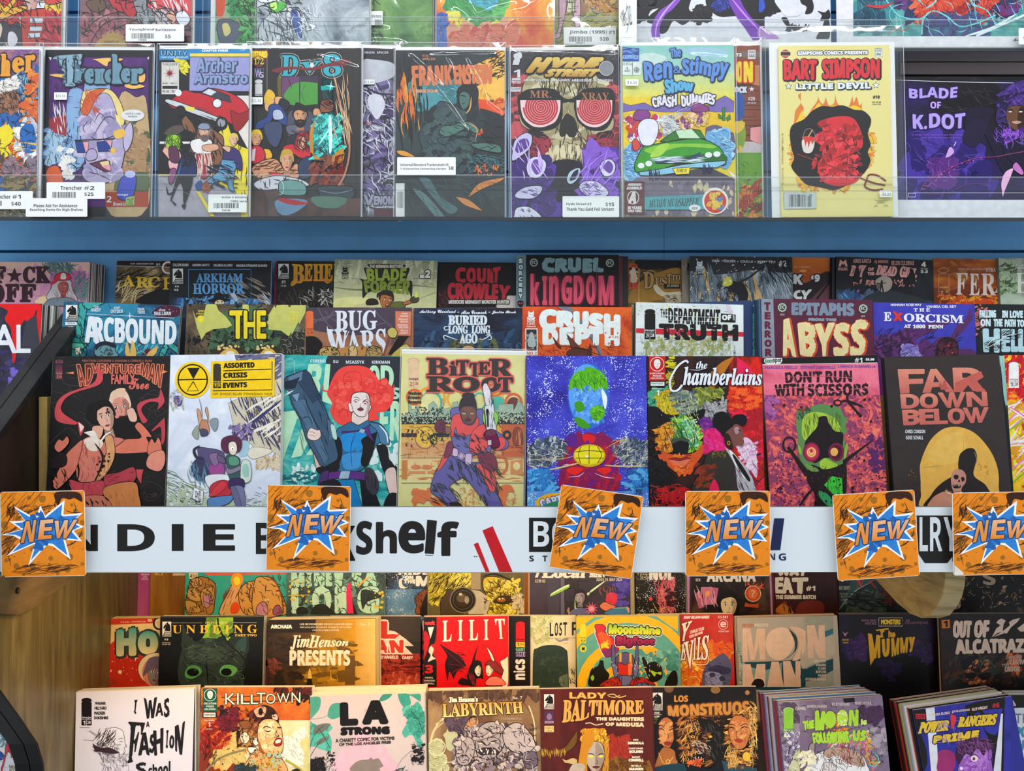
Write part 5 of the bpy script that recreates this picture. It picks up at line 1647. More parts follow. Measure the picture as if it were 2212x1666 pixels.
comic('two','B4',(14,446),(945,456),'5a2038','maroon comic with dripping cream title and grey vertical side lettering','''
r 5a2038 100,400 1000,1000
p 8a96a4 0,430 117,447 132,940 0,940
T b+4 6a1c38 45,484 90,484 90,545 45,545 T
T b+4 6a1c38 48,565 92,565 92,620 48,620 E
T b+4 6a1c38 48,643 95,643 95,698 48,698 R
T b+4 6a1c38 48,718 95,718 95,772 48,772 R
T b+4 6a1c38 48,795 100,795 100,848 48,848 O
T b+4 6a1c38 52,870 102,870 102,925 52,925 R
j 3a4038 192,520 44 0 d0d8d0
j 3a4038 868,530 44 0 d0d8d0
t b d0c8b0 176,576 210,590 NO10
t b d0c8b0 850,590 882,604 APR
T b+7 7c8ca0 275,488 785,492 788,590 275,582 EPITAPHS
T b+4 8a96a4 412,614 640,618 640,636 412,634 FROM THE
T b+6@j6/d84820:10_8,4/3a1020:6_12,4 ecdca0 155,625 300,625 300,925 200,915 A
T b+9@j6/d84820:10_8,4 ecdca0 330,660 465,665 460,925 350,920 B
T b+9@j6/d84820:10_8,4 ecdca0 470,665 620,665 560,930 520,930 Y
T b+9@j6/d84820:10_8,4 ecdca0 630,660 750,665 735,920 625,920 S
T b+9@j6/d84820:10_8,4 ecdca0 775,640 905,635 865,925 765,925 S
''',n=3,pitch=.0036,cdx=-.0025,ccol=['58709a','2e5a6a','3a3a60'],dd=0)
comic('two','B4',(948,476),(1800,494),'3a38a8','royal blue comic with spaced white serif title and purple demon limbs','''
r ~cloud:9:3434a4,4040b8,38309a 900,400 1900,1500
c 5a2868 960,900! 1100,760 1280,680 1500,640 1640,620 1500,700 1300,800 1240,920 1100,1500 940,1500
b 4a2050,6a3070,3a1a48 40 80 .4 -30 .3 960,780 1300,700 1300,920 960,940
c 5a2c60 1420,860 1500,770 1600,760 1660,640! 1700,640 1740,580 1760,520! 1780,600 1720,700 1650,780 1660,860 1780,870 1820,920! 1640,930 1400,930
c 2a1220 1470,900 1500,800 1560,765 1640,790 1665,860 1640,960 1500,960
b 5a2838,3a1828 20 40 .7 0 .3 1500,800 1640,920
e e02828 1583,838 9 9
e e02828 1612,900 9 9
c 8a78c8 1180,880 1240,820 1360,870 1360,940 1200,940
b 6a58b0,a898d8 14 40 .4 40 .3 1180,840 1380,930
c 5a2868 1340,900 1340,800 1380,780 1450,840 1440,930
h 1a0a2a 40 90 -40 30 6 .3 960,700 1700,920
t s+1 e8e8f4 1098,492 1355,512 HANNAH ROSE MAY
t s+1 e8e8f4 1395,506 1645,528 VANESA DEL REY
t S+1 f0f0f8 1290,532 1425,558 T H E
t S+2 f0f0f8 1042,565 1100,636 E
T s+6 e83828 1120,560 1190,575 1190,632 1125,632 x
T S+2 f0f0f8 1208,575 1700,590 1705,655 1208,640 ORCISM
t S+2 f0f0f8 1210,666 1262,692 AT
t S+2 f0f0f8 1285,668 1385,696 1600
t S+2 f0f0f8 1412,672 1535,698 PENN
''',n=2,ccol=['2a2888'],dd=.005)
comic('two','B4',(1790,490),(2690,500),'1c1f1e','black comic with pale blue block words and sketched skeleton hands at the far right','''
r 1c2020 1780,480 2800,1000
d c86a6a 60 2 9 1790,500 1860,700
b b85858,d87878 16 26 .5 60 .5 1790,520 1900,760
t b+3 cfe8ee 1842,548 1975,606 FALLING
t b+3 cfe8ee 2030,552 2075,606 IN
t b+3 cfe8ee 2095,552 2200,608 LOVE
t b+3 cfe8ee 1850,622 1930,678 ON
t b+3 cfe8ee 1960,622 2030,680 THE
t b+3 cfe8ee 2052,626 2140,682 PATH
t b+3 cfe8ee 2155,628 2210,684 TO
T b+10 b8e0e8 1875,708 2000,708 2000,890 1880,885 H
T b+8 b8e0e8 2030,710 2090,710 2090,885 2030,885 E
T b+8 b8e0e8 2110,710 2155,710 2155,885 2110,885 L
T b+8 b8e0e8 2170,710 2240,710 2240,885 2170,885 L
h 14100f 40 60 -20 50 5 .5 1890,800 2030,890
h 14100f 40 70 -20 40 5 .5 2020,710 2180,800
l e8f0f0 8 1900,860 1990,810 2060,760 2160,740
l e8f0f0 6 1890,850 1950,790 2010,740
''',dd=.008,n=0)
# ------------------------------------------------------------------ third row of the upper rack
comic('three','B1',(-110,352),(714,355),'c88fa6','pink sunset comic with palm leaves and a person in a red cap','''
r e8b8a0>c880b0 -200,340 800,800
b d890b8,e0a0b0 20 90 .3 0 .2 0,400 700,660
r c068a0 400,425 685,650
c f0d0a0 280,680 330,630 400,630 440,680
h 6a8a84,4a6a6a 70 110 50 60 10 .3 340,350 560,350 600,430 400,450
h 6a8a84,4a6a6a 60 110 120 40 10 .3 600,460 714,460 714,650 600,640
t S+8 3a1a24 -40,400 40,520 F
x 3a1a24 116,465 66 28 5 0
t S+8 3a1a24 190,400 275,520 C
t S+8 3a1a24 290,400 395,520 K
t S+8 3a1a24 -70,540 30,680 O
t S+8 3a1a24 50,540 145,670 F
t S+8 3a1a24 165,540 280,670 F
K c8c0c0 4 440,500 410,560 370,640 440,690 560,690 620,660 580,580 560,500
f c85040 c8c0c0 505,550 46,58 0 nr
K d02838 4 440,500 450,455 500,438 550,452 560,495
c d02838 400,530 440,495 470,500 430,530
c e8d8d0 485,490 490,450 510,442 525,455 525,490
K 7a8a94 4 370,700 400,650 470,640 560,640 620,700
h 8a6a70 24 80 80 20 4 .4 420,540 600,680
''',n=8,pitch=.0036,cdx=.0012,ccol=['5a3a44','2a2024','8a6a60','443038'])
comic('three','B1',(930,346),(1740,348),'4a3a28','brown wood-grain comic with half a yellow title, tucked behind its neighbour','''
r ~streak:24:2e2014,5a4426,8a7048,c8b084:.3 900,380 1800,800
p 14100f 900,340 1800,340 1800,402 900,384
L d8c8b8 4 925,384 1350,396
t b e8e0d4 1038,366 1230,378 $3.99 - COMICSANDY.COM -
t b e8e0d4 1245,368 1274,386 01
h 15100c 70 150 -25 25 9 .3 925,420 1350,640
h d8c090 20 120 -60 25 8 .3 930,520 1100,680
c 14100f 1090,680 1140,620 1240,580 1350,540 1350,700
o e8e0d4 14 1340,400 44,44
o c04030 4 1340,400 30,30
t S+2 e8b828 978,462 1070,550 A
t S+2 e8b828 1085,478 1185,560 R
t S+2 e8b828 1180,478 1270,560 C
t S+2 e8b828 1300,482 1390,575 H
l e8b828 8 970,555 1000,540
l e8b828 8 1150,540 1190,575 1215,570
''',dd=.016,n=0)
comic('three','B1',(1355,343),(2162,345),'16181f','black and blue comic with framed blue title and a hatted figure looking up','''
r ~cloud:12:101218,1c2430,2c3a4e 1300,300 2300,800
b 4a8ac8,2a5a8c,8ab8e0 30 70 .3 20 .3 1400,620 2150,700
c 14161c 1355,343! 2162,343! 2162,620 1900,640 1700,620 1500,640 1355,600
h 8a7a68 20 170 25 6 12 0 1850,500 2160,690
h c8ccd0 10 80 40 10 6 0 2040,600 2160,690
t b e8e6e0 1378,370 1500,392 CULLEN BUNN
t b e8e6e0 1532,372 1668,392 ANDREA MUTTI
t b e8e6e0 1700,374 1852,394 VALERIA ALLORO
t b e8e6e0 1882,376 2128,396 HASSAN OTSMANE-ELHAOU
u 1376,408 1458,528
t b e8e6e0 1392,545 1424,560 #4
t b e8e6e0 1388,572 1422,590 $2
R 5a9ad0 5 1503,414 2000,650
T S+2 5a9ad0 1566,450 1935,450 1935,518 1566,518 ARKHAM
T S+2 5a9ad0 1540,530 1940,530 1950,612 1540,612 HORROR
c 0c0c10 1655,660 1700,640 1715,605 1760,600 1785,640 1840,655 1760,680 1700,680
K e0d0a8 3 1715,670 1750,655 1785,670 1780,690 1715,690
e 14100f 1735,672 6 6
e 14100f 1768,672 6 6
P 4a5a68 4 1520,640 1545,630 1580,690 1560,690
p a8b8c8 1830,610 1870,600 1900,660 1880,672
''',n=2,ccol=['1c2430'])
comic('three','B2',(70,134),(930,140),'15110e','black comic with curly golden-orange capital letters beside a white horse mark','''
r ~cloud:12:0f0c0a,1a1512,221c18 0,100 1000,600
u 85,158 173,283
t b e8e0d4 112,302 143,330 #1
t b b8b0a4 104,342 150,358 $3.99
T S+5@k4 e8a828>c88018 205,165 300,165 300,320 205,320 B
T S+5 e8a828>c88018 310,165 375,165 370,305 305,305 E
T S+5 e8a828>c88018 385,165 470,165 470,305 385,305 H
T S+5 e8a828>c88018 480,165 545,165 545,305 475,305 E
T S+5 e8a828>c88018 560,165 680,165 680,305 560,305 M
l c88018 20 210,300 200,340 250,310
l c88018 14 470,280 500,320 540,300
h c8c0b0 26 90 60 40 6 .4 260,380 560,510
h 5a5048 50 80 70 50 5 .4 90,390 560,510
b c8c8c0 8 30 .3 60 .3 430,380 560,500
''',dd=.015,n=2,ccol=['a02048','181412'],cshift=-.004)
comic('three','B2',(564,119),(1440,133),'b8b594','sage green comic with spiky olive title and a shouting dark-haired fencer','''
r 8a8c74>e0e0a0 500,100 1500,600
b c8c8a0,a8aa88,b8ba98 26 150 .2 5 .3 560,150 1440,350
l 7a7c60 18 560,360 800,380 1000,330 1440,360
c e4e498 560,470 700,440 900,460 700,530 560,530
z 14120f 622,178 686,292 1 c0c0a0
c 14100f 860,160 1155,165 1150,200 1205,200 1175,300 1225,310 1220,450 1180,380 1010,380 860,400 805,450 800,320 780,285 840,290 815,195 870,195
t b e8e0c8 866,168 1150,196 THE MIRANDA BROTHERS
T b+4@f8 8a9a30 838,212 1175,208 1165,300 850,300 BLADE
T b+5@f10 7a8c28 815,315 1215,315 1195,410 830,395 FORGER
t b+3/14100f:6 e8e8d8 1295,255 1335,282 NO.
t b+4/14100f:7 e8e8d8 1340,218 1378,278 2
c 2a2018 830,480 860,455 920,460 940,500 900,510 840,510
f b8703c 2a2018 1005,465 58,66 8 rao
c 2a2018 925,450 930,410 980,390 1040,395 1060,440 1000,425 950,430
K 6a7030 5 1040,530 1060,490 1150,485 1160,530
K b8703c 4 1150,490 1220,465 1225,490 1160,510
K 4a4430 4 1210,455 1250,435 1285,450 1270,485 1220,488
l b0b060 4 1270,460 1360,425 1440,398
c d8e860 1245,440 1265,390! 1280,440
''',dd=0)
comic('three','B2',(1446,143),(2326,150),'0d0b0b','black comic with hand-cut red title above a small white tagline','''
r ~cloud:9:080808,120c0c,1c1010 1400,100 2400,600
c d8d0c8 1960,540 2020,440 2110,430 2340,430 2340,560
b 5a2028,3a1418 20 50 .5 30 .4 1450,370 1530,520
T b+7/1a0808:12 c82838 1600,200 1678,195 1678,320 1605,320 C
T b+7/1a0808:12 c82838 1695,200 1768,200 1768,318 1695,320 O
T b+7/1a0808:12 c82838 1785,202 1855,205 1850,312 1788,318 U
T b+6/1a0808:12 c82838 1872,205 1912,205 1912,325 1872,320 N
T b+6/1a0808:12 c82838 1920,200 1975,190 1955,325 1925,325 T
T b+7@j2/1a0808:12 c82838 1535,328 1960,338 1950,462 1535,458 CROWLE
T b+7/1a0808:12 c82838 1972,345 2060,355 2035,462 1975,460 Y
t b+1/14100f:7 ece4dc 1538,472 2055,502 MEDIOCRE MIDNIGHT MONSTER HUNTER
''',dd=.004)
comic('three','B3',(57,81),(932,82),'0e0c12','taller black comic with ragged grey-blue word over big glossy pink word','''
r 0c0a10 0,0 1000,600
p 6a868c 40,70 143,80 143,540 40,540
T b+4/2a3438:7 c8d8d8 82,118 112,118 112,152 82,152 S
T b+3/2a3438:7 c8d8d8 84,172 114,172 114,206 84,206 O
T b+3/2a3438:7 c8d8d8 82,222 112,222 112,256 82,256 R
T b+3/2a3438:7 c8d8d8 82,275 112,275 112,308 82,308 C
T b+3/2a3438:7 c8d8d8 84,325 112,325 112,355 84,355 E
T b+3/2a3438:7 c8d8d8 82,372 112,372 112,402 82,402 R
T b+3/2a3438:7 c8d8d8 82,418 112,418 112,452 82,452 Y
c 14100f 72,480 96,470 120,482 118,515 96,528 74,510
e e03840 86,495 7 7
e e03840 106,495 7 7
j 14100f 210,148 42 0 b8c0b8
j 14100f 858,152 42 0 b8c0b8
T b+10@j5 7aa0a4 290,120 800,118 795,222 290,222 CRUEL
T b+5/6a1030:8_6,3 e8506a 185,250 255,250 250,510 185,510 k
T b+4/6a1030:8_6,3 e8506a 285,270 320,270 320,510 285,510 I
T b+5/6a1030:8_6,3 e8506a 345,268 415,268 415,510 345,510 n
T b+6/6a1030:8_6,3 e8506a 450,268 530,268 530,500 450,500 G
T b+6/6a1030:8_6,3 e8506a 555,268 630,268 630,500 555,500 D
T b+6/6a1030:8_6,3 e8506a 660,268 730,268 730,500 660,500 O
T b+5/6a1030:8_6,3 e8506a 765,268 885,268 885,510 765,510 M
h ff90a0 40 200 90 2 3 0 190,280 880,480
h 8a1838 40 200 90 2 3 0 190,280 880,480
''',n=2,pitch=.004,cdx=.0075,ccol=['5a1428','1c1418'],dd=0)
comic('three','B3',(982,120),(1810,135),'3a2a18','brown and gold comic with western lettering and a white cowboy hat','''
r ~cloud:10:1a1410,3a2c18,8a6a28,5a4420 900,100 1900,1000
c a87828 1100,330 1250,240 1460,200 1460,400 1200,480 1000,480
r c8a050 1103,110 1111,560
c 14100f 1100,120 1460,120 1460,180 1300,200 1110,200
r d84a30 1022,180 1096,320
o d84a30 10 1056,178 34,18
b e8c8a0,14100f 14 26 .8 60 .3 1030,200 1090,300
c e0c8a8 1035,310 1040,220 1060,190 1080,220 1088,310
r d84a30 1022,325 1096,372
t b 14100f 1035,335 1050,360 5
t b 14100f 1065,335 1085,350 $3
T S+3/2a1a10:6 c89858 1145,235 1235,235 1225,370 1150,370 D
t S+2/2a1a10:5 c89858 1245,280 1300,345 U
t S+2/2a1a10:5 c89858 1300,280 1345,345 S
t S+2/2a1a10:5 c89858 1345,250 1385,345 T
t S+1/2a1a10:5 c8a878 1385,255 1460,305 TO
l c89858 8 1150,250 1200,215 1260,240
r 14100f 1320,330 1460,370
t b d8c8a8 1345,338 1450,362 JG JONES
c dccfae 1228,350 1260,340 1330,400 1460,395 1460,430 1330,440 1260,410
c c8b898 1330,480 1335,430 1460,425 1460,500 1340,500
l 14100f 8 1360,470 1400,455 1440,460
e 14100f 1405,470 10 6
h 5a4428 24 50 20 30 5 .4 1330,430 1460,500
''',dd=.013)
comic('three','B3',(1466,112),(2300,108),'6a6254','taupe comic showing only a strip with a pale cat mark, behind the snowy forest one','''
r ~streak:20:5a5246,7a7060,a09684:.3 1400,90 2400,700
z 14100f 1512,140 1560,255 1 7a7060
''',dd=.0075)
comic('three','B4',(-582,90),(276,98),'5a646c','snowy forest comic with a long-limbed black creature climbing between trees','''
@ B3
r ~streak:26:5a6874,8a98a2,3c464e,b8c4ca:.35 1500,60 2400,1000
c 2a2a2e 1530,60 2400,60 2400,230 2100,210 1800,250 1560,230
h c8a468 9 330 78 5 44 .05 1600,250 2200,520
h 6a7884 14 330 80 5 30 .05 1560,240 2212,520
h 14161a 50 110 82 8 5 .1 1560,240 2212,500
d e8f0f4 70 2 6 1545,100 2212,480
z dce4e6 1590,128 1660,245 1 2a2a2e
t b e8e8e4 1728,124 1792,145 TOBIN
t b e8e8e4 1835,126 1928,148 HOLDEN
t b e8e8e4 1973,130 2080,150 COLELLA
t b e8e8e4 2120,134 2270,156 ESPOSITO
e e8e8e4 1814,136 4 4
e e8e8e4 1950,139 4 4
e e8e8e4 2098,142 4 4
c 14161c 1860,360 1880,310 1940,310 2000,330 2040,420 2010,500 1960,500 1950,420 1900,400
l 14161c 16 1960,320 2040,280 2120,220 2200,170
l 14161c 12 2150,200 2190,150 2230,160
h 14161c 40 110 100 60 5 .8 1790,280 1900,480
h 14161c 24 100 70 40 8 .5 1880,330 2020,490
c d8d050 1820,340 1840,280 1880,270 1905,320 1870,350
e f8f8c0 1885,305 10 8
e f8f8c0 1845,320 10 8
c b83020 1860,500 1880,480 1900,505
c b83020 1700,500 1720,485 1740,500
@ B4
t b+1 e8e8e0 162,132 228,180 #2
h c8d4dc 30 110 70 15 4 .1 60,260 270,420
h 14161c 40 130 60 20 6 .1 60,110 270,300
''',n=1,ccol=['4a545c'],dd=0)
comic('three','B4',(-260,100),(586,103),'b8541c','orange and black comic with partly hidden white outlined letters and a number nine','''
r d8741c>b84c14 200,90 700,280
c 2a1a1c 280,330 400,310 586,220 586,480 280,480
c 6a3a44 430,480 500,380 586,320 586,480
r 5a3040 280,420 360,460
t b d8b890 286,178 430,190 TAT - CAMPBELL
e e8a850 366,214 30 9
T b+5/1a1214:12 ecece8 290,250 355,250 360,330 290,320 K
T b+3/1a1214:10 ecece8 435,255 460,255 460,285 435,285 #
T b+4/1a1214:10 ecece8 465,250 505,250 500,305 465,305 9
T b+5/1a1214:12 ecece8 290,385 360,380 360,450 290,450 C
T b+5/1a1214:12 ecece8 355,385 435,375 410,450 350,450 Y
L 0c0a0c 16 480,450 586,310
''',dd=.012)
comic('three','B4',(640,94),(1452,124),'101014','black comic with pink brush title, a moonlit raised-arm figure and vine wreath','''
r ~cloud:12:0c0c12,14141c,1c2028 600,80 1500,500
c 2a3a54 640,370! 760,380 900,420 1060,400 1200,420 1448,470 1448,500 640,500!
b 2a4a7a,3a5a8a,5a6a7a 24 60 .4 20 .4 650,390 1000,470
c 2a3038 900,420 1050,380 1200,400 1400,470 900,480
l 4aa8e0 12 700,395 740,440
l 4aa8e0 8 680,410 700,445
p e0a08c 662,178 676,118 700,140 724,118 738,178 718,178 712,150 700,165 690,150 682,178
t b e0a08c 658,186 738,214 MAGMA
t b e0a090 785,115 935,150 AIMEE GARCIA
t b e0a090 962,125 1078,158 AJ MENDEZ
t b e0a090 1105,132 1294,168 BELEN CULEBRAS
t b+1 f0e8dc 1355,140 1392,182 4
L f0e8dc 3 1345,192 1408,194
t b f0e8dc 1348,204 1408,236 $3
T I+5 e09c94 765,172 890,172 870,265 755,255 DAY
t b+2 e09c94 910,190 955,215 OF
t b+2 e09c94 905,228 960,252 THE
T I+5 e09c94 985,168 1150,185 1140,260 975,245 DEAD
T I+5 e09c94 1180,180 1320,200 1310,275 1175,265 GIRL
c a8988c 985,280 1040,255 1095,275 1110,330 1085,375 1030,392 985,360 970,310
c 6a5a54 985,310 1020,340 1000,370 975,340
h d8887c 26 34 60 60 9 .4 780,290 960,330
h d8887c 26 34 120 60 9 .4 1100,290 1310,350
c 0c0c10 1015,300 1030,295 1030,330 1040,390 1030,392 1022,350 1012,390 1005,390
l 0c0c10 8 975,318 1022,318 1065,312
c 0c0c10 790,290 800,200 830,190 840,280 830,320
c 0c0c10 1200,320 1250,240 1260,190 1290,220 1300,320
e e05078 822,382 8 8
''',n=2,ccol=['141418','20242c'],cdx=-.004,dd=.003)
comic('three','B4',(1450,110),(2300,120),'b86a18','amber comic with tall pale serif letters and outlined dotted-i mark','''
r ~streak:12:c88018,b85c14,8a3a10,d89020:2 1400,100 2400,600
c 7a2c0c 1460,360 1600,380 1750,320 1900,380 2000,360 2000,500 1460,500
c e84018 1600,500 1800,440 2000,470 2000,520
b f8a020,d85010 20 60 .4 80 .4 1480,420 2000,490
o d8b078 4 1538,210 40,22
R d8b078 3 1500,240 1585,420
t i d8b878 1510,345 1578,362 image
t b d8b878 1512,386 1536,410 7
t b d8b878 1556,380 1578,400 25
t b d8a898 1664,192 1885,212 FROM THE CREATORS OF
t S+1 e8c8b8 1892,192 1996,222 STRAY
T S+1 ecd4c8 1645,235 1740,235 1725,415 1645,415 F
T S+1 ecd4c8 1760,240 1835,240 1840,420 1755,420 E
T S+1 ecd4c8 1855,240 1975,240 1975,420 1855,420 R
T S+1 ecd4c8 1965,240 2080,240 2080,400 1965,400 A
''',dd=.010)
comic('three','B4',(1998,106),(2840,110),'8a8c78','pale grey-green comic with a swirl of green brushwork, cut off by the picture edge','''
r ~streak:18:6a705a,9a9c88,b8b4a4,7a8468:.5 1990,90 2900,800
b 7a9a5a,a8b89a,4a5a3c 50 80 .3 80 .3 2010,120 2150,490
c b8c8b0 2000,440 2080,400 2212,440 2212,500 2000,500
t s+1 dcdcd0 2142,160 2260,178 AARON
t s+1 dcdcd0 2142,182 2270,200 IYENGAR
t S+2 dce0d4 2150,235 2250,400 H
''',n=1,ccol=['8a8c78'],dd=.005)
# ------------------------------------------------------------------ bagged books on the acrylic shelf
bagged('top','A1',(-506,356),(282,356),'2a64a8','bagged comic with orange bone-letter title and blaster fire, cut off at the left edge','''
r ~cloud:14:1a5aa8,2468b4,1a4c98 -600,300 300,1600
r ~cloud:12:5a3a6a,6a4a7a,2a5aa0 -600,330 300,560
b 8a5a90,a8707a 20 90 .4 20 .3 0,360 280,480
T S+7/1a1420:11 f0a030 -60,410 60,430 60,540 -60,560 c
T S+7/1a1420:11 f0a030 15,395 75,395 70,545 10,545 h
T S+7/1a1420:11 f0a030 95,420 170,420 170,520 95,525 e
T S+7/1a1420:11 f0a030 185,405 250,400 245,500 185,520 r
b 7aa8c8,a8d0e0,4a78a0,2a4870 70 60 .5 60 .4 130,520 270,580 250,840 130,830
h 101830 60 60 60 50 5 .5 120,530 270,840
b 6a3a2a,8a5a3a,a87050 40 60 .6 30 .4 -20,640 120,680 120,800 -20,800
h 14100f 40 60 40 60 5 .5 -20,640 130,800
b e06020,f08a30 30 60 .5 70 .4 220,470 280,560 280,1000 160,880
b e8e0d0,f4ece0,c8c8d0 50 40 .8 20 .3 0,600 130,560 130,620 0,660
b f8d820,f0a018,e05010,f8f040 60 110 .3 0 .3 0,930 300,1000 300,1140 0,1160
c f8e020 -20,950 60,900 100,980 60,1060 100,1130 -20,1120
b e8e8f0,c8ccd8,ffffff 60 40 .8 40 .3 110,900 230,840 290,900 290,1260 190,1240 110,1100
c 1a68b8 150,930 240,900 260,1080 170,1090
h f0c040 12 120 0 4 6 0 130,1020 300,1090
b c84820,8a7a8a,5a4a3a 50 80 .4 20 .4 0,1120 300,1200 300,1280 0,1260
b 6a5a3a,4a5a4a,a88a5a 50 80 .4 60 .4 0,1260 300,1300 300,1560 0,1560
b e0d8b0,a89a70 30 40 .8 20 .3 0,1480 240,1500 240,1560 0,1560
h 14100f 120 60 30 70 5 .5 0,560 290,1560
''',seed=1,over=(.006,.007,.01,.010),ridges=((.086,.10,.087,.24,.003,.004),(.086,.02,.088,.12,.002,.003)))
bagged('top','A1',(322,358),(1100,362),'15131a','bagged comic framed in black, purple ground with a scowling mohawked head in shades','''
r ~cloud:12:4a1a6a,5a2478,3e1660 355,415 1068,1490
p e8e8ee 350,410 372,415 365,435
p e8e8ee 1075,408 1060,415 1068,432
p e8e8ee 1020,1490 1040,1500 1022,1508
K c8a878 3 850,720 980,700 1060,760 1068,1490 760,1490
b 5a6a48,6a7a50,4a5a3c 18 90 .6 30 .2 880,760 1060,800 1060,1360 900,1280
b 9a7a58,b08a60 24 90 .6 30 .3 900,900 1066,1000 1066,1300 860,1360
P 5a6a48 4 840,1250 1068,1240 1068,1380 820,1370
r b04020 760,1380 1068,1490
b a8442a,c85a2a,7a2a20 20 80 .4 0 .3 340,1200 430,1180 480,1480 340,1490
P 8ab0d8 4 610,600 790,590 800,720 740,800 620,900 600,680
c 8ab0d8 490,690 600,660 640,900 600,1180 490,1200
h 2a3a6a 30 60 60 60 4 .4 480,660 640,1240
b 7aa0c8,a8c8e0,5a80b0 50 60 .6 60 .3 345,920 470,960 470,1180 345,1180
h 15131a 60 60 60 60 6 .4 345,900 600,1300
p a02838 355,860 480,820 480,980 400,960 355,920
h e8e0e0 20 90 80 4 6 0 390,760 470,940
b e8e4dc,f4f0e8 14 50 .6 70 .3 420,1070 520,1080 520,1280 440,1260
c e0602a 345,1220 420,1200 450,1320 345,1300
K b4a8cc 6 580,780 620,700 680,650 760,660 840,740 900,900 910,1000 900,1100 860,1260 800,1310 700,1320 620,1300 590,1240 620,1180 600,1100 580,960
b cabcd8,a094bc 24 110 .5 60 .2 600,760 860,800 860,1280 620,1240
K f0d888 4 600,660! 700,640 800,650 870,740 900,860 870,900 800,700 720,680 640,800! 600,830 580,760
K d8602a 3 590,790 640,670 760,640 700,700 640,820 620,830
h c84a20 20 90 60 20 9 .3 590,660 700,820
p f4e488 860,840 880,930 840,870 830,820
K c4b8d8 5 890,960 940,880 960,960 940,1050 900,1090
l 2a2040 6 670,990 760,850 840,860
l 2a2040 7 650,980 720,1010 880,960
l 2a2040 5 620,960 600,920 640,870
l 2a2040 5 680,880 720,820 760,850
P 1a3a8a 5 545,1020 640,1020 635,1100 560,1100
P 1a3a8a 5 700,1025 810,1010 800,1090 710,1095
p f0a8b0 600,1025 640,1022 635,1080 620,1100
p f0a8b0 760,1018 808,1010 800,1060 770,1020
L 15131a 8 540,1012 820,1002 900,940
x f0c040 815,1085 34 14 8 10
c f0c050 820,950 890,930 900,980 840,1000
K b4a8cc 5 640,1080 690,1080 700,1140 640,1160 620,1130
P 6a2a4a 6 650,1180 760,1150 790,1160 800,1230 760,1240
p e8d898 720,1170 785,1158 790,1190 740,1200
c f0a0b0 740,1200 790,1190 795,1230
l 2a2040 6 640,1240 720,1260 800,1300
e e6e6e4 958,832 84,42
t b 3a3a4a 905,815 1015,828 LOCK N' LOAD
t b 3a3a4a 925,836 992,848 FANBOY!
K 3a4ac0 5 880,1280 980,1270 950,1430 850,1420
e c0c4f0 940,1255 38,26
t i e8e8f8 845,1390 925,1412 image
t i e8e8f0 772,1410 805,1455 2
t I e8e8f0 815,1450 900,1480 Brown's
p a8c060 910,1425 972,1412 970,1480 905,1485
T b 3a5a2a 915,1430 965,1422 963,1475 910,1480 COMIC
c f4c060 675,430 780,420 880,425 870,440 790,445 770,480 700,440
c f4c060 362,540 440,535 470,560 400,555
c f4c060 900,620 960,560 1040,530 1040,590 980,600 1045,625 960,642
T S+9/15131a:13 6a94a8 540,500 640,505 610,595 540,590 r
T S+8/15131a:12 6a94a8 620,505 690,505 690,595 620,600 e
T S+8/15131a:12 6a94a8 690,505 770,505 765,600 690,600 n
T S+8/15131a:12 6a94a8 765,510 820,510 820,590 765,595 c
T S+8/15131a:12 6a94a8 815,400 880,410 880,600 815,600 h
T S+8/15131a:12 6a94a8 880,500 950,505 950,590 885,595 e
T S+8/15131a:12 6a94a8 950,505 1030,500 1010,600 950,600 r
b 6a94a8,4a7088,8ab0c0 60 30 .6 70 .4 400,410 590,400 570,470 520,600 470,620 450,500
T S+6/15131a:9 8ab0c0 430,410 590,400 560,620 460,620 T
h 15131a 50 50 60 60 5 .4 400,400 600,640
''',seed=2,over=(.008,.003,.01,.010),ridges=((-.088,.03,-.086,.24,.003,.004),(.083,.02,.084,.25,.002,.003),(-.084,.01,-.02,.003,.002,.003)),
 tlab=(('A1',((390,665),(482,718)),'\nt M 555a5e 402,680 470,703 $25.00'),))
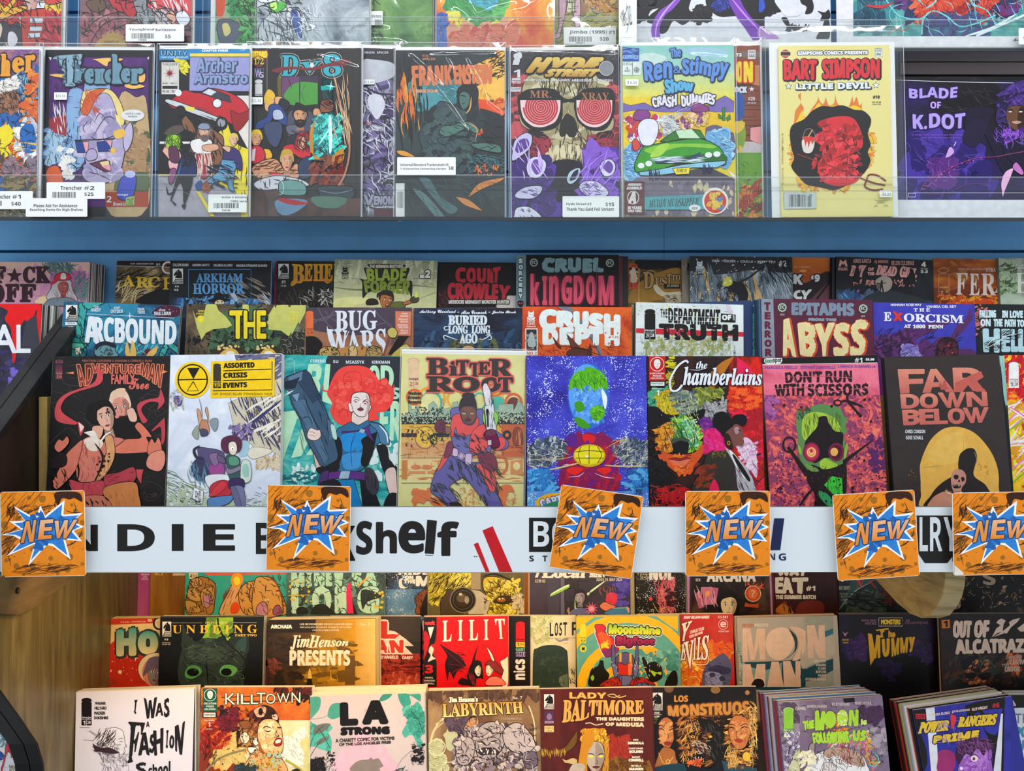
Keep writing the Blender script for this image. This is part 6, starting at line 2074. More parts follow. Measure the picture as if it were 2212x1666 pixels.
bagged('top','A1',(1146,352),(1796,352),'101012','bagged comic with two people-filled cover panels and a red car held overhead on black','''
r 121214 1100,340 1900,1260
r a8a4b0 1140,1260 1900,1600
r 1a8ac8 1140,350 1900,382
p 1a8ac8 1140,350 1368,355 1368,430 1140,432
t b/10203a:5 7ab8d8 1156,366 1350,402 UNITY
t b e0ecf4 1160,408 1352,420 TIME IS NOT ABSOLUTE
t b+1 e8f0f8 1455,358 1640,374 CHAPTER THREE
r f0d860 1368,384 1900,408
P 9a9cd0 5 1366,410 1900,410 1900,660 1362,655
T b+2/3a4468:8_5,3 8aa0c8 1420,420 1705,420 1700,520 1415,520 Archer
T b+2/3a4468:8_5,3 8aa0c8 1400,530 1900,530 1900,625 1395,625 Armstrong
b e8d820 14 60 .3 -40 .5 1290,440 1350,430 1350,500 1290,510
P d8d4cc 3 1162,448 1290,448 1290,680 1162,680
t S 3a3a3a 1172,455 1280,474 VALIANT
x b02030 1222,528 48 9 8 0
x 7a1420 1222,528 34 8 8 22
t b 3a3a3a 1170,596 1270,608 AUG.   NO.1
r 14100f 1170,620 1278,640
t b 3a3a3a 1170,652 1284,668 $2.50
c e0e0e0 1150,1020! 1230,1020 1240,1036 1150,1036!
c 5a4a48 1180,960! 1240,910 1320,905 1320,940 1240,980
p e8e8e8 1310,1020 1380,1020 1380,1034 1320,1036
c e8e0d8 1680,690! 1800,690! 1800,1100! 1690,900!
c f0dc30 1570,960! 1640,890! 1670,980 1720,1050! 1800,1080! 1800,1600! 1740,1600! 1700,1380 1560,1320 1540,1100
b 14100f 14 40 .3 60 .5 1560,1080 1600,1330
h 14100f 20 60 90 10 6 .1 1690,980 1790,1560
K c81c28 6 1220,740 1270,690 1330,650 1420,670 1500,640 1580,645 1680,680 1760,740 1790,820 1700,900 1600,860 1500,850 1360,800 1240,780
c 8a1018 1230,770 1400,800 1560,870 1500,850 1300,760
K 9a1018 4 1660,800 1720,820 1790,800 1790,860 1700,950
P 3a3a48 5 1440,670 1500,632 1650,690 1670,740 1560,710
p d8dce0 1460,668 1505,640 1560,662 1520,690
K d0d4d8 5 1200,740 1340,800 1480,850 1600,890 1600,860 1480,810 1330,750 1210,715
h 40444a 12 130 18 2 4 0 1220,740 1600,880
p f0e050 1338,765 1402,775 1398,800 1338,792
e e8ecee 1565,745 30,30
o 14100f 5 1565,745 32,32
e e8ecee 1285,670 24,24
e 14100f 1595,890 46,50
e 9aa0a8 1595,885 28,30
e 14100f 1520,900 40,40
e 14100f 1300,800 38,40
K 8a5a3c 6 1340,830! 1310,870 1330,930 1390,960 1400,1010 1370,1060 1330,1260! 1400,1270 1450,1200 1540,1270! 1600,1160 1610,1000 1560,950 1480,900 1440,940 1380,880
h 14100f 60 90 70 30 10 .3 1330,840 1600,1270
K f0ece8 5 1370,1030 1420,1000 1520,1010 1530,1090 1480,1120 1400,1100
f e0a888 6a5a5a 1475,950 44,52 0 rva
K 8a9ab0 4 1425,920 1450,890 1500,895 1510,930 1460,935
K e0a888 4 1460,1050 1560,1040 1570,1080 1480,1090
K a02838 5 1400,1110! 1540,1110! 1500,1270 1440,1270
h e0c8b8 30 140 85 10 7 .1 1400,1120 1530,1260
K f0b0a0 5 1170,1090! 1210,1030 1260,1060 1300,1100 1310,1160 1270,1190 1220,1150
K f0b0b8 5 1215,1160 1260,1150 1290,1190 1270,1240 1225,1220
c a8d020 1200,1010 1230,975 1290,985 1300,1050 1270,1100 1220,1090
h 3a6a10 40 80 80 40 6 .4 1200,970 1300,1100
K 5a2a4a 5 1220,1060 1280,1070 1290,1170 1230,1160
K 8a4a7a 5 1230,1220 1270,1220 1260,1290 1230,1330 1215,1290
l 14100f 12 1200,1340 1215,1400 1250,1380
K 1a2a5a 6 1300,1150 1340,1100 1400,1120 1420,1250 1380,1270 1280,1260
h 14100f 50 50 40 80 8 .7 1310,1100 1400,1200
K 16141a 5 1280,1265! 1390,1270! 1380,1340 1330,1470 1320,1360 1290,1320 1230,1450
l 3a6aa0 8 1310,1170 1290,1240 1280,1260
c 14100f 1230,1440 1270,1470 1260,1480
c 14100f 1310,1480 1340,1470 1330,1510
f e8b898 e8c860 1685,1010 30,38 0 r
K 3a2a6a 5 1610,1100 1660,1060 1720,1090 1745,1160 1740,1230 1690,1200 1660,1150 1620,1200
K e8b898 4 1600,1060 1660,1060 1650,1100
K 5a98c0 5 1600,1150! 1690,1160! 1700,1220 1640,1300 1560,1310 1480,1370 1460,1330 1560,1250
K 5a98c0 5 1640,1260 1690,1240 1680,1330 1690,1380 1650,1360
h 14203a 50 70 20 25 9 .3 1500,1170 1700,1360
c 2a4a90 1410,1330 1450,1300 1460,1360 1420,1370
b a05030 4 40 .5 0 .2 1470,1330 1500,1360
p e8d030 1415,1380 1440,1380 1550,1560 1520,1560
r e8d030 1146,1258 1230,1268
L 8a8690 3 1146,1300 1400,1420
''',seed=3,over=(.003,.004,.01,.008),ridges=((-.069,.02,-.067,.24,.002,.003),),
 tlab=(('A1',((1500,1400),(1776,1530)),'\nt b 3a3d40 1595,1410 1800,1428 Archer & Armstrong\nt b 3a3d40 1655,1438 1800,1456 (1992 series)\nk 2a2c2e 1540,1462 1712,1500\nt b 3a3d40 1598,1504 1656,1516 ITM199'),))
bagged('top','A2',(66,346),(868,346),'121114','bagged black comic with teal serif logo, a crowd of fighters and a glowing green bottle','''
r ~cloud:10:101014,1a1a1e,24201e 0,340 900,1560
c 6a5a10 265,560 300,550 290,700 270,690
h 2a2422 20 900 90 1 20 0 640,400 860,1200
t b+3/b02828:6 f8e020 70,372 190,415 WIZARD
p f8e020 78,400 150,420 110,430
o c82030 6 128,440 42,36
t I/10102a:4 f8e020 95,420 165,465 1/2
L c8b8a0 2 190,350 190,690
R 8a7ab8 3 98,492 165,560
t b b8a8e8 104,500 145,556 W
t s e8e0f0 138,520 165,560 S
e d8d8d8 130,588 28,16
r d8d8d8 104,605 156,690
t i 121114 106,675 156,690 image
T S+3/10181c:12/e8d8c8:15 2ab0c0 300,402 420,402 400,548 295,548 D
T S+3/10181c:12/e8d8c8:15 2ab0c0 430,455 580,440 520,528 470,528 V
T S+3/10181c:12/e8d8c8:15 2ab0c0 595,395 720,395 720,548 600,550 8
c 7a2428 220,510! 260,490 380,480 480,490 620,460 740,430 805,440! 740,455 760,475 640,480 520,510 380,500 280,520 300,530! 240,520
e e8e4dc 513,470 15,18
P 3a2a44 4 295,550 557,545 557,750 295,760
c 6a3a6a 300,560! 420,555 420,620 330,650 300,700
c 4a9a3a 310,700 360,620 440,590 555,600! 555,750! 380,760
l 2a1a30 8 425,548 425,760
l 2a1a30 6 340,560 370,640
l 2a6a2a 5 470,600 440,680 470,750
f e8b080 e8b830 210,750 40,48 20 ra
c e8b830 170,700 200,645 240,670 250,720 215,710 230,760 180,740
K e8b080 5 250,700 300,700 320,740 280,770 250,750
K 1a1a2a 5 290,710 350,740 330,790 270,790
K 24408a 6 210,760 280,760 330,830 340,900 290,890 240,850 190,910 110,930 120,880 190,840
K b8c0d8 5 235,800 280,790 310,830 300,860 240,860
K 3a4468 5 170,900 280,880 300,960 260,1060 200,1020
K 484c60 6 340,830 400,780 480,790 540,840 560,910 520,990 430,970 380,960 340,990
K 606478 5 330,910 420,900 430,950 350,970
K e0a070 5 520,810 540,780 580,800 580,880 540,880
f d89868 14100f 430,835 52,62 0 nva
c 14100f 385,790 400,740 440,750 470,770 475,810 430,795
K 20222c 6 340,990 540,960 540,1060 420,1130 360,1100
f e8a878 f0c830 115,1000 38,52 0 ra
c d02828 90,1060 150,1080 200,1100 190,1160 110,1170 70,1110
K f0b820 5 160,1080 210,1080 230,1130 190,1150
K d02838 6 80,1060 150,1060 180,1120 150,1170 80,1170
p e8e0e0 85,1080 110,1070 100,1160 80,1160
f e8b088 b01828 450,1020 42,50 10 lL
K d02030 6 310,1060 380,1040 440,1080 500,1070 500,1140 430,1140 380,1110 320,1100
h 5a0a14 30 80 70 50 8 .5 390,950 500,1080
K d89a70 6 80,1220 160,1160 260,1150 330,1240 400,1180 440,1230 420,1280 260,1320 140,1300
h 5a2a14 40 110 -20 40 8 .4 100,1160 420,1310
f e0a078 c8a030 335,1160 44,66 0 na
P c82820 3 200,1240 300,1250 260,1290
K d0d0d8 5 100,1320 240,1270 420,1290 490,1340 300,1360 150,1370
K 2a3a5a 5 420,1180 500,1130 500,1270 430,1280
h 14100f 40 60 60 50 7 .4 90,1280 480,1370
P 0c3a3c 6 588,575 660,575 665,810 700,870 740,950 740,1100 720,1160 530,1160 510,1100 510,960 550,870 588,810
b 2ac0b0,1a8a8a,5ae0d0,0c5058 80 60 .4 60 .4 530,830 720,830 735,1140 520,1140
p 18a8a0 580,625 665,615 668,650 582,655
x b8f8f0 650,625 44 6 4 10
c e0fff8 635,860 655,860 660,1060 640,1100
l a8f8e8 14 560,1050 610,980 660,900
K 8a5a4a 5 585,730 660,725 665,800 580,810
h 3a1a14 20 70 20 20 5 0 585,730 660,800
c c88a30 505,1100! 500,950 550,860! 525,960 530,1150! 640,1150 700,1090 740,1070! 740,1160 640,1190 600,1160
b 7a2820,5a3a34,8a4a30 34 60 .4 40 .4 510,1160 740,1120 740,1340 510,1340
m b08060 14 680,570 720,760 770,900 785,1100 750,1260 700,1350
h e0b890 26 200 80 8 5 .1 670,560 790,1000
K 404850 5 560,1350 640,1340 780,1345 820,1360 800,1430 600,1430 565,1390
m 7a8a90 6 575,1375 690,1395 805,1370
K 6a9a94 5 290,1310 380,1300 460,1330 470,1400 380,1410 290,1400 275,1350
o c8e8e0 4 290,1355 22,50
r ~streak:14:3a2a2a,5a4440,6a5048 66,1370 280,1560
r ~streak:14:3a2a2a,5a4440,6a5048 480,1430 870,1560
r 4a3c3c 280,1410 480,1560
c 6a8aa8 255,1500 270,1440 460,1440 470,1480 380,1540 300,1550
c b03038 290,1430 400,1445 490,1470 380,1480 280,1450
c 5a7a6a 520,1420 760,1430 700,1500 560,1490
''',seed=4,over=(.005,.003,.01,.010),ridges=((.082,.02,.083,.24,.0022,.003),(.02,.255,.085,.235,.002,.003)),
 tlab=(('A2',((66,700),(158,752)),'\nt M 555a5e 78,712 146,738 $11.00'),))
bagged('top','A2',(340,345),(1140,345),'3a3648','bagged silver and violet comic mostly hidden between the bottle cover and the orange forest cover','''
r ~cloud:20:2a2438,5a5668,9a98a8,c8c8d4 800,340 1200,1560
b 4a3a70,7a6aa0,d0d0e0 60 100 .3 60 .3 880,600 1100,560 1110,1400 880,1400
h 14101c 120 120 60 50 9 .5 870,560 1110,1500
h e8e8f4 60 100 50 50 7 .5 870,600 1110,1500
r 26222c 880,345 1110,460
t b d8d8e0 890,372 962,388 IRON
t b d8d8e0 980,372 1064,388 SPICER
c c8ccd4 880,440 960,430 1100,460 1090,560 880,600
c e0e0ea 925,690 1000,680 1040,760 980,860 920,760
l 2a1a50 16 880,610 980,670 1100,680
t s c03048 890,880 940,902 MARK
t b+3/14101c:6 a8a8c0 885,1400 960,1470 V
t b+3/14101c:6 a8a8c0 960,1410 1100,1470 ENOM
r 5a2a34 960,1500 1110,1560
''',seed=5,dd=.010,over=(.003,.006,.01,.010),tlab=(('A2',((884,572),(962,608)),'\nt M 555a5e 888,580 956,602 $10.00'),))
bagged('top','A2',(1114,362),(1900,362),'24282c','bagged comic of a brooding coated figure seated in a fiery orange forest','''
r ~cloud:12:1a2024,283034,34403e 1100,350 1900,1560
b f08a28,f8b848,e86820 40 110 .5 80 .3 1700,480 1900,380 1900,700 1720,760
c f8c050 1780,470 1900,430 1900,760 1820,720 1760,600
b 4a9a9a,3a7a80,5ab0a8 30 110 .5 30 .3 1200,580 1560,620 1500,760 1280,760
c 4a98a0 1290,700 1360,660 1440,700 1430,770 1340,790
b e86020,f08038,c84818 40 70 .4 60 .4 1660,740 1890,720 1890,900 1720,980
c e85018 1680,740! 1760,720 1890,800 1850,830 1760,840 1720,980 1700,980 1720,880
c 24282c 1720,780! 1800,800 1900,860 1900,1060 1760,1000
h e87028 40 130 88 6 12 .2 1130,560 1260,900
h 14100f 40 200 86 6 10 .2 1130,400 1330,1000
h e8a040 10 200 84 6 8 .2 1150,600 1320,960
h 1a1614 60 60 -30 40 6 .4 1800,380 1900,560
t s d88a60 1308,395 1355,412 MICHAEL
t b d88a60 1308,418 1400,436 WALSH
T b+5@j3 d87848 1235,480 1520,475 1520,610 1245,615 FRANK
T b+5@j3 d87848 1530,475 1805,470 1800,600 1545,610 ENSTEIN
t s+2 e89878 1268,648 1420,668 ISSUE FOUR
c 2a3438 1560,760 1600,700 1700,720 1720,800 1760,860 1720,940 1640,960
K 34484a 6 1320,900! 1400,780 1440,730 1540,760 1600,800 1680,900 1700,1000 1640,1200 1560,1260 1400,1240 1340,1140 1280,980
b 2a3a3e,3e5456,4a6058,1e2a2e 50 120 .4 60 .3 1330,800 1680,820 1660,1200 1340,1200
K 1e1c1c 5 1560,650 1600,615 1690,620 1710,680 1690,760 1640,800! 1580,780 1560,720
K 4a7068 5 1575,680 1610,660 1650,690 1640,760 1600,790 1575,740
l 14100f 8 1575,690 1600,690 1625,700
l 14100f 6 1590,750 1615,740
l e8a868 10 1660,700 1650,780 1620,820
K 50786c 5 1440,920 1560,890 1660,880 1720,940 1690,960 1620,930 1560,960 1450,990
l d8a058 8 1640,890 1700,930 1690,1010
K 50786c 5 1660,1040 1760,1030 1860,1050 1870,1100 1780,1090 1700,1070
h 14201e 40 90 10 40 6 .5 1440,890 1860,1130
h 4a7a80 60 80 10 60 5 .6 1640,1120 1890,1240
b e87830,d85020 12 30 .3 0 .2 1680,1190 1860,1270
c 4a6a70 1280,1280! 1360,1290 1440,1420 1560,1500 1500,1540 1380,1420
c 5a7a78 1240,1360 1330,1400 1470,1560! 1400,1560! 1300,1440
c e08838 1640,1420! 1720,1320 1900,1280! 1860,1310 1740,1360
c d88840 1550,1420! 1640,1440 1740,1520! 1620,1480
c e8a030 1125,1090 1180,1090 1250,1130 1160,1120
h 3a5050 40 160 30 40 6 .3 1180,1260 1880,1540
r e4e6e6 1116,1320 1180,1568
k 2a2a2c 1126,1380 1170,1500
''',seed=6,dd=-.001,over=(.002,.002,.01,.012),wrinkle=.0012,
 ridges=((-.06,.248,.028,.13,.0045,.0035),(-.058,.246,-.01,.20,.003,.003),(.02,.252,.06,.17,.0045,.0035),(.055,.175,.082,.155,.003,.003),(-.01,.252,.004,.225,.003,.003),(-.03,.25,.07,.252,.002,.002)),
 tlab=(('A2',((1126,1132),(1548,1262)),'\nt b 4a4d50 1148,1174 1495,1194 Universal Monsters Frankenstein #4\nt b 4a4d50 1148,1206 1478,1224 1:10 Incentive Connecting Variant\nt b 3a3d40 1496,1196 1532,1222 $8'),))
bagged('top','A3',(76,366),(852,360),'2a2628','bagged comic with shiny gold title over a toothy skull in spiral glasses','''
r ~cloud:12:242026,3a3438,2c2830 0,340 900,1600
h 5a565c 50 60 20 80 4 .9 90,370 840,440
b a83848,7a2830,c85058 30 110 .3 80 .3 100,560 200,560 160,1000 100,1000
b a83848,7a2830,c85058 30 110 .3 80 .3 760,600 840,600 840,1060 780,1060
K b8ac80 5 190,560 300,500 620,500 720,580 780,700 820,860 800,940 700,960 640,1020 680,1130 640,1190! 560,1160 460,1150 380,1180! 340,1150 370,1080 330,960 200,930 140,860 150,700
b c8c098,a09468,d8d0a8,8a7c58 70 110 .4 80 .3 200,560 720,580 740,900 640,1000 380,1000 200,900
h 3a2c20 90 110 85 20 8 .3 300,520 700,700
h 3a2c20 70 90 80 40 8 .4 360,900 680,1150
c 241c1c 250,930 360,1000 350,1080 280,1100 200,960
c 241c1c 640,1000 780,940 820,980 740,1080 660,1080
h a83040 60 90 20 50 8 .6 230,1000 360,1120
h a83040 60 90 -20 50 8 .6 640,980 800,1120
K 241a18 5 480,820! 530,850 555,920 540,980 500,985 480,960 450,985 430,960 440,880
e d8cc9c 370,1105 20,50
e e0d4a8 410,1100 22,56
e e0d4a8 455,1095 24,50
e e0d4a8 510,1090 26,52
e e0d4a8 560,1095 20,50
e d8cc9c 600,1130 20,56
e d8cc9c 340,1140 18,44
e d0c090 635,1150 16,50
h 3a2c20 50 60 88 8 5 .1 330,1050 650,1190
c 1c1420 360,1190 460,1150 560,1170 640,1230 680,1400 620,1540 440,1560 330,1400
b 3a2070,5a30a0,2a1850 60 120 .6 40 .3 90,1200 340,1160 400,1560 90,1560
b 3a2070,5a30a0,8a5ad0 50 110 .6 -40 .3 640,1080 840,1080 840,1560 560,1560
c 14100f 125,700! 200,645 380,640 450,700 500,715 550,690 620,640 800,640 830,720! 815,840 760,930 660,940 580,890 535,790 535,740! 490,735 450,745! 445,860 380,930 250,940 170,890 135,800
c f0d0d0 140,722! 438,722! 437,800 400,880 330,918 290,922 230,912 170,860 143,800
c f0d0d0 545,722! 812,722! 812,800 780,875 720,916 680,922 620,908 565,860 547,800
q c03038 14 295,775 125,7.5
q c03038 14 682,775 122,7.5
p 14100f 125,700 200,645 380,640 440,690 440,722 135,722
p 14100f 545,722 560,690 620,640 800,640 825,720
m 14100f 14 138,722 146,800 170,865 230,915 290,926 340,915 405,880 438,800 442,722
m 14100f 14 543,722 546,800 565,865 620,912 680,926 730,915 785,875 812,800 814,722
t S b07050 215,655 370,708 MR.
t S b07050 585,670 785,722 XRAY
p 8a6a18 175,525 230,425 250,425 175,530
T i+10/14100f:16 e8c868>b8801c 235,425 740,425 700,505 195,520 HYDE
T i+6/14100f:10 e8c868>b08020 345,505 720,505 690,552 325,552 STREET
e 8a8a90 765,495 48,50
o b8b8c0 5 765,495 50,52
t b e0e0e4 172,574 500,592 GEOFF JOHNS - IVAN REIS
t b e0e0e4 515,574 810,592 ANDERSON - ROB LEIGH
c d0d4d8 100,395 150,380 155,420 110,430
p d0d4d8 100,430 145,430 135,470 90,470
t b d8dce0 98,505 145,562 1
r c8ccd0 86,565 148,580
t b e8e8e8 86,585 150,605 FIRST ISSUE
r e0e2e4 80,630 148,662
t b 14100f 84,636 144,655 GHOST
K c8c4e8 5 90,1090 110,1010 180,960 230,980 220,1060 160,1120 90,1160
c 5a3a90 110,1090 130,1020 190,1000 210,1050 150,1100
K d8d8f0 5 190,1210 210,1150 270,1130 330,1170 320,1240 270,1285 210,1270
c 6a4aa0 225,1200 250,1150 300,1170 300,1230 260,1260
K d8d8f0 5 718,1210 740,1160 800,1150 832,1200 810,1260 750,1270
c 6a4aa0 745,1210 780,1160 815,1200 790,1250
K b8d0d8 5 480,1300 500,1240 560,1210 580,1230 560,1290 510,1330
c 14203a 500,1300 530,1240 565,1225 545,1290
K d8d0f0 5 110,1400 180,1350 290,1340 300,1380 240,1430 130,1430
h 5a3a90 12 60 0 30 5 .4 150,1360 280,1410
K d8d0f0 5 570,1360 600,1310 700,1310 780,1380 750,1420 640,1420
h 5a3a90 20 60 20 30 6 .4 600,1330 740,1410
K e0e0f4 5 100,1560 120,1500 200,1490 270,1530 290,1580 100,1580
h 3a2a60 12 40 20 60 5 .4 140,1510 250,1570
h d8b8f8 16 160 70 20 8 .1 100,1000 320,1300
h a880f0 16 200 -60 20 10 .1 600,1100 830,1500
''',n=3,pitch=.004,ccol=['202024'],seed=7,over=(.004,.003,.01,.008),wrinkle=.001,
 ridges=((-.084,.02,-.083,.24,.0025,.003),(.0,.255,.08,.25,.002,.002),(.03,.05,.06,.035,.003,.006)),
 tlab=(('A3',((450,1412),(858,1565)),'\nt b 4a4d50 478,1456 622,1478 Hyde Street\nt b 4a4d50 628,1456 656,1476 #1\nt b 3a3d40 760,1454 822,1482 $15\nt b 4a4d50 478,1490 820,1514 Thank You Gold Foil Variant'),))
bagged('top','A3',(880,328),(1684,324),'d8c838','bagged cartoon comic with a green car racing down a yellow desert road','''
r 88c8c0>a8d4c0 860,320 1700,560
r b8d8a0>f0dc30 860,520 1700,740
c c8e0d8 940,420 1080,380 1200,420 1060,480 960,470
c a0c8d8 1300,360 1500,340 1640,380 1500,420
r f0d028 860,700 1700,1100
P 7a68b0 3 876,740 940,760 1040,740 1100,770 1160,750 1500,760 1560,720 1620,690 1684,730 1684,830 1500,800 1200,810 1000,790 876,810
r e8c020 876,810 1690,960
c 6a5a78 1480,920! 1560,900 1684,960! 1684,1150 1500,1100
c 4a4450 1040,1290! 1500,1200! 1690,1290! 1690,1400! 1300,1380! 1040,1330!
r 7a7080 876,1300 1690,1600
b 6a6070,8a7c90,d8c8a0 60 50 .5 10 .3 880,1310 1690,1570
c 7a7080 876,1290 1040,1240 1300,1400 1100,1420 876,1400
p e8e4dc 1575,1185 1635,1200 1640,1216 1595,1200
p e8e4dc 1640,1225 1700,1270 1700,1295 1660,1260
P 3a8a30 3 1600,780 1618,770 1622,870 1600,870
P 3a8a30 3 1570,820 1590,830 1600,860 1575,855
P 3a8a30 3 1630,850 1655,820 1660,860 1635,875
p 2a4aa0 880,340 1002,348 1000,442 880,442
h 6a9ad0 24 60 0 3 6 0 885,350 998,430
t b+1 8ab8e8 885,392 995,425 comics
p dce8e0 880,450 1014,452 1012,542 880,542
L 14100f 3 955,450 955,540
t b 3a4450 882,458 952,474 $1.75 US
t b 3a4450 908,486 922,502 4
t b 3a4450 898,504 934,520 MAR
j 3a4450 984,505 20 0 dce8e0
T b+2/1a2a50:8_3,3 5a90d8 1222,350 1300,345 1300,410 1235,415 The
T b+4@k9/1a2a50:10_3,3 5a90d8 1035,450 1235,425 1235,570 1045,580 Ren
t b+1/1a2a50:6_3,3 5a90d8 1250,480 1300,530 &
T b+4@k8/1a2a50:10_3,3 5a90d8 1315,420 1650,430 1620,590 1315,560 Stimpy
T b+5@k6/1a2a50:10_3,3 5ab0d8 1185,570 1390,580 1385,650 1195,670 Show
T b+3@k9/3a3040:8 e4e4ec 1095,700 1270,690 1270,765 1100,765 CRASH
T b+3@k9/3a3040:8 e4e4ec 1305,690 1550,680 1540,745 1310,765 DUMMIES
b 90c8e8,b0d8f0,6aa8d8 60 60 .9 20 .15 890,1100 1000,1040 1020,1260 920,1280
b 90c8e8,b0d8f0,6aa8d8 60 60 .9 20 .15 1500,980 1620,940 1680,1080 1640,1200 1560,1160
b b8c0c0,98a4a8,d0d4d0 50 46 .9 20 .15 1160,860 1300,820 1340,960 1200,980
K 3a9a28 6 970,1180! 1030,1060 1120,1040 1300,1010 1440,1000 1560,1050 1610,1110 1620,1190 1500,1190 1300,1180 1100,1240 980,1240
c 8ac838 1040,1080 1200,1040 1500,1040 1540,1070 1300,1060 1120,1110
c a8d848 1080,1130 1140,1050 1220,1040 1160,1120
c 1f6a1c 1290,1130 1600,1110 1610,1180 1400,1170
P 2f7a24 5 1150,1020 1250,950 1350,930 1440,940 1480,1000 1300,1005 1200,1025
P c8e8c0 4 1260,940 1380,930 1440,1000 1290,1000
P 8ac8e0 5 1000,1240 1120,1225 1300,1190 1460,1170 1620,1160 1620,1180 1560,1210 1380,1210 1250,1250 1100,1270 1010,1265
P 2a4a6a 4 1115,1150 1280,1130 1300,1165 1440,1100 1450,1130 1310,1180 1120,1180
h d8e8f0 30 120 -4 3 5 0 1120,1130 1450,1180
e e8f0f0 1015,1195 24,20
e e8f0f0 1070,1180 24,20
e e8f0f0 1500,1118 26,20
e e8f0f0 1560,1112 26,20
P f0e040 4 1240,1215 1365,1205 1360,1255 1265,1260
t I 2a2a20 1268,1218 1345,1242 ZORCH
h 2a2a50 40 60 85 4 6 0 1070,1240 1150,1280
h 2a2a50 30 50 85 4 6 0 1460,1200 1530,1240
b c83058,8a3a80,e8e8f0,d84020,e8e0e8 40 40 .8 30 .2 900,850 1150,830 1150,1000 960,1080
K 8a3a8a 4 960,860 980,800 1060,800 1080,840 1020,870
K e8e8f0 4 990,920 1040,860 1120,870 1140,940 1100,1040 1020,1040
K d84838 4 950,1030 980,1000 1010,1060 970,1090
b e8c870,d8a840,8a3a80,f0c8a0 30 40 .7 -20 .2 1260,860 1380,820 1500,820 1480,900 1300,920
K 8a3a80 4 1380,800 1400,740 1490,770 1500,800 1440,810
p 6a3838 898,1310 1038,1310 1038,1545 898,1545
t i+1 e8e0e0 920,1320 1018,1338 AVENGERS
t i+1 e8e0e0 910,1344 1020,1364 ASSEMBLE!
o e8e0e0 6 958,1425 40,46
t i+4 e8e0e0 925,1385 975,1460 A
t b+1 e8e0e0 918,1485 1018,1504 30 YEARS
t b+1 e8e0e0 918,1508 1018,1526 1963-1993
p 58a8b0 1040,1420 1560,1400 1560,1510 1040,1512
T I@k3 3a2a30 1070,1435 1435,1420 1430,1480 1072,1492 MUDDY MUDSKIPPER!
e f0f0ee 1400,1500 42,24
t b 3a3a3a 1380,1490 1420,1508 KIDS!
e f0ece0 1548,1450 94,96
e d83828 1548,1455 80,82
b f0b030,f8c848,6a90c8 16 40 .7 60 .2 1500,1400 1600,1400 1590,1500 1510,1500
''',seed=8,dd=-.003,over=(.003,.003,.01,.012),wrinkle=.0009,board='f2f2e8',
 ridges=((-.03,.145,.05,.18,.003,.0022),(.02,.25,.08,.245,.002,.002),(.084,.02,.085,.25,.002,.003)),
 tlab=(('A3',((904,570),(996,618)),'\nt M 555a5e 918,582 984,610 $ 8.00'),))
bagged('top','A3',(1080,330),(1876,326),'6a3a28','bagged comic behind the desert car cover, only its autumn leaves strip and yellow ON showing','''
r 8a4a34 1600,320 1900,1060
r 5a2a20 1600,480 1900,620
p c88858 1700,460 1870,470 1870,620 1780,600 1700,600
h 3a1a14 12 300 0 0 4 0 1700,640 1880,1000
r 7a6a60 1690,370 1880,415
t b+2/3a1a10:5 e8e0d0 1700,385 1740,408 TS
p e0dcd8 1785,360 1840,360 1840,425 1785,425
t b 4a4a4a 1792,368 1834,384 CODE
t b 4a4a4a 1792,392 1834,414 AAA
t b+6/d82818:11/3a1010:14 f8e020 1705,450 1745,590 O
t b+6/d82818:11/3a1010:14 f8e020 1760,450 1815,590 N
t b+4/2a1010:8 e0e0ea 1690,628 1775,668 OCK
x e0e0ea 1812,642 20 9 5 0
t b e8e8e8 1786,700 1835,725 #20
t b e8e8e8 1782,735 1842,748 US $2.99
r c8c0c0 1700,1020 1880,1110
c 2a58a8 1690,680 1730,670 1760,720 1750,840 1700,860
P f0a0a0 4 1800,920 1880,910 1880,1040 1800,1010
c 8aa838 1690,960 1740,860 1770,960 1750,1060 1700,1070
c f0c840 1690,880 1760,880 1750,930 1700,960
c f0c840 1720,1050 1740,1060 1740,1110 1725,1110
r 6aa038 1690,1100 1890,1560
h 3a6a20 30 40 40 50 4 .3 1700,1100 1880,1560
b d87828,e8a030,a83820,7a3018 26 70 .35 60 .2 1720,1290 1880,1300 1880,1560 1720,1560
''',seed=9,dd=.010,over=(.002,.007,.01,.012))
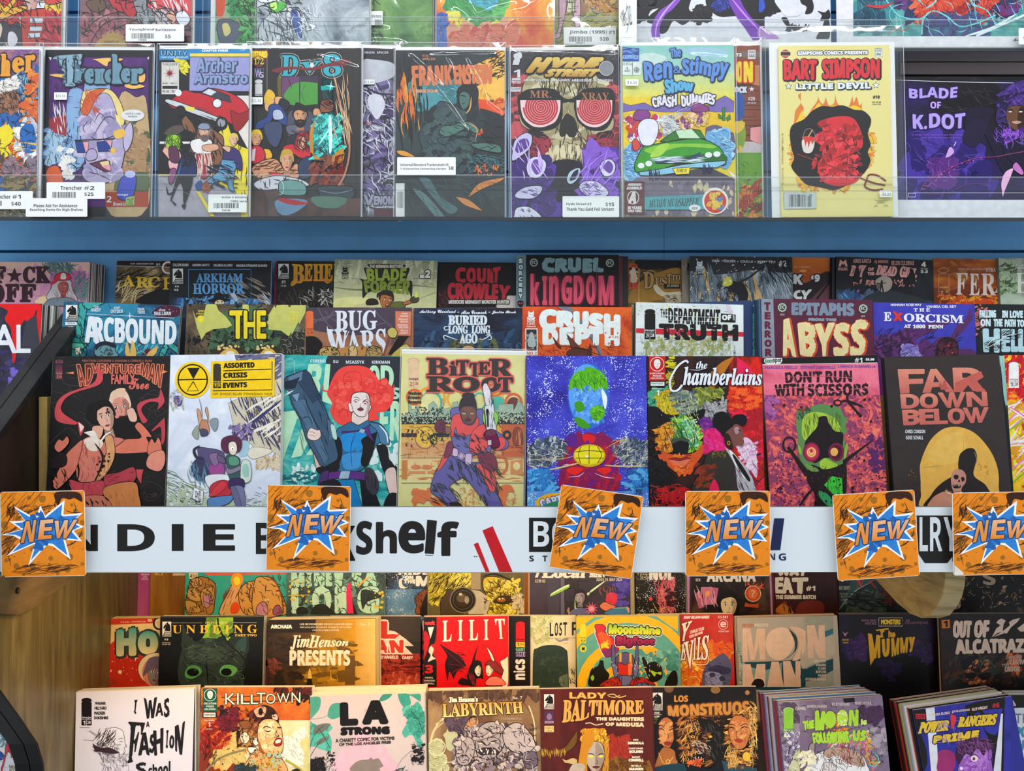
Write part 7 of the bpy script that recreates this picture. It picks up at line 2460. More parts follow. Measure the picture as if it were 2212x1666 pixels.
bagged('top','A4',(136,330),(938,324),'ecdf8c','bagged pale yellow comic with red block title, flame-ringed black hole and dripping paint bucket','''
r ~cloud:6:e8dc88,f0e498 100,300 1000,1600
e b03038 188,388 32,30
t b+3/e8d0c0:5 4a1a1a 158,378 222,400 BONGO
T b+2/3a3a30:5 e8ecf0 278,372 780,368 780,392 278,396 SIMPSONS COMICS PRESENTS
r e4e8e4 832,345 886,412
t b 3a3a3a 838,350 880,358 APPROVED
t b 3a3a3a 838,362 880,374 CODE
t b 3a3a3a 842,382 876,402 WW
R 3a3a3a 2 834,347 884,410
T b+5@k3/14100f:10_4,4 e02830 178,435 410,432 408,570 180,572 BART
T b+5@k3/14100f:10_4,4 e02830 455,430 862,428 862,560 460,565 SIMPSON
T b+3/2a3438:7_4,4 e8f0f0 262,605 530,602 530,640 264,642 LITTLE
T b+3/2a3438:7_4,4 e8f0f0 565,600 800,598 800,636 566,640 DEVIL
x 2a3438 210,622 28 12 5 0
x e8f0f0 210,622 22 9 5 0
x 2a3438 840,614 28 12 5 0
x e8f0f0 840,614 22 9 5 0
t b+1 3a3a2a 818,690 866,712 #19
t b 3a3a2a 812,732 876,744 US $2.99
t b 3a3a2a 815,748 874,758 CAN $3.99
c e8802a 225,930! 250,880 260,800 300,740 280,690 300,670! 300,740 320,780 310,820 340,850! 380,780 420,720 415,655! 430,720 460,750 480,700! 500,760 540,740 545,680! 560,740 580,760 640,780! 660,730 670,690! 680,740 700,700 720,760 740,740! 740,800 780,860! 700,820 400,820 300,900
c f8d030 240,930! 280,850 310,800 330,850 390,790 430,740 460,780 540,760 600,790 680,760 720,800 400,830
b e8802a,f8c030,e8a020 30 40 .3 80 .3 230,960 280,960 260,1180 230,1180
b e8802a,f8c030,e8a020 30 40 .3 80 .3 780,940 830,960 820,1140 760,1240
b e8802a,f8c030,e8a020 26 40 .5 0 .3 280,1290 640,1340 640,1380 300,1360
c 14100f 220,960 240,900 320,860 380,800 450,765 520,770 600,760 680,790 750,800 800,850 800,900 780,960 800,1040 780,1100 800,1160 760,1240 700,1290 640,1330 540,1370 440,1350 340,1330 280,1270 230,1200 250,1140 230,1060
b d82830,c02028,e84048 30 70 .4 40 .3 430,860 680,880 690,1240 380,1240
K e8dcd0 4 308,1005 395,1000 380,1095 318,1095
c d83828 305,990 350,980 395,992 395,1010 380,1040 370,1015 352,1070! 345,1020 330,1060! 322,1010
m 8a8a90 4 312,1000 330,940 370,930 400,970 392,1010
L c8a058 9 350,990 382,935
c e02830 450,880 640,840 720,920 740,1060 640,1130 720,1280 600,1340 460,1310 420,1180 500,1080
b f04048,b81c24,8a1418 40 60 .5 60 .3 450,880 720,920 720,1290 440,1290
h 14100f 30 80 40 60 5 .4 450,880 720,1300
L 8a2a28 8 270,1110 480,1185 770,1300
m 8a2a28 12 770,1300 790,1260 850,1265 910,1305
m 8a2a28 12 770,1300 830,1320 905,1335
m 8a2a28 12 770,1300 760,1345 820,1370 890,1362
p c8d0d0 175,1384 408,1390 408,1502 180,1508
R 8a8a88 2 175,1384 408,1504
k 1c1c1c 212,1402 336,1490
k 1c1c1c 345,1412 375,1490
t b 3a3a3a 355,1396 378,1410 10
t s@v 8a8050 162,960 172,1380 PUBLISHED MONTHLY
l 3a3a2a 3 822,1440 870,1450 925,1446
l 3a3a2a 3 835,1465 870,1460 910,1465
l 3a3a2a 3 820,1495 840,1480 850,1492
l 3a3a2a 3 890,1490 910,1480 930,1488
''',n=2,pitch=.004,ccol=['4a8a8a','3a3a3a'],cdx=-.002,seed=10,dd=-.002,over=(.028,.021,.01,.030),wrinkle=.0007,board='eef2ee',
 ridges=((.088,.02,.087,.26,.0025,.003),(.1,.02,.098,.27,.002,.003),(-.09,.02,-.088,.26,.002,.003)),
 tlab=(('A4',((866,1370),(956,1420)),'\nt M 6a6e72 888,1382 946,1408 $8.00'),))
# large landscape art print on white paper
def art_print(fr,TL,TR,d,zb,ground,label,ops,lean=2,tl=()):
	ROWS['p'] = (d,lean,zb)
	M,w,h = frame_of('p',fr,TL,TR)
	g = MB(); g.box((-w/2,0,0),(w/2,.0012,h)); o = g.build('art_print',[plain('print paper '+ground,ground,.4)])
	o.matrix_world = M; tag(o,label,'print')
	s = Surf(M,(-w/2,w/2,0,h)).run(fr,ops); s.flush(o,('print_image','lettering'))
	return o,M,w,h
o_,M_,w_,h_ = art_print('A4',(930,552),(2560,552),1.385,.2585,'e8e8ee','violet and black landscape print of a hooded person with a hooked blade and chain','''
r 08080c 900,540 2600,1440
r ~cloud:6:141226,1e1838,2a1c5a,120e1e 1010,580 2600,1436
b 3a2a8a,2a1c6a,4a34a0 40 170 .6 30 .2 1040,960 1500,1000 1700,1436 1040,1436
b 1a1420,141018,24202c 60 170 .6 30 .2 1300,600 1700,640 1700,900 1300,820
b 6a3a90,5a2a80 14 110 .6 60 .2 1200,1150 1400,1150 1400,1320 1250,1330
l e8e8f0 4 940,575 1400,590 2000,600
T b+2@k5/2a1450:9/8a50c8:7 b8a0f0 1078,640 1425,632 1420,705 1080,705 BLADE
t b+1/2a1450:6 c8a8f0 1232,735 1305,782 OF
T b+3@k6/2a1450:10/8a50c8:8 b8a0f0 1105,825 1480,820 1475,925 1108,925 K.DOT
t b 8a5ac8 1098,964 1500,982 A ninja who strikes from the shadows
t b 8a5ac8 1160,986 1450,1002 with the deadnest of lyrics.
K 1e1630 3 1500,800 1580,770 1690,790 1660,880 1700,980 1780,1100 1850,1180 1920,1260 1760,1250 1640,1000 1560,880 1540,1040 1480,1010
c 241a3a 1540,860 1640,900 1560,1060 1460,1000
K 3a2868 4 1700,860 1740,700 1790,620 1950,600 1950,1000 1860,960 1760,920
b 5a3a98,4a2c80,241840 26 90 .3 60 .3 1720,640 1920,620 1900,760 1740,860
K 6a4632 4 1775,830 1790,780 1850,760 1940,790 1940,920 1850,950 1790,900
c 3a2418 1870,780 1940,780 1940,930 1860,940
l 14100f 8 1785,795 1810,790 1830,800
l 14100f 8 1860,795 1890,788 1920,795
e e0d8d0 1805,806 12,5
e e0d8d0 1880,806 14,5
c 14100f 1740,880 1790,900 1850,940 1940,930 1940,990 1840,960 1780,940
c c89888 1815,880 1850,870 1885,880 1850,895
b 7a3ab0,a05ad8,4a2080 40 60 .6 40 .5 1760,940 1950,960 1950,1080 1800,1060
c 1c1830 1750,1060 1950,1000 1950,1300 1840,1200
h 8a5ad0 30 80 60 50 5 .4 1700,900 1930,1080
m 8a3a78 6 1160,1370 1200,1310 1300,1250 1440,1180 1560,1140 1700,1130 1800,1110 1920,1090
h d868b0 46 16 -25 20 5 .2 1160,1370 1300,1240 1440,1170 1600,1130 1600,1150 1440,1200 1300,1280 1180,1380
m 6a2a68 5 1180,1390 1300,1400 1500,1330 1640,1320 1800,1240
c f0b8e0 1750,1420! 1740,1320 1770,1240 1830,1210! 1800,1290 1770,1360
K c878c0 4 1820,1210 1850,1170 1900,1240 1880,1260
c d8a8e8 1340,1130 1370,1060 1400,1090 1380,1120 1350,1135
l e8e8ee 5 1395,1060 1410,1030 1415,1020
L e8e8ee 3 1110,1390 2000,1390
R e8e8ee 4 1072,1392 1122,1420
r e8e8ee 900,1440 2600,1600
''')
# ------------------------------------------------------------------ row above: only its lower parts are in the picture
def over(fr,x0,x1,bg,label,ops,**k):
	return bagged('over',fr,(x0,-830),(x1,-830),bg,label,ops,**k)
over('A1',-340,460,'a83028','bagged comic with red and yellow costumed legs at the top left corner','''
r ~cloud:10:c83830,d8c8c0,e8b040 -400,-60 480,340
b d82820,b81c18,8a1418 40 130 .6 60 .3 0,-60 100,-60 110,140 0,180
b e8404a,c82838,d83030 40 160 .5 50 .3 300,60 470,60 470,340 330,340
P c83c30 5 150,80 330,60 330,200 240,340 160,340
P d8dce8 4 215,130 310,130 310,165 215,165
P d8dce8 4 215,190 305,190 300,225 215,225
P d8dce8 4 200,240 290,235 290,270 205,275
K d83828 5 30,-40 120,-40 110,110 40,130
K e8a838 6 0,100 80,60 180,40 190,70 90,110 10,140
P e8b830 5 -30,-30 30,60 130,-40 150,-30 40,110 -40,30
K 3a3440 5 0,160 80,180 120,160 150,200 150,330 60,300 0,330
K e8dce8 4 60,240 100,230 130,280 110,330 60,330
K f0d8c0 4 0,170 20,200 10,260 0,270
b e8b830,f0cc40 16 60 .3 0 .2 320,0 470,20 470,60 330,60
P e0e4ee 5 250,-60 320,-60 320,0 260,10
P e0e4ee 5 270,20 330,20 320,60 260,60
K d84838 6 330,-60 470,-60 470,10 340,30
h 14100f 60 90 60 40 7 .4 0,-50 470,340
''',seed=11,over=(.002,.009,.01,.02),ridges=((.082,.0,.083,.2,.002,.003),))
over('A1',590,1392,'6a4044','bagged comic with an armoured figure crouching on ribbed pink stone','''
r ~streak:16:6a4448,8a6064,4a3034:1.5 560,-100 1420,340
b a85a64,b8707a,8a4850 30 150 .3 -20 .2 600,120 1000,100 1100,340 600,340
m 3a2024 8 600,240 700,140 850,90 960,120
m 3a2024 8 640,330 740,180 880,130 1000,160
m 3a2024 8 730,330 820,220 940,170 1060,200
m 3a2024 8 820,340 900,250 1000,210 1100,230
c c8b8c0 1000,100! 1150,60 1260,160 1200,240 1060,220
K c03038 6 780,-40 940,-40 960,60 900,90 820,60
K b82c34 6 860,-60 1000,-60 980,100 930,120 880,60
K d84850 6 1040,20 1200,-40 1380,-60 1390,130 1300,80 1180,60 1100,80
h e8d8d8 20 90 70 10 9 .1 1050,-20 1350,70
K a0a4a8 6 985,110 1000,60 1060,50 1110,90 1110,150 1060,180 1000,160
h 3a3c40 30 70 60 40 6 .5 990,60 1110,170
K 8a8c90 5 960,-20 1040,-20 1060,60 990,90
K 6a5040 5 630,10 740,0 760,60 700,90 640,60
K f0a888 4 1200,110 1230,80 1270,110 1260,160 1230,170
K e8ecf4 5 1270,100 1330,80 1370,140 1330,190 1280,160
h 14100f 90 90 40 60 8 .5 600,-60 1390,300
x b8904c 810,330 110 90 16 3
c c09850 690,320 720,290 800,270 880,290 910,320 900,345 700,345
t b 5a3a20 752,296 855,312 SECRETS OF
t b 5a3a20 735,316 868,330 YOUNGBLOOD'S
''',seed=12,over=(.002,.005,.01,.02))
over('A1',1560,2360,'3a6a3a','bagged comic with green striped figure and dark leaves beside a blue gap','''
r ~cloud:18:2a5a34,4a8a4a,8ab08a,3a4a40 1500,-100 2400,340
c d84820 1555,-20 1620,-20 1610,100 1570,130
c c88a40 1560,130! 1640,120 1740,130 1740,150 1640,140
c 2fa050 1640,-40 1760,-40 1750,60 1700,140 1660,130
b 1c4424,2a8a44 20 60 .3 60 .3 1640,-40 1760,140
K 4a5468 5 1570,150 1650,140 1730,180 1740,260 1700,320 1600,320 1565,240
c d8c878 1600,180 1640,170 1660,230 1620,260
b 3a8a3c,5aa85a,245c2c 30 60 .8 40 .2 1740,180 1860,180 1860,330 1720,330
@ A2
b 2a9a3c,58b858,184a20 30 60 .5 60 .3 0,-40 110,-40 110,330 0,330
h 102014 60 70 60 50 7 .5 0,-40 120,330
''',seed=13,dd=.006,over=(.02,.004,.01,.02))
over('A2',128,930,'8a94a0','bagged comic of torn grey and white cloth folds over green glow','''
r ~cloud:14:5a6470,98a2ac,c8d0d4,3a4450 100,-100 960,340
K c8ccd0 5 130,200 200,110 260,90 330,160 370,220 360,330 130,330
h 3a4250 50 120 60 40 7 .3 130,120 370,330
K d8dce0 5 340,60 430,70 480,160 500,220 380,200 330,140
h 4a5260 30 100 60 30 6 .3 330,60 500,220
K 4ab838 5 200,10 270,0 330,30 290,80 230,90
c c8f070 210,20 250,10 260,60 230,70
K 3a5aa8 5 360,90 420,80 440,260 400,240
K e8ecf0 5 130,-40 330,-40 300,0 150,20
h 14181c 40 90 30 50 8 .5 130,-40 440,100
h e8ecf0 40 90 60 50 6 .5 380,60 560,320
t b d8983c 165,302 300,322 ENTER
t b d8983c 330,300 520,320 SH
''',seed=14,over=(.003,.003,.01,.02),wrinkle=.0012,ridges=((-.06,.01,-.0,.03,.003,.006),))
over('A2',580,1384,'5a7a4a','bagged green comic with a big knuckled fist and grey metal barrel','''
r ~cloud:12:3a6a30,5a8a44,7aa858,2a4a2a 560,-100 1400,340
K a8b4b8 6 580,60 700,-20 790,-40 780,20 700,80 600,100
h e8f0f0 30 140 -35 5 6 .1 590,-20 780,80
h 2a3438 20 140 -35 5 6 .1 590,-20 780,80
K 98b838 5 720,80 770,40 830,50 830,110 770,130
K a8c040 5 700,120 760,110 820,140 800,200 720,200
K 8ab030 5 830,20 920,0 960,60 900,100 840,90
K 5a9a3c 5 840,120 900,110 960,160 920,300 840,320 820,220
h 1c2c14 70 80 50 60 7 .5 700,-20 1010,330
b 6a8a78,4a6a5a 20 70 .5 30 .3 590,160 720,180 720,330 590,330
''',seed=15,over=(.002,.002,.01,.02),dd=.003,wrinkle=.0014,ridges=((-.05,.03,.02,.035,.004,.005),(-.01,.018,.05,.01,.003,.004)),
 tlab=(('A2',((905,80),(1022,182)),'\nt b 4a4d50 930,106 1012,126 Savage\nk 3a3d40 965,140 1015,180'),))
over('A2',1026,1830,'a87c4a','bagged comic of brown thorny undergrowth and a blue-grey boulder','''
r ~cloud:22:8a5a34,b88848,6a4428,c8a060 1000,-100 1900,340
K 6a7088 6 1180,40 1240,-20 1340,-40 1390,20 1370,110 1280,130 1210,110
b 8a92a8,5a6078 24 60 .5 30 .3 1190,-20 1380,110
h c8a858 90 80 40 70 6 .7 1030,100 1400,330
h 5a2a14 90 80 60 70 6 .7 1030,-40 1400,330
b c84a28,e87838 20 70 .3 70 .3 1030,0 1180,20 1180,200 1040,200
t s+1 98b040 1075,300 1220,325 UN
t s+1 98b040 1260,300 1380,325 LI
''',seed=16,dd=.006,over=(.002,.002,.01,.02),ridges=((-.05,.05,-.03,.08,.004,.004),))
over('A2',1412,2250,'d88a3c','bagged tie-dye comic of orange, yellow, green and blue bursts','''
r ~cloud:9:d84828,e87c2a,f0b030,e89058 1400,-100 2300,340
b 3a9a4a,5ab858,2a8a50 40 120 .8 20 .2 1500,-60 1900,-60 1860,130 1700,160 1520,60
b f0d030,e8e060 30 70 .5 50 .3 1460,60 1560,120 1700,200 1980,140 1960,200 1600,240
b 3050a8,4a70c0 24 70 .5 80 .3 1412,130 1470,100 1500,330 1412,330
b 3aa0b0,4ab0c8 16 90 .7 10 .2 1660,-60 1840,-60 1820,20 1680,20
b d85048,e07858,e8a080 40 110 .6 20 .3 1520,220 1960,200 1966,330 1500,330
''',seed=17,over=(.002,.002,.01,.02),wrinkle=.0016,ridges=((-.06,.09,-.03,.05,.005,.003),(-.03,.05,.03,.07,.005,.003),(-.04,.04,.05,.06,.0045,.003),(.02,.03,.07,.075,.005,.003),(-.065,.06,-.045,.045,.004,.003),(.0,.08,.04,.1,.004,.003)))
over('A3',338,1140,'8a8a58','bagged comic with long pink cartoon legs standing on scrubby ground','''
r ~cloud:18:7a7838,98984c,b8a860,5a5c30 320,-100 1200,340
r ~cloud:18:8aa0a8,a8a088,9a6a3a 320,-100 860,90
K d8a8b8 5 430,-40 480,-20 470,100 445,200 430,270 390,275 395,250 420,210 425,100
K d8a8b8 5 540,0 575,-10 580,100 570,200 545,200 530,100
P e0dcb0 4 475,-40 545,-40 540,90 480,90
h 14100f 14 110 90 1 4 0 480,-40 540,90
h 14100f 14 60 0 1 4 0 478,-40 545,90
h 4a4420 80 60 0 30 5 .4 340,100 850,330
b c88a40,a85028,d8b060 26 60 .5 30 .4 610,-40 830,-40 830,80 640,80
h 3a2010 40 60 30 60 5 .4 600,-60 830,90
''',seed=18,dd=.035,over=(.002,.002,.01,.02),wrinkle=.001,ridges=((-.03,.035,.04,.045,.003,.003),),
 tlab=(('A3',((458,196),(836,322)),'\nt b 3a3d40 500,218 770,250 Jimbo (1995)\nt b 3a3d40 782,220 824,248 #1\nk 2a2c2e 498,262 655,300\nt b 3a3d40 545,304 612,316 ITM217\nt b 3a3d40 720,268 782,296 $20'),))
o_,M_,w_,h_ = art_print('A3',(868,-700),(2370,-700),1.428,.5400,'e6e6ea','black and white cow-patterned print crossed by purple limbs','''
r e2e2e8 860,-100 2400,340
@ A3
b 14141c 46 70 .7 30 .4 1000,-60 1300,-60 1060,60 1000,120
b 14141c 30 60 .6 60 .5 1400,60 1500,60 1500,150 1400,150
c 12121a 1240,-60! 1400,-60! 1360,60 1400,110 1320,180 1250,150 1200,230 1150,240 1120,180 1060,160 1080,110 1140,60 1160,0
c 12121a 1000,-60 1040,-60 1060,20 1020,50 1000,30
c 12121a 1000,100 1060,90 1070,140 1010,150
c 12121a 1500,-60! 1905,-60! 1905,260! 1780,180 1720,120 1580,120 1500,60 1480,0
b 2a3aa0,1c2c8a 20 70 .3 60 .3 1560,0 1660,0 1660,60 1560,60
c 8a4ac0 1100,290! 1090,200 1140,90 1230,20 1300,-60! 1350,-60! 1250,60 1190,110 1150,200 1160,290!
l d8a8f0 12 1120,280 1130,180 1190,80 1280,-20
c 7a3ab0 1640,-60 1700,-60 1760,60 1850,170 1905,200! 1905,290! 1820,290! 1760,200 1700,120 1650,20
l c888f0 14 1660,-20 1740,80 1830,180 1890,240
@ A4
b 12121a 40 60 .6 40 .5 20,-60 120,-60 150,60 60,120 10,90
c 12121a 290,-60 350,-60 390,30 380,90 330,100 340,50 300,20
c 12121a 420,80 470,90 500,70 510,130 440,150 450,110
c 12121a 480,130 505,160 500,280 410,280 450,200
c 12121a 160,130 200,130 220,190 190,180
b 12121a 12 40 .4 10 .4 200,200 350,210
c 12121a 0,0 60,-40 120,20 90,90 40,60 0,80
c e2e2e8 110,0 180,-40 280,-30 270,40 310,60 290,110 200,120 150,70
c 3050c0 0,0 30,0 40,60 0,90
c b080c8 0,200 80,230 140,280 0,280
r e6e6ea 512,-100 700,300
r e6e6ea 0,284 700,340
''')
o_,M_,w_,h_ = art_print('A4',(545,-700),(2300,-700),1.426,.5400,'ebe8ec','teal painted print of an armoured figure with red and purple sinews on white paper','''
r ~cloud:8:4a9a98,6ab0a8,3a8a90,8ac0b4 675,-620 2200,262
b 2a6a78,3a8a94,1a4a60 30 120 .5 70 .3 700,-60 950,-60 900,240 700,200
h 2a5a70 30 120 88 8 6 .1 700,0 900,200
b 4a2a60,3a2050,6a3a80,2a3a60 60 130 .5 30 .3 940,-60 1906,-60 1906,60 1400,160 1100,110
b d84830,c83828,e86a48 40 90 .4 60 .3 1100,-60 1360,-40 1340,120 1160,160
b d84830,c83828,a82820 40 90 .4 60 .3 1380,-60 1700,-40 1640,130 1420,160
c 3a5a78 1200,120 1340,90 1470,180 1440,260 1200,262
b 2a3a60,4a4a80,3a6a88 40 80 .5 40 .3 1180,100 1700,110 1660,262 1180,262
m 6ac8d0 12 900,-20 1000,110 1150,140 1220,90
m 7ad8d8 10 1170,250 1180,140 1250,80 1350,120 1440,190 1560,170 1700,110
m 7ad8d8 9 1500,-40 1540,30 1640,80 1700,180
m 8ae0e0 10 1300,-60 1260,20 1200,60
m e0f0f0 16 1560,260 1700,200 1906,110
l e8f8f8 20 1480,262 1680,200 1850,100
h 8ae8e8 40 120 30 60 5 .5 920,-50 1900,250
h b03040 40 90 60 60 6 .6 1200,-60 1900,120
l c83840 22 760,40 880,50 960,20
m c06a50 7 930,250 960,210 1040,220 1080,190
r ebe8ec 675,262 2300,340
r ebe8ec 545,-100 675,340
l 2a2a30 5 1820,300 1850,290 1870,300
l 2a2a30 5 1830,295 1845,280 1840,305
''')
# handwritten note and shelf tickets
slip('note_card','A3',((856,-40),(985,330)),1.4035,'white handwritten note card taped upright beside the cow-patterned print','''
h 3a3d40 5 90 -82 4 4 .3 880,60 920,260
T s 4a4d50 885,190 925,180 905,90 880,95 INFINITE
T s 4a4d50 925,185 955,175 938,40 915,45 LIMITED
''',cat='card')
slip('shelf_label','A1',((905,175),(1325,298)),1.404,'white barcode ticket priced five dollars on the upper shelf lip','\nt b 55585c 930,202 1110,224 Youngblood\nt b 55585c 1120,204 1265,224 Battlezone\nk 3a3d40 945,240 1108,278\nt b 55585c 998,282 1055,294 ITM209\nt b 4a4d50 1188,248 1228,278 $5',cat='ticket')
slip('shelf_label','A1',((-170,1376),(236,1505)),1.344,'white barcode ticket priced forty dollars at the far left of the lower shelf lip','\nt b 4a4d50 -60,1400 76,1432 Trencher\nt b 4a4d50 88,1402 150,1430 #1\nk 3a3d40 -120,1446 10,1482\nt b 4a4d50 82,1452 150,1482 $40',cat='ticket')
slip('shelf_label','A1',((335,1312),(756,1432)),1.344,'white barcode ticket priced twenty five dollars under the purple framed comic','\nt b 4a4d50 436,1338 590,1368 Trencher\nt b 4a4d50 604,1340 680,1368 #2\nk 3a3d40 378,1382 544,1424\nt b 4a4d50 608,1384 674,1412 $25',cat='ticket')
slip('notice_label','A1',((185,1426),(628,1560)),1.3425,'white notice label asking customers to ask for help reaching high shelves','\nt b 3a3d40 242,1468 556,1492 Please Ask For Assistance\nt b 3a3d40 216,1500 596,1524 Reaching Items On High Shelves',cat='label')
slip('shelf_label','A4',((1868,202),(2200,320)),1.404,'blank white ticket at the top right edge of the picture','\nt b 4a4d50 1900,262 1990,285 $35',cat='ticket')
# ------------------------------------------------------------------ lower rack, back row under the sign
comic('a','D1',(1090,540),(1880,540),'b8508e','magenta comic edge with tiny boxed lettering at the back left of the lower rack','''
r a8307e>c860a0 1080,500 1200,1100
r f0d8d8 1125,735 1190,748
t b a8307e 1128,736 1188,747 THIRD
t b f0c8d8 1138,754 1172,770 THIRD
t b f0c8d8 1128,772 1180,788 PRINTING
''',dd=.022)
comic('a','D1',(1202,540),(1990,540),'9a6828','brown streaked comic beside the magenta edge, back row of the lower rack','''
r ~streak:22:7a4c14,9a6824,b07c30:.12 1200,500 2000,1100
r e8c050 1235,722 1296,748
t b 5a3a14 1240,730 1290,745 3
t b+1 e8dcc8 1378,735 1482,752 LEGENDARY
''',dd=.016)
comic('a','D1',(1482,540),(2290,540),'2aa8a0','turquoise comic with a huge armoured fist, a torch flame and a mask','''
r 22a89c>38b8ac 1470,500 2400,1100
p e8604a 1630,722 2300,722 2300,740 1640,750
r f0dcb8 1506,722 1575,778
t b 3a2a1a 1512,740 1530,772 4
t b 3a2a1a 1540,745 1568,768 $3
L 3a2a1a 3 1536,738 1536,776
K b07c38 6 1500,1060 1480,960 1500,860 1520,790 1600,760 1690,790 1720,850 1710,960 1680,1060
K d0a058 5 1515,790 1590,770 1610,820 1540,850
K d0a058 5 1500,860 1560,850 1600,900 1590,960 1500,930
K c89850 5 1600,880 1680,840 1710,870 1690,960 1620,1000
K c08aa8 4 1620,920 1670,900 1690,960 1640,1010
K c89850 5 1480,950 1560,970 1600,1040 1500,1040
h 3a2410 60 60 60 60 6 .4 1490,780 1710,1040
K e8b078 6 1750,1060 1780,950 1860,810 1920,830 1940,900 1880,1060
h 7a4a20 24 130 -65 8 7 .1 1780,840 1920,1040
c d8a868 1800,1060 1820,980 2000,900 2000,1060
c f8a018 1840,800 1850,750 1890,730 1930,750 1935,800 1900,840 1860,840
c f8e828 1860,790 1880,760 1910,775 1910,815 1880,825
c e85018 1840,990 1880,960 1910,1000 1890,1050 1840,1050
K d8a050 6 1900,900 1960,810 2040,790 2100,760 2180,780 2212,900 2212,1060 1960,1060
K c89048 6 2000,840 2080,780 2150,800 2190,880 2180,980 2000,960
c e8c888 2010,830 2060,790 2100,860 2060,900
K a05a8a 5 2030,960 2080,910 2130,920 2150,960 2130,1060 2040,1060
e f0e0b0 2030,930 18,8
e f0e0b0 2130,925 18,8
e 3a1a2a 2078,905 12,14
h 3a2410 60 60 50 60 6 .4 1920,800 2212,1050
@ D2
K d8a050 6 0,800 60,760 150,780 200,860 240,960 250,1060 0,1060
m 7a4a28 12 100,750 180,820 220,940 230,1050
K c88aa8 5 20,1000 60,960 100,980 100,1060 20,1060
K a05a8a 5 150,1060 160,1000 200,990 220,1060
e f0e0b0 100,945 16,8
h 3a2410 40 60 50 60 6 .4 0,760 240,1050
''',dd=.005)
comic('a','D2',(258,540),(1042,540),'9ad0bc','mint comic with large distressed pale capitals and a pink streak','''
r ~cloud:16:2a3436,3a5054,567a78 240,500 1060,1100
b 5a8a84,3a5658,6a9a90 40 60 .6 60 .4 300,740 1020,1050
t b+8 b0e4cc 300,722 390,835 M
t b+8 b0e4cc 420,722 450,832 I
t b+8 b0e4cc 480,722 550,830 N
t b+8 b0e4cc 575,722 610,830 E
t b+8 b0e4cc 640,722 700,830 '
t b+8 b0e4cc 780,722 850,830 S
t b+8 b0e4cc 870,722 975,830 A
t b+12 c0ecd8 305,860 400,1040 L
t b+12 c0ecd8 470,850 600,1040 O
t b+12 c0ecd8 650,850 720,1040 N
t b+12 c0ecd8 830,850 980,1040 G
c 22282a 440,1060! 480,990 560,980 640,1060!
c 22282a 340,1010 400,1000 430,1050 340,1060
c 2a3a3a 850,870 960,880 1010,920 900,960 860,1020
h 1a2224 110 70 40 70 6 .6 300,730 1020,1040
d e8c840 30 4 12 270,780 450,960
d e8c840 14 4 14 960,880 1030,1010
m d8b830 7 270,910 440,905
c e82868 735,830! 765,800! 775,920 790,1050! 740,1050! 730,930
c 2a2024 780,960! 820,1060! 790,1060!
l e8b040 16 820,850 860,800 920,760
''',dd=0,n=1,pitch=.002)
comic('a','D2',(1044,540),(1830,540),'34507a','starry night comic with white boxed words, a crescent moon and dark hair at its right','''
r ~speck:12:1a2030,24344e,3a5a88 1040,500 1840,900
r ~speck:12:2a4a78,4a7ab0,6a9ac8 1040,860 1840,1100
t b+3 f0f0ec 1150,700 1380,745 HIDE
c f0f0ec 1150,790 1160,850 1220,848! 1180,830 1175,780 1190,765!
t b+3 f0f0ec 1200,755 1262,780 ON
t b+3 f0f0ec 1190,785 1278,812 THE
t b+6 f0f0ec 1290,760 1400,832 M
K 8a4a2a 5 1275,940 1310,890 1370,860 1390,920 1340,1050 1280,1050 1290,980
K 15100e 5 1320,1060 1350,940 1390,880 1400,1060
h 2a1208 24 60 60 30 5 .3 1280,880 1390,1040
''',dd=.006)
comic('a','D2',(1384,540),(2146,540),'5a5428','sepia comic of a yellow weathered face peering over an old box camera','''
r ~cloud:12:4a4420,5c5430,6a6038 1380,500 2160,1100
b c8b828,e0d040,9a8c20,b0a020 60 80 .5 -60 .3 1384,740 1520,730 1560,880 1400,990
b d0c030,a89a24,e8dc60 40 60 .5 40 .3 1560,725 1700,725 1720,830 1620,850
h 2a2410 60 90 -50 30 7 .4 1390,740 1700,960
P 4a3a2c 5 1540,860 1660,870 1660,1060 1480,1060 1480,960
P c8c0b0 5 1700,862 1790,868 1880,930 1860,1060 1700,1060
p a8987c 1724,725 1800,725 1800,862 1724,862
e 1c1814 1660,945 106,104
o 8a8070 8 1660,945 102,100
o 4a4238 10 1660,945 78,76
e 3a2c20 1660,945 62,60
e 6a5a4a 1650,930 40,34
e d8d0c0 1640,900 14,12
e a8a090 1690,945 18,30
T s@v 3a342c 1828,930 1842,930 1842,1020 1828,1020 WITZ
K d8c030 6 1830,770 1960,770 2060,850 2100,960 2080,1060 1860,1060 1900,960 1830,880
b e8d848,a89018,f0e070,8a7410 70 70 .4 50 .3 1840,790 2090,800 2100,1050 1900,1050
c 3a2a10 1900,960 1960,910 2040,920 2060,960 1980,980
e b06820 1965,942 34,18
e f8f8e0 1952,936 7,7
e f8f8e0 1974,936 7,7
h 3a2c08 50 70 40 50 7 .5 1840,790 2090,1050
b b8a888,d8c8a8 20 70 .25 75 .2 2070,880 2146,900 2146,1050 2090,1050
l 14100c 16 1810,760 1920,740 2060,800
''',dd=.001,n=2,pitch=.003)
comic('a','D2',(1430,548),(2214,548),'b86a20','orange and pale comic edges standing behind the camera comic','''
r b8641c 2140,500 2180,1100
r e8dcc8 2180,500 2212,1100
''',dd=.008)
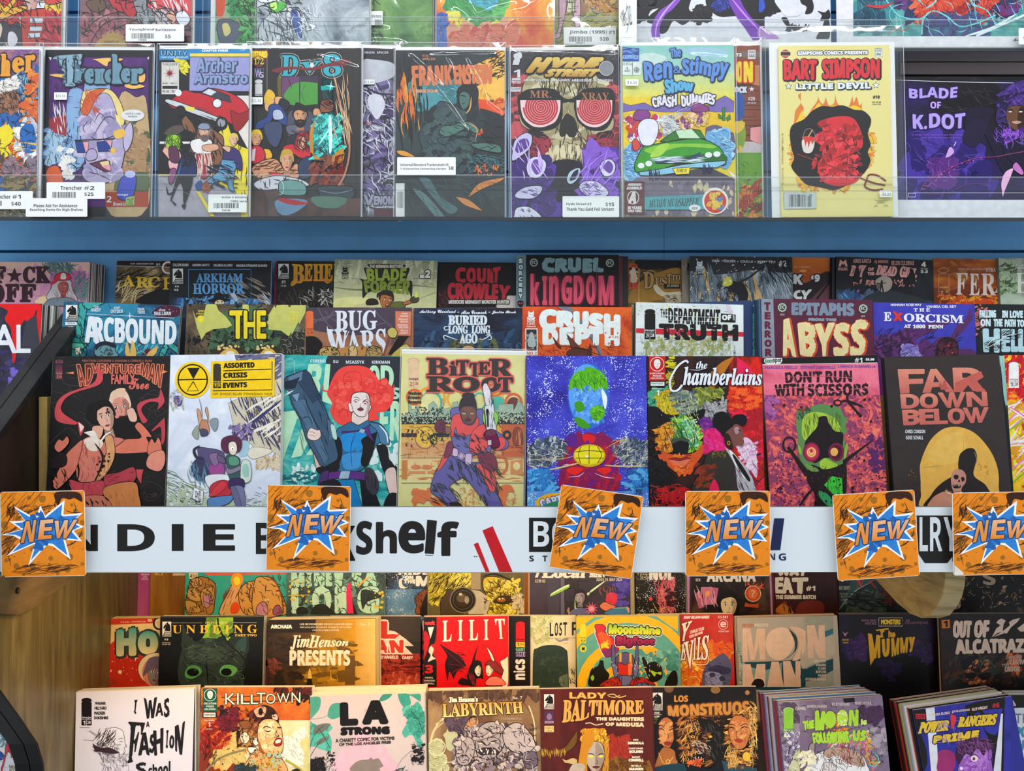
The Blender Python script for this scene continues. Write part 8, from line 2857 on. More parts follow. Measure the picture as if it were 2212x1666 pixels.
comic('a','D3',(166,540),(962,540),'4a3c50','purple interior scene comic with two glowing green bars and a startled man','''
r ~cloud:8:2c2834,3c3648,4a4058 160,500 980,1100
p 4a4860 300,700 400,700 400,1060 310,1060
p 6a6888 410,760 440,750 440,1060 410,1060
P 38344a 4 550,800 700,780 700,900 560,900
P 38344a 4 440,860 520,850 520,960 440,960
b 4a3ab8,3a2a90,6050c8 24 100 .3 90 .2 840,780 930,780 930,1050 820,1050
t i f0f0ee 205,700 250,768 i
T S+5 f4f4f0 265,700 610,700 600,768 262,768 Local
T S+4 f4f4f0 640,700 760,700 760,765 640,765 MAN
t b f0ecd8 205,782 288,810 $3.99 US
t b f0ecd8 695,772 900,800 ISSUE 10, MAY 2024
c e8ffd8 340,890 460,825 470,840 345,910
c 98e058 335,905 460,840 470,850 345,912
c e8ffd8 650,868 740,805 760,800 655,882
c e0f8c8 620,890 640,885 635,905 622,908
f a8a0b8 2a2030 565,925 42,52 0 lno
K 6a70a8 5 480,1060 520,1010 600,1010 640,1060
c a8e8a0 525,920 530,1000 545,1010 520,1010
x f060a0 655,1015 60 22 11 10
x f8a8c8 655,1015 36 14 11 10
c e83858 770,960 780,900 820,885 860,910 850,970 800,1000
K f08868 4 720,990 760,960 810,980 850,1000 800,1040 740,1020
h c87070 8 80 70 20 5 .6 740,840 830,930
K 4a8ac0 4 760,1040 860,1000 950,1000 950,1060 780,1060
L f0e0b8 3 820,1010 930,1008
c d8a888 930,1000 955,1010 950,1050
h d8a888 8 40 70 20 4 .3 460,1010 480,1050
''',dd=.004,n=1)
comic('a','D3',(1006,540),(1790,540),'14120f','black comic with pink tangled line art, stars and half hidden white capitals','''
r ~speck:6:0c0c0c,16140f,1a1814 1000,500 1800,1100
R b8b098 4 1045,722 1098,782
t b b8b098 1050,730 1092,750 III
t b b8b098 1052,756 1068,778 8
t b b8b098 1072,756 1090,778 $4
T b+6 f0f0ec 1120,690 1310,690 1310,788 1120,782 NUL
h e06a78,c84a60 90 130 88 30 6 .4 1190,790 1320,1040
h e88a90 60 60 20 60 5 .6 1190,860 1320,1040
m e05a70 7 1150,790 1180,880 1220,960
m e05a70 6 1310,780 1240,860 1250,1000
b 3a1420 10 50 .4 85 .2 1260,870 1310,1000
e f04860 1127,936 14,16
l d8b850 6 1140,960 1190,1040 1240,1000
''',dd=.005,n=2,pitch=.004,cdx=-.0006,ccol=['14100f','3a3430'])
for i,(x,c,txt) in enumerate(((1352,'e8dcb8','PRISM'),(1382,'e0d4b0','PISM'),(1402,'c8b8a0',''))):
	comic('a','D3',(x-20-780,540),(x,540),c,'cream comic edge with vertical gold lettering, %s of three beside the pink line art comic' % ('first','second','third')[i],'''
r %s %d,500 %d,1100
''' % (c,x-60,x+30)+(('t b+1@v a88c40 %d,800 %d,1030 %s' % (x-22,x-8,txt)) if txt else ''),dd=.010+.004*i)
comic('a','D3',(1410,540),(2098,540),'3a2228','dark comic with pink neon fortune cards, a crystal ball and a wide-eyed face','''
r ~cloud:14:14100f,241a18,5a4030 1400,500 2130,1100
r c088b8 1412,500 1436,1100
r 3a2030 1436,500 1452,1100
p c088b8 2062,500 2078,500 2100,1060 2084,1060
T b+4 f4f0f0 1580,700 1960,700 1960,800 1575,800 ARCANA
t b f0ecec 1484,776 1524,798 SIX
P c86a98 3 1475,900 1520,870 1560,1000 1510,1015
P d87aa8 3 1530,850 1610,838 1640,975 1550,985
P c86a98 3 1615,842 1668,850 1650,960 1640,975
R f0b8d8 5 1530,845 1615,980
h f8c0e0 10 120 75 20 6 0 1480,850 1660,1000
x f8a080 1518,920 18 7 5 0
c f8b060 1560,890 1590,870 1600,900 1570,920
h e8603a 14 50 -90 60 9 .1 1880,800 2030,860
e d85028 1940,895 62,62
o f8d0a0 6 1940,895 62,62
e e87848 1940,895 40,42
t b f8e0c0 1925,870 1955,920 ?
P c85028 4 1880,960 1910,975 1970,975 1990,965 1985,1010 1870,1000
f f0dcb8 14100f 1748,985 70,86 0 L
l 14100f 16 1690,930 1748,880 1800,940
l 14100f 7 1800,960 1860,930 1880,900
l 14100f 5 1790,870 1820,850 1800,845
''',dd=0,n=1)
comic('a','D4',(222,540),(1010,540),'3a1a14','dark red comic with dripping white slashed capitals over small brush words','''
r ~cloud:8:2a120e,3a1814,4a1c12 210,500 1020,1100
T b+5@j3 f4ecdc 240,690 490,690 480,750 250,748 WAY
T b+6@j3 f4ecdc 232,770 290,770 290,890 220,890 E
T b+7@j3 f4ecdc 280,775 370,775 370,890 290,890 A
T b+7@j3 f4ecdc 370,775 490,775 470,890 380,890 T
t b+2 f4ecdc 478,836 548,872 #1
t b+2 f4ecdc 235,908 552,938 THE SUMMER BATCH
c 8a3a18 230,1060 260,990 320,960 380,1060
c c87828 230,1040 280,980 340,1000 370,1060
h 14100f 12 50 70 20 7 .2 280,960 370,1040
c 7a2818 400,1060 440,960 600,960 600,1060
''',dd=.003)
comic('a','D4',(-100,540),(724,540),'d83a5c','dense stack of crimson comic edges right of the summer title','''
r ~streak:30:c8284a,e85878,d83a5c:.02 590,500 730,1100
''',dd=.008,n=5,pitch=.004,ccol=['e87890','c02848'],cdx=.0012)
comic('a','D4',(728,540),(1520,540),'18222c','dark slate comic with a thin red monogram and diagonal light beam beside the wooden bracket','''
r ~cloud:10:10161c,1c2a34,2a3a42,141a1e 720,500 1600,1100
b 3a4a44,4a5a50 20 110 .3 20 .2 830,880 1110,880 1110,1050 800,1050
c 3a5a5a 840,780! 1100,760! 880,860 740,1030!
l 8ab0b0 9 1000,800 860,880 740,1020
h 14100f 30 140 15 12 8 .3 820,880 1120,1040
T I d84838 850,770 950,755 930,860 880,850 N
l c83838 9 960,820 1020,780 1080,770
l c83838 9 980,790 1040,860
t I e0dcd0 732,835 822,866 ONE SHOT!
t s a8b0a8 748,890 808,906 FEATURING
t s a8b0a8 755,912 806,928 BEATLE
t s a8b0a8 755,936 806,952 LABBIT
t s a8b0a8 768,962 806,978 LAND
p f0f0ec 726,725 790,725 772,800 760,800
b 5a2a1c,3a1a14 20 60 .4 60 .3 1060,820 1200,860 1190,1000 1120,960
''',dd=.002)
comic('a','D4',(1590,540),(2420,540),'1a1410','murky brown and black comic with faint pale shapes at the far right under the sign','''
r ~blot:26:0e0a08,1c1410,3a2a1c,6a5238 1560,500 2500,1100
b a8845a,7a5c3a,c8a888 40 70 .5 50 .4 1640,760 2200,1000
b 0e0a08 40 90 .6 50 .4 1700,760 2300,1040
c c8a8a0 1625,990 1650,930 1700,945 1705,1000 1665,1020
h 0c0a08 90 80 50 70 8 .6 1600,760 2400,1040
h c89868 30 50 50 70 4 .6 1700,800 2212,1030
T b+3 c8b090 1880,722 1990,722 1980,830 1890,820 S
''',dd=.004)
# ------------------------------------------------------------------ lower rack, middle row
comic('b','E1',(1002,205),(1990,196),'dcb478','cream comic with a red band and bulky teal letters HO, leftmost of the middle row','''
r ~cloud:6:e8c888,dcb470 990,190 2000,900
p c83420 1000,205 1500,190 1500,250 1000,268
t b f0c8a8 1152,235 1238,248 $3.99
t b f0c8a8 1256,230 1395,244 COMICSANDY.COM
t b+1 f8e0c8 1415,212 1452,238 03
o 3a1a14 22 1525,252 52,54
o f0dcc8 14 1525,252 36,40
c cc3018 1030,860 1040,700 1020,520 1070,440 1160,380! 1600,380! 1600,900 1030,900
c c02c18 1070,620 1200,560 1400,600 1450,800 1100,860
d f8d8a8 40 2 6 1060,480 1500,800
x f8e8c0 1296,585 34 6 4 0
c f0d8a8 1140,700 1165,705 1160,735 1130,725
T b+16/2a3a34:22_5,5 3a9a90>d8c890 1130,330 1290,310 1290,550 1130,555 H
T b+20/2a3a34:26_5,5 3a9a90>e8d498 1340,350 1490,345 1500,530 1340,535 O
e e8d0a8 1500,690 180,160
o 5a3028 5 1500,690 178,158
e d88870 1510,720 150,150
f 8a7a80 6a5a70 1490,720 80,110 8 al
c 6a5a70 1370,760 1400,640 1440,580 1530,575 1530,680 1450,690
h 8a3a28 40 40 20 60 5 .6 1030,780 1120,850
''',n=4,pitch=.0032,dd=.012,ccol=['d8d0c0','c8a848'])
comic('b','E2',(-240,192),(754,190),'0f100e','black comic with a hairless green-lit bat-eared creature under spaced gold letters','''
r ~cloud:6:060606,0c0e0c,1a1410 -260,150 800,900
c 8ab828 140,430! 190,350 210,280 200,195! 460,195! 450,300 380,430! 260,420
c 5a8a30 200,195! 300,195! 300,330 380,420! 260,410 230,300
b 5a7a2c,a0cc38 12 60 .6 60 .3 200,220 440,420
b 24302c,2e403a,1c2824,364a3c 60 110 .6 60 .3 0,430 540,430 540,840 -20,840
c 28342e -30,500! -30,240! 60,400 160,440 320,430 400,420 440,380 500,340 600,360! 610,500 560,600 540,760 520,860 -30,860
c 22302c 440,380 520,370! 610,370! 600,500 570,600 520,560
c 2e4a4a 470,470 580,380 570,540 520,560
c 34443c 40,480 200,450 360,480 400,600 240,640 60,600
h 0c120e 100 90 20 50 7 .6 0,440 560,830
h 5a7a58 40 70 20 50 4 .6 0,440 560,830
c 4a8a48 0,720 40,660 120,660 160,720 80,780 10,770
c 5a9a50 330,720 360,660 440,650 500,690 460,750 380,760
e 050505 75,720 58,38
e 050505 395,718 52,36
e 2a4a2a 95,700 12,8
m 1a1410 18 310,200 340,330 420,450 520,540 600,640
l 0c100c 14 200,600 210,700 220,840
T S e8b830 -120,270 690,265 690,348 -120,350 U N B E I N G
L a8a090 3 -160,247 165,247
L a8a090 3 420,245 686,245
t S d8c888 192,238 408,258 INTO THE
t S+1 d8b050 478,358 686,378 PART TWO
@ E1
u 1556,235 1640,378
t b e0d8c8 1574,398 1612,418 #3
L d8d0c0 3 1552,434 1634,436
t b c8c0b0 1552,446 1632,462 $3.99 US
''',n=4,pitch=.0032,dd=0,ccol=['2a2018','d0c8b8'])
comic('b','E2',(768,200),(1700,190),'c86a8a','narrow strip of a rainbow-edged comic peeking between the black creature and the brown stage covers','''
b d86898,e8a040,78b048,c83850 40 50 .6 70 .2 755,190 800,600
r 1a1614 755,600 800,660
''',dd=.030)
comic('b','E2',(790,222),(1822,205),'5a3c18','brown and gold comic with script over marquee capitals, a lamp-lit stage','''
r 241a14<6a4a10 780,180 1400,900
r 7a5810<c89018 1200,180 1640,900
r c89840<e8c070 1630,180 1850,900
b 8a6410,a87c14,6a4c10 30 130 .3 88 .2 1150,380 1640,840
b 2a1e16,3a281a 30 130 .3 88 .2 800,400 1080,840
r 241a14 790,180 1250,340
p b88820 1080,570 1600,570 1600,640 1080,660
r 6a4a20 1530,560 1626,840
b 6a3020 10 80 .3 80 .3 810,600 880,740
c 241c18 850,780! 900,700 960,840! 850,840!
K d8b050 3 1170,780 1185,690 1200,690 1215,780
p 1c1814 1172,780 1210,780 1220,840 1160,840
c c89030 1380,800 1395,680 1405,770 1470,795 1400,800 1340,790
t b+2 f0ecdc 822,268 1022,302 ARCHAIA
t S e8dcc8 1096,252 1600,270 LEE RETHERFORD DESANTIAGO BECHKO
t S e8dcc8 1100,284 1592,302 DICATALDO STURGES TORQUE MCGUIRE
t S e8dcc8 1220,313 1472,328 COUNTANDRA PINTO
t S ece0cc 1678,248 1768,275 No. 3
T I+2 f4e4cc 1005,370 1200,365 1180,495 1010,508 Jim
T I+2 f4e4cc 1190,365 1565,410 1560,468 1180,490 Henson
t b+5 f4e0c8 1005,515 1575,655 PRESENTS
L 5a3c18 2 1010,585 1570,575
h 5a3c18 40 6 90 1 3 0 1020,530 1560,640
''',n=6,pitch=.0038,dd=0,cdx=.0009,ccol=['c8a868','d8ccb0'])
comic('b','E3',(-560,185),(306,187),'6a2014','rust red comic with white-edged scarlet letters and a tiled roof','''
r ~cloud:12:1a1c1c,3a2c28,2a2624 -100,180 320,560
r ~blot:20:8a2418,a83420,5a1810,c84428 -100,540 320,900
c 3a3028 -100,180! 310,180! 310,420 100,380 -100,360
p e8c8b8 -90,300 60,330 160,400 240,470 150,470 230,550 -90,545
T b+8/f4d8cc:16 c83420 -70,240 70,240 60,390 -70,395 L
p c83420 -20,365 110,355 60,400 -20,400
T b+8/f4d8cc:14 c83420 -120,420 -20,420 -10,530 -110,530 A
T b+8/f4d8cc:14 c83420 0,420 10,420 10,530 0,530 I
T b+8/f4d8cc:14 c83420 10,425 135,420 130,530 30,530 N
t b+1 ecdcd0 128,570 230,596 CAREY
h 3a0e08 40 130 2 5 6 .1 -60,620 300,830
b c8604a,a83c28 20 80 .4 -10 .3 0,760 300,840
@ E2
t b+1 ecdcd0 1876,564 2040,592 D'ANGELO
''',n=1,dd=.006)
comic('b','E3',(320,205),(1250,195),'1a0e0e','very narrow red and black comic sliver left of the red winged-pair cover','''
b c82028,14100f 20 40 .6 60 .4 312,300 335,830
p e8dcd0 318,230 332,222 332,330 322,270
''',dd=.016)
comic('b','E3',(333,192),(1142,182),'d01018','red comic with black side strip, slim white capitals, bat-winged and dove-winged women','''
r d40c14 330,150 1200,900
p 14100f 325,180 458,180 458,860 325,860
T b+3@j2 c8383a 345,236 438,230 438,266 345,268 vault
c e8e4dc 372,290! 432,285! 398,400!
c c01820 332,340! 360,330 390,430 330,620!
c c01820 456,330! 440,440 400,470 456,620!
c f0d8c8 372,620 400,560 380,520 400,470 430,500 415,560 446,590 420,600
t b+4 c82028 350,655 420,730 3
t b d8ccc0 346,766 425,782 HOWELL
t b d8ccc0 336,794 442,810 BAHADEWA
t b d8ccc0 336,822 436,838 CAMPBELL
T S+1 f4ece0 515,230 600,228 600,425 515,428 L
T S+1 f4ece0 662,226 706,225 706,418 662,420 I
T S+1 f4ece0 768,222 852,220 852,412 770,416 L
T S+1 f4ece0 910,218 952,216 952,410 912,412 I
T S+1 f4ece0 1012,212 1108,210 1100,400 1050,404 T
K 241018 5 490,455! 600,520 680,570 740,660! 660,700 620,780! 580,710 560,800! 540,640 560,560
l 8a1a20 5 500,465 620,580 730,665
l 8a1a20 5 560,640 650,650 730,665
l 8a1a20 5 580,760 640,700 730,665
c 241018 790,640! 820,540 860,455! 830,560 820,640
h 3a1018 30 90 30 30 5 .2 560,520 720,720
f f0dcc0 1a1418 850,690 36,60 -8 Lr
K 1a1418 5 745,830 760,720 790,640 830,608 880,620 888,680 860,650 820,700 830,840
h 8a2028 20 90 70 20 6 .3 700,740 820,840
K 241018 5 670,830 690,780 740,790 780,840
f f4e0c8 8a2c2c 965,690 40,58 8 l
K 8a2c2c 5 920,650 950,610 1010,610 1060,660 1110,700 1080,740 1010,700 960,650
K f4e8d0 4 930,470! 980,530 1010,610 985,600 960,540
K f0e0c8 4 1070,830 1100,700! 1065,620 1110,590 1140,560! 1140,840
K e87868 5 930,840 960,770 1040,760 1100,800 1110,840
''',n=3,pitch=.0038,dd=0,ccol=['c8b8a0','3a1a18'])
comic('b','E3',(520,182),(1354,184),'1c1214','black comic strip with red dotted-i mark and vertical white letters beside the red cover','''
r 1c1214 1140,170 1360,900
i d01420 1215,235 1302,478 1 2a1010
r e8c030 1215,432 1302,478
t b 3a2a10 1228,442 1246,472 1
L 3a2a10 3 1256,434 1256,476
t b 3a2a10 1264,446 1296,466 $6
t b+1 78b890 1216,486 1304,520 GIANT
t b+1 a890c8 1216,528 1304,572 SIZE
T b+4 e8e4e0 1215,640 1215,600 1300,600 1300,640 s
T b+4 e8e4e0 1215,700 1215,655 1300,655 1300,700 c
T b+3 e8e4e0 1195,722 1195,712 1300,712 1300,722 i
T b+4 e8e4e0 1215,790 1215,738 1300,738 1300,790 n
''',dd=.008)
comic('b','E3',(900,180),(1788,184),'d8ccac','ivory comic with thin black capitals and a dark green arched doorway','''
r ~cloud:8:d8ccac,e0d4b4,c8c098 1350,150 1800,900
b b8c088,a8b480,c8cc98 30 40 .8 20 .3 1360,180 1560,180 1560,420 1370,440
h a8a078 30 60 20 50 4 .4 1360,300 1780,460
T b 14201c 1540,248 1578,247 1575,376 1540,378 L
T b 14201c 1588,247 1620,246 1618,374 1586,376 O
T b 14201c 1632,246 1660,245 1656,372 1630,374 S
T b 14201c 1668,244 1706,243 1702,372 1672,372 T
T b 14201c 1752,242 1800,241 1796,370 1752,370 F
L 3a4a40 3 1536,394 1790,390
c 8a8a9a 1590,395 1640,410 1700,390 1720,410 1680,420 1640,430 1650,440 1610,420
c 2a3c34 1375,900! 1382,540 1420,490 1500,462 1620,464 1690,500 1712,560 1726,900!
b 34483c,26382e 16 50 .6 80 .2 1430,540 1660,840
b 5a6a5a 8 60 .6 40 .3 1640,770 1720,840
h 3a4038 16 60 60 30 6 .4 1740,700 1790,840
''',n=2,dd=.012,ccol=['d0c4a0'])
comic('b','E3',(1792,192),(2778,180),'d8a020','yellow and teal swirled comic with a purple jug and robot heads in goggles','''
@ E4
r 5aa098 -80,150 960,900
o e8b018 90 420,840 640,640
o e8b018 90 420,880 440,430
o e8b018 80 420,900 260,230
p e8b018 -80,180 120,180 -80,330
p e8b018 700,185 905,185 905,330
b 4a9088,78b0a4,3a8078 40 60 .8 30 .3 500,520 900,760
d f0e8c0 40 2 5 480,560 760,760
i d0c828 -34,255 26,440 1 3a5a20
e c8c828 0,495 32,34
x 14100f 0,495 22 12 4 45
K c82838 5 110,290 115,265 150,262 190,265 215,300 200,330 250,360 310,430 340,510 280,560 210,575 170,500 130,420 115,370 125,330
c e85a28 140,350 200,340 260,400 260,470 180,460
c 7a2a6a 180,520 300,480 335,510 270,560 215,572
p e8c028 165,450 190,440 200,455 230,410 240,420 215,460 250,480 245,495 200,480 170,500
x f0d040 215,452 40 14 6 20
L f0e0e0 7 110,300 112,360 170,520 205,580
T b+6/1a2a14:11/f4e8e8:17 7ab828>e0d838 248,262 735,290 735,360 245,350 Moonshine
T b+6/2a0a18:11/f4e8e8:17 b0285a>6a1040 322,375 680,400 672,470 320,485 Bigfoot
P 5a5a90 5 272,460 300,460 310,620 330,740 290,740 270,640
P 5a5a90 5 505,460 525,455 530,620 510,740 480,730 495,600
K 5a5078 6 310,600 340,550 400,530 460,550 490,610 480,740 440,790 360,790 320,740
r e8a828 345,535 365,620
r e8a828 440,538 462,625
P c82a20 5 330,625 400,650 470,620 465,740 380,760 335,730
p e87848 430,640 468,622 462,740 430,755
K 6a6aa8 5 275,650 310,640 330,740 300,760
K 6a6aa8 5 485,640 528,650 510,760 480,740
K 6a6a98 5 350,760 400,750 460,760 470,840 340,840
K 14120f 5 60,760 80,690 140,660 160,605! 190,610! 200,680 245,740 230,800 240,850 60,850
c 8ab828 70,770 90,745 105,775 85,800
K 14120f 5 560,580! 580,575! 640,690 620,640 680,620 740,660 755,720 740,780 640,800
c a0c828 640,700 700,720 745,715 740,745 700,730 680,760
K 14120f 5 780,850 840,720 890,720 890,850
K b02a24 5 160,850 230,790 320,770 360,850
K b02a24 5 460,850 480,780 560,770 640,800 680,850
K 5a5a98 5 490,850 540,820 640,830 670,850
h 14100f 40 60 60 50 6 .4 170,770 660,850
h e8d8b0 20 40 60 60 5 .4 80,620 740,760
''',n=3,pitch=.0036,dd=-.002,cdx=.0006,ccol=['b8b070','c8a040'])
comic('b','E4',(520,170),(1432,164),'b02818','fiery comic with ornate slanted white letters, curling flames and a blue hatted face','''
r ~cloud:12:a01418,c02820,d04028 930,150 1450,900
c f0a028 940,600! 1000,500 1080,560 1180,480 1240,420 1280,500 1440,470! 1440,540 1360,560 1300,620 1220,680 1180,720 1120,800 1100,860 940,860!
b f0b030,e88020,f8d050,e86020 60 90 .4 -30 .3 950,480 1250,440 1230,700 1080,850 950,850
b e88020,e85818 30 60 .5 30 .3 1250,450 1440,460 1420,560 1280,560
m e85818 8 1300,560 1260,500 1320,470 1350,520 1310,540
m f8d860 8 950,700 1040,640 1150,700 1240,620
m f8d860 8 960,800 1060,760 1120,800
h d84818 40 90 -20 40 6 .6 950,560 1300,800
c 5a5a80 1180,640! 1240,600 1340,540 1410,620 1420,720 1390,860! 1160,860 1140,740
c 3a3a60 1180,690! 1280,650 1420,690! 1380,740 1240,720
K 8a8ab8 4 1160,740 1220,710 1320,740 1330,860 1180,860
e 3a3a60 1235,745 30,22
e 3a3a60 1330,780 30,24
h 2a2a50 50 60 20 50 5 .4 1150,640 1410,850
T I+4/7a1810:7 f8ecd8 945,260 1040,230 980,420 950,420 Y
T I+3/7a1810:7 f8ecd8 930,470 990,430 980,600 930,610 E
T I+3/7a1810:7 f8ecd8 960,440 1060,410 1040,690 1020,690 V
T I+3/7a1810:7 f8ecd8 1055,400 1075,395 1075,600 1055,600 I
T I+3/7a1810:7 f8ecd8 1085,395 1130,385 1130,600 1085,600 L
T I+3/7a1810:7 f8ecd8 1120,385 1200,365 1200,600 1130,605 S
m f8ecd8 7 1200,560 1180,640 1060,640 1050,590 1090,600
T s+1 f8dcd0 1020,325 1155,285 1155,315 1022,355 CHARLES SOULE
T s+1 f8dcd0 1015,370 1140,328 1142,350 1018,398 RYAN BROWNE
T i+1 f4e8e8 962,184 1208,180 1205,206 960,208 EIGHT BILLION GENIES
t b+1 f0d8d0 1290,182 1385,204 S I L E N T
o f0d8d0 5 1338,262 44,48
t b+1 f0d8d0 1312,238 1366,290 e
t b f0d8d0 1294,322 1392,338 PRODUCTIONS
''',n=2,dd=.006,ccol=['e8c8a8','c87868'])
comic('b','E4',(1466,200),(2430,178),'a89a88','grey-beige comic with enormous pale salmon cut-paper words and a teal sweep','''
@ E4
r ~cloud:5:a8a090,b0a494,989888 1440,150 2500,900
c 1c4450 1460,620! 1700,620 2000,600 2130,560! 2130,860 1460,860
b 8aa098,4a8088,a8a898 24 140 .2 -10 .2 1460,460 1520,600 1490,840 1460,840
c 7a9a98 1520,640! 1740,700 1900,620! 1900,860! 1520,860!
t b+1 c87038 1520,260 1630,290 KID CUDI
t b+1 d8ccb8 1640,256 1768,286 PRESENTS
p e0b89c 1524,300 1600,302 1632,520 1660,300 1740,300 1742,600 1690,602 1680,440 1640,600 1600,602 1570,420 1575,620 1522,622
c e4c0a4 1900,290 2000,330 2025,440 1960,560 1880,605 1800,580 1750,500 1750,400 1800,320
c 2a3a38 1960,300! 2040,380 2040,500 1960,580! 1920,600 1900,610! 2010,530 2020,420
c e0b89c 1970,280! 2060,290 2130,330! 2130,540! 2060,600 2000,610! 2060,480 2040,360
p e0b89c 1524,642 1600,642 1632,800 1660,642 1742,640 1742,860 1524,860
p e0b89c 1800,620 1870,618 1920,860 1760,860
p e0b89c 1910,615 1980,610 2030,760 2030,612 2078,612 2082,860 1920,860
c 241814 1610,860 1640,790 1700,785 1730,820 1720,860
@ E5
r 9a9a88 36,180 300,900
c 2a6a78 220,330! 300,300! 300,350! 220,390!
c 1c4450 0,720 120,650 300,590! 300,700! 120,790 0,800
c b8aa98 0,480 150,420 300,370 300,560 100,640 0,680
p e0b89c 48,272 120,268 160,420 160,268 218,268 224,580 160,584 110,460 112,584 60,586
p e0b89c 0,330 30,360 40,440 20,520 0,560
t b e8d4bc 122,604 228,628 MESCUDI
t b e8d4bc 136,640 230,664 HIGGINS
t b e8d4bc 154,674 230,696 CLARK
t b e8d4bc 134,706 232,730 BERTONI
t b e8d4bc 156,740 232,762 MONTI
t b e8d4bc 34,774 230,800 OTSMANE-ELHAOU
''',n=4,pitch=.0034,dd=-.001,ccol=['c8bca8','d87858'])
comic('b','E5',(350,165),(1302,165),'0e0a0e','black comic with jagged mustard lettering and a faint violet glow in the middle row','''
r ~cloud:6:0a0609,140c16,24143a 340,150 1320,900
c 080507 340,560! 500,640 600,600 850,580 1050,560 1300,620! 1300,900! 340,900!
b 3a1c5a,2c1648 24 90 .4 -30 .3 380,440 620,380 620,560 400,580
b 3a1c5a,2c1648 16 90 .4 30 .3 1060,420 1240,480 1240,600 1060,560
b 20103a 10 80 .6 60 .3 760,620 920,800
R 3a343a 3 390,210 436,292
t i 4a4448 392,285 434,296 image
t s+1 8a5a78 572,216 710,236 FAITH ERIN
t b 9a6a88 606,244 710,266 HICKS
R e8d8c8 4 736,200 964,278
t s+3 e8c040 760,218 942,262 MONSTERS
t s+1 8a5a78 990,216 1028,232 JJ
t b 8a5a78 988,236 1208,260 LOUGHRIDGE
p d88a98 388,328 412,350 445,330 412,380
t b+1 d8a838 384,404 446,420 ISSUE
t b+1 d8a838 388,432 442,446 TWO
t b 4a3c4a 398,460 440,470 $4.99
T b+5@j2 d8a020 712,322 828,302 825,330 712,345 T
T b+5 d8a020 755,322 775,322 775,385 752,385 I
T b+4@j2 d8a020 830,325 893,330 890,386 830,386 he
T b+4@j2 e0a81c 636,352 745,375 745,582 655,590 M
p e0a81c 645,500 690,500 690,600 655,655 650,600
T b+8@j2 e0a81c 770,412 832,405 830,560 780,572 U
T b+3@j2 e0a81c 855,398 932,394 925,548 862,570 M
T b+3@j2 e0a81c 942,392 1016,390 1006,530 946,540 M
T b+7@j2 e0a81c 1028,390 1076,388 1062,520 1034,525 y
''',n=2,dd=.002,ccol=['b8a078','241c18'])
comic('b','E5',(1312,162),(2290,160),'1c1414','dark comic with pale hand-cut prison-break title and leaping white figures','''
r ~cloud:8:0e0a0a,1c1414,2e2020 1300,150 2300,900
b 5a3020,3a2418,2a3a2c 40 80 .5 60 .4 1330,560 2127,840
b b8683c,8a4828,d88850 20 50 .5 60 .3 1560,590 1780,600 1780,820 1600,830
c 0a0808 1520,640 1560,580 1700,560 1640,620 1560,700
c 0a0808 1560,740 1640,720 1660,770 1580,780
c 0a0808 1700,740 1800,720 1790,780 1720,790
l 7a8a70 6 1700,700 1760,600 1860,680
b b04820,e87838 16 50 .6 30 .4 1960,540 2100,560 2100,740 1980,700
h 3a3428 50 80 50 60 5 .6 1320,180 2127,820
p d87820 1335,222 1415,215 1418,295 1340,300
t b+3 1a1008 1358,230 1392,285 1
T b+8@j2 e8ccb8 1455,235 1620,232 1610,385 1450,385 OUT
T b+8@j2 e8ccb8 1660,232 1790,228 1780,385 1650,385 OF
p e8ccb8 1880,220 1910,205 1950,225 1930,260 1920,330 1870,345 1815,388 1860,300 1900,270 1860,245
p e8ccb8 2020,215 2090,200 2060,240 2000,290 1960,350 1940,345 1830,385 1930,320 1990,270 1980,240
p e8ccb8 2060,300 2127,250 2127,330 2090,330
T b+8@j2 e8ccb8 1470,415 2120,405 2120,525 1475,545 ALCATRAZ
T s+1@j1 c8b0a0 1950,570 2105,560 2105,590 1950,600 CHRISTOPHER
T b+1@j1 d8c0b0 1985,605 2140,600 2140,645 1990,650 CANTW
T s+1@j1 c8b0a0 1912,645 1980,635 1980,660 1912,668 TYLER
T b+2@j1 d8c0b0 1940,670 2085,668 2085,712 1940,716 CROOK
''',n=2,dd=-.001,ccol=['b8a078'])
